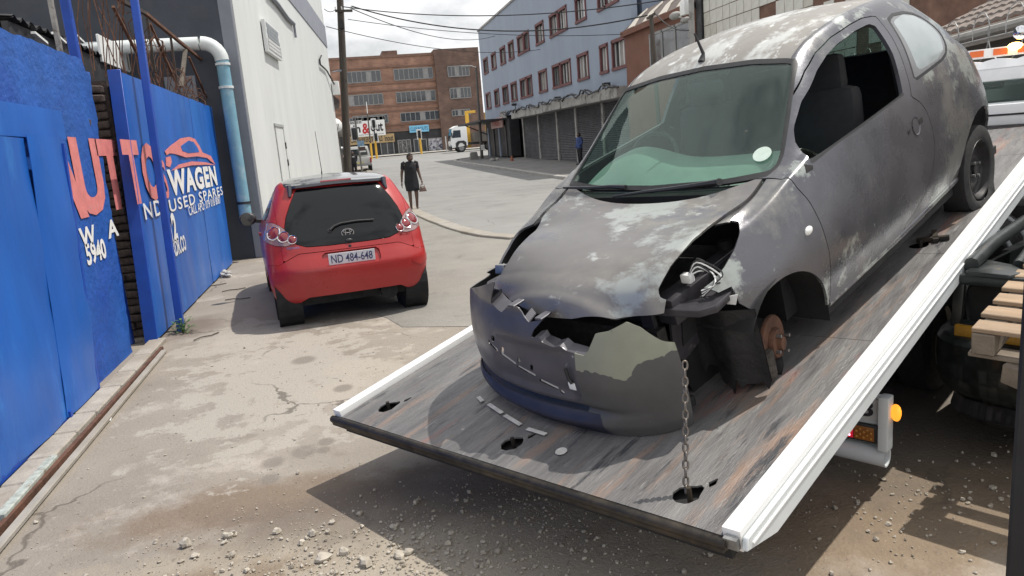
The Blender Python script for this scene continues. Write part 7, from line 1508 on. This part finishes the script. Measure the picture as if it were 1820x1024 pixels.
def person(name, label, loc, rz, h=1.65, pose=None, skin=None, far=False, cloth=None, dress=None, group=None):
    """x: the figure's left, -y: the way it faces... local frame with z up"""
    o = thing(name, label, 'person', loc, rz); o.scale = (h / 1.65,) * 3; p = pose
    J = dict(pelvis=(0, 0, .88), chest=(0, -.01, 1.17), neck=(0, 0, 1.37), head=(0, -.01, 1.46)); J.update(p)
    names = ['pelvis', 'waist', 'chest', 'neck', 'skull', 'shl', 'ell', 'wrl', 'shr', 'elr', 'wrr', 'hil', 'knl', 'anl', 'tol', 'hir', 'knr', 'anr', 'tor']
    J.setdefault('waist', tuple((np.array(J['pelvis']) + J['chest']) / 2)); J.setdefault('skull', tuple(np.array(J['neck']) + [0, 0, .03]))
    P = [J[k] for k in names]; ix = {k: i for i, k in enumerate(names)}
    E = [(ix[a], ix[b]) for a, b in (('pelvis', 'waist'), ('waist', 'chest'), ('chest', 'neck'), ('neck', 'skull'), ('chest', 'shl'), ('shl', 'ell'), ('ell', 'wrl'), ('chest', 'shr'), ('shr', 'elr'), ('elr', 'wrr'), ('pelvis', 'hil'), ('hil', 'knl'), ('knl', 'anl'), ('anl', 'tol'), ('pelvis', 'hir'), ('hir', 'knr'), ('knr', 'anr'), ('anr', 'tor'))]
    rd = dict(pelvis=(.13, .11), waist=(.125, .10), chest=(.15, .11), neck=.055, skull=.06, shl=.062, ell=.042, wrl=.027, shr=.062, elr=.042, wrr=.027, hil=.095, knl=.058, anl=.034, tol=.028, hir=.095, knr=.058, anr=.034, tor=.028)
    b = skin_body('body', P, E, [rd[k] for k in names], skin or M['skin'], o, sub=1 if far else 2)
    hc_ = np.array(J['neck']) + [0, -.015, .125] + np.array(J.get('headoff', (0, 0, 0))); hd = MB().ball((0, 0, 0), (.078, .098, .115), 18, 12); v = []
    for q in hd.v:
        q = np.array(q)
        if q[1] < -.05 and not far:
            q = q + [0, -.022 * math.exp(-(q[0]**2 + (q[2] + .012)**2 / 2.5) / .00035), 0]; q = q + [0, .010 * math.exp(-((abs(q[0]) - .033)**2 + (q[2] - .012)**2) / .0003), 0]; q = q + [0, -.006 * math.exp(-(q[0]**2 / 3 + (q[2] + .055)**2) / .0002), 0]
        if q[2] < -.05: q = q * [.86, .92, 1]
        v.append(q)
    yaw = J.get('headyaw', 0); tl = J.get('headtilt', 0); Rz = np.array(Matrix.Rotation(yaw, 3, 'Z') @ Matrix.Rotation(tl, 3, 'X')); hd.v = [tuple(Rz @ q + hc_) for q in v]; hd.build('head', skin or M['skin'], o, smooth=70)
    hr = MB(); 
    for q in MB().ball((0, .012, .016), (.086, .100, .112), 16, 11).v: hr.v.append(q)
    tmp = MB().ball((0, .012, .016), (.086, .100, .112), 16, 11); keep = [f for f in tmp.f if np.mean([tmp.v[i][1] for i in f]) > -.045 + (0.0 if np.mean([tmp.v[i][2] for i in f]) > .075 else .055) - (.06 if np.mean([tmp.v[i][2] for i in f]) > .085 else 0)]
    hr = MB(); hr.add([tuple(Rz @ np.array(q) + hc_) for q in tmp.v], keep); hr.build('hair', M['hair'], o, smooth=70)
    if not far:
        for s in (-1, 1):
            MB().ball(Rz @ np.array([s * .031, -.088, .012]) + hc_, (.011, .007, .007), 8, 6).build('eye', M['letterw'], o, smooth=70); MB().ball(Rz @ np.array([s * .031, -.0935, .012]) + hc_, (.005, .003, .005), 8, 6).build('iris', M['hair'], o, smooth=70)
            MB().ball(Rz @ np.array([s * .079, .004, -.005]) + hc_, (.010, .02, .032), 8, 6).build('ear', M['skin'], o, smooth=70)
        MB().ball(Rz @ np.array([0, -.089, -.052]) + hc_, (.024, .008, .007), 8, 6).build('mouth', mat('lips', (.10, .035, .035), .5), o, smooth=70)
    return o, J
def hand(o, J, wr, el, side, curl=.5, m=None):
    w = np.array(J[wr]); d = w - np.array(J[el]); d /= np.linalg.norm(d); palm = w + d * .05; ac = np.array([0, -1, 0]) - d * (d @ [0, -1, 0]); ac /= np.linalg.norm(ac); nin = np.cross(d, ac) * (1 if side == 'l' else 1); inn = np.array([-1. if side == 'l' else 1., 0, 0])
    pts = [w - d * .01, palm, palm + d * .03]; E = [(0, 1), (1, 2)]; rd = [.024, (.036, .018), .024]
    for k, (off, L) in enumerate(((-.027, .066), (-.009, .075), (.009, .07), (.027, .055))):
        b = len(pts); base = palm + d * .035 + ac * off; pts += [base, base + d * L * .5 + inn * curl * .012, base + d * L * .85 + inn * curl * .035]; E += [(2, b), (b, b + 1), (b + 1, b + 2)]; rd += [.0095, .0088, .0075]
    b = len(pts); base = palm - d * .01 + ac * .035; pts += [base, base + d * .035 + ac * .018 + inn * .01]; E += [(1, b), (b, b + 1)]; rd += [.012, .009]
    return skin_body('hand', pts, E, rd, m or M['skin'], o, sub=1)
wp_ = G((738, 374), 0)
pose = dict(shl=(.175, 0, 1.33), ell=(.235, .02, 1.06), wrl=(.275, -.06, .83), shr=(-.175, 0, 1.33), elr=(-.245, .05, 1.06), wrr=(-.27, .04, .80), hil=(.085, 0, .86), knl=(.10, -.06, .47), anl=(.085, -.02, .075), tol=(.10, -.17, .03), hir=(-.085, 0, .86), knr=(-.085, -.03, .47), anr=(-.075, .03, .06), tor=(-.085, -.12, .025), headyaw=.55, headtilt=.28, headoff=(.02, -.02, -.01))
wo, J = person('person', 'person in short black dress walking along the kerb holding a small handbag', (wp_[0] - .02, wp_[1], .0), R(4), 1.68, pose)
M['dress'] = mat('black_dress', (.010, .010, .014), .85, var=.3, scale=10, bump=.15, bscale=25)
dr = [((0, 0, 1.385), .075, .07), ((0, 0, 1.36), .13, .09), ((0, -.005, 1.30), .180, .12), ((0, -.012, 1.20), .178, .14), ((0, -.005, 1.05), .175, .13), ((0, 0, .92), .19, .14), ((0, .005, .80), .205, .15), ((.01, -.01, .66), .20, .15), ((.012, -.015, .565), .19, .15), ((.012, -.015, .56), .185, .145)]
MB().grid(ring_loft(dr, 24)).build('dress', M['dress'], wo, smooth=60, fixn=True)
for s, a, b in ((1, 'shl', 'ell'), (-1, 'shr', 'elr')):
    A_, B_ = np.array(J[a]), np.array(J[b]); MB().tube([A_ + [-s * .04, 0, .02], A_ + [s * .012, 0, .0], A_ + (B_ - A_) * .55], [.056, .064, .056], 12, cap=False).build('sleeve', M['dress'], wo, smooth=60)
hand(wo, J, 'wrl', 'ell', 'l', 1.2); hand(wo, J, 'wrr', 'elr', 'r', .6)
for s, a in ((1, 'tol'), (-1, 'tor')):
    t_ = np.array(J[a]); MB().box(t_ + [0, .045, -.022 if s < 0 else -.026], (.085, .25, .016)).build('sandal', M['plastic'], wo, bevel=.006); MB().tube([t_ + [-.04, .0, -.012], t_ + [0, 0, .022], t_ + [.04, .0, -.012]], .007, 5).build('sandal_strap', M['letterw'] if s > 0 else M['plastic'], wo)
# handbag held in the left hand
hw = np.array(wo.matrix_basis @ Vector(np.array(J['wrl']) * 1.0)); hw = np.array(wo.matrix_basis @ Vector((.285, -.085, .715)))
hb = thing('handbag', 'small brown handbag hanging from the walking person\'s hand', 'bag', hw + [0, 0, -.20]); M['bag'] = mat('brown_leather', (.15, .09, .075), .5, var=.2, scale=10)
MB().box((0, 0, .07), (.22, .09, .15), taper=(.62, .6)).build('bag_body', M['bag'], hb, bevel=.02); MB().tube([(-.06, 0, .14), (-.045, 0, .20), (.0, 0, .225), (.045, 0, .20), (.06, 0, .14)], .007, 6).build('handle', M['bag'], hb, smooth=60); MB().box((0, -.04, .11), (.05, .012, .03)).build('clasp', M['chrome'], hb)
# two people near the pickup, one by the shutters
dk = mat('dark_clothing', (.014, .015, .02), .85, var=.3, scale=6); bl_ = mat('blue_clothing', (.04, .07, .20), .85, var=.2, scale=6)
stand = dict(shl=(.19, 0, 1.36), ell=(.24, .03, 1.10), wrl=(.18, -.12, .98), shr=(-.19, 0, 1.36), elr=(-.25, .02, 1.09), wrr=(-.22, -.10, .86), hil=(.09, 0, .86), knl=(.10, -.01, .47), anl=(.11, .02, .07), tol=(.12, -.12, .03), hir=(-.09, 0, .86), knr=(-.10, .0, .47), anr=(-.10, .02, .07), tor=(-.11, -.12, .03))
def clothed(label, loc, rz, h, top, trs):
    o, J = person('person', label, loc, rz, h, dict(stand), far=True)
    MB().grid(ring_loft([((0, 0, 1.40), .08, .07), ((0, 0, 1.36), .19, .11), ((0, 0, 1.2), .20, .14), ((0, 0, 1.0), .18, .13), ((0, 0, .84), .19, .14)], 16)).build('jacket', top, o, smooth=60, fixn=True)
    for a, b, c in (('shl', 'ell', 'wrl'), ('shr', 'elr', 'wrr')): MB().tube([np.array(J[a]), np.array(J[b]), np.array(J[c])], [.085, .065, .045], 10).build('sleeve', top, o, smooth=60)
    for a, b, c in (('hil', 'knl', 'anl'), ('hir', 'knr', 'anr')): MB().tube([np.array(J[a]), np.array(J[b]), np.array(J[c])], [.115, .082, .062], 10).build('trouser_leg', trs, o, smooth=60)
    for a in ('tol', 'tor'): MB().box(np.array(J[a]) + [0, .06, -.0], (.09, .26, .07)).build('shoe', M['plastic'], o, bevel=.02)
    return o
p = PY((631, 311), 50); po = clothed('person in dark clothes with pale chest print standing behind the silver pickup', (p[0], 50, gz(50)), R(10), 1.66, dk, dk); MB().box((.0, -.142, 1.26), (.16, .01, .05)).build('shirt_print', M['letterw'], po)
p = PY((611, 308), 50.5); clothed('person in dark clothes half hidden behind the timber pole', (p[0], 50.5, gz(50.5)), R(60), 1.58, mat('brown_clothing', (.05, .035, .03), .85), dk)
p = PX((1030, 262), XB - .8); clothed('person in blue clothes standing by the shutters of the grey building', (XB - .8, p[1], gz(p[1]) + .12), R(-80), 1.68, bl_, dk)
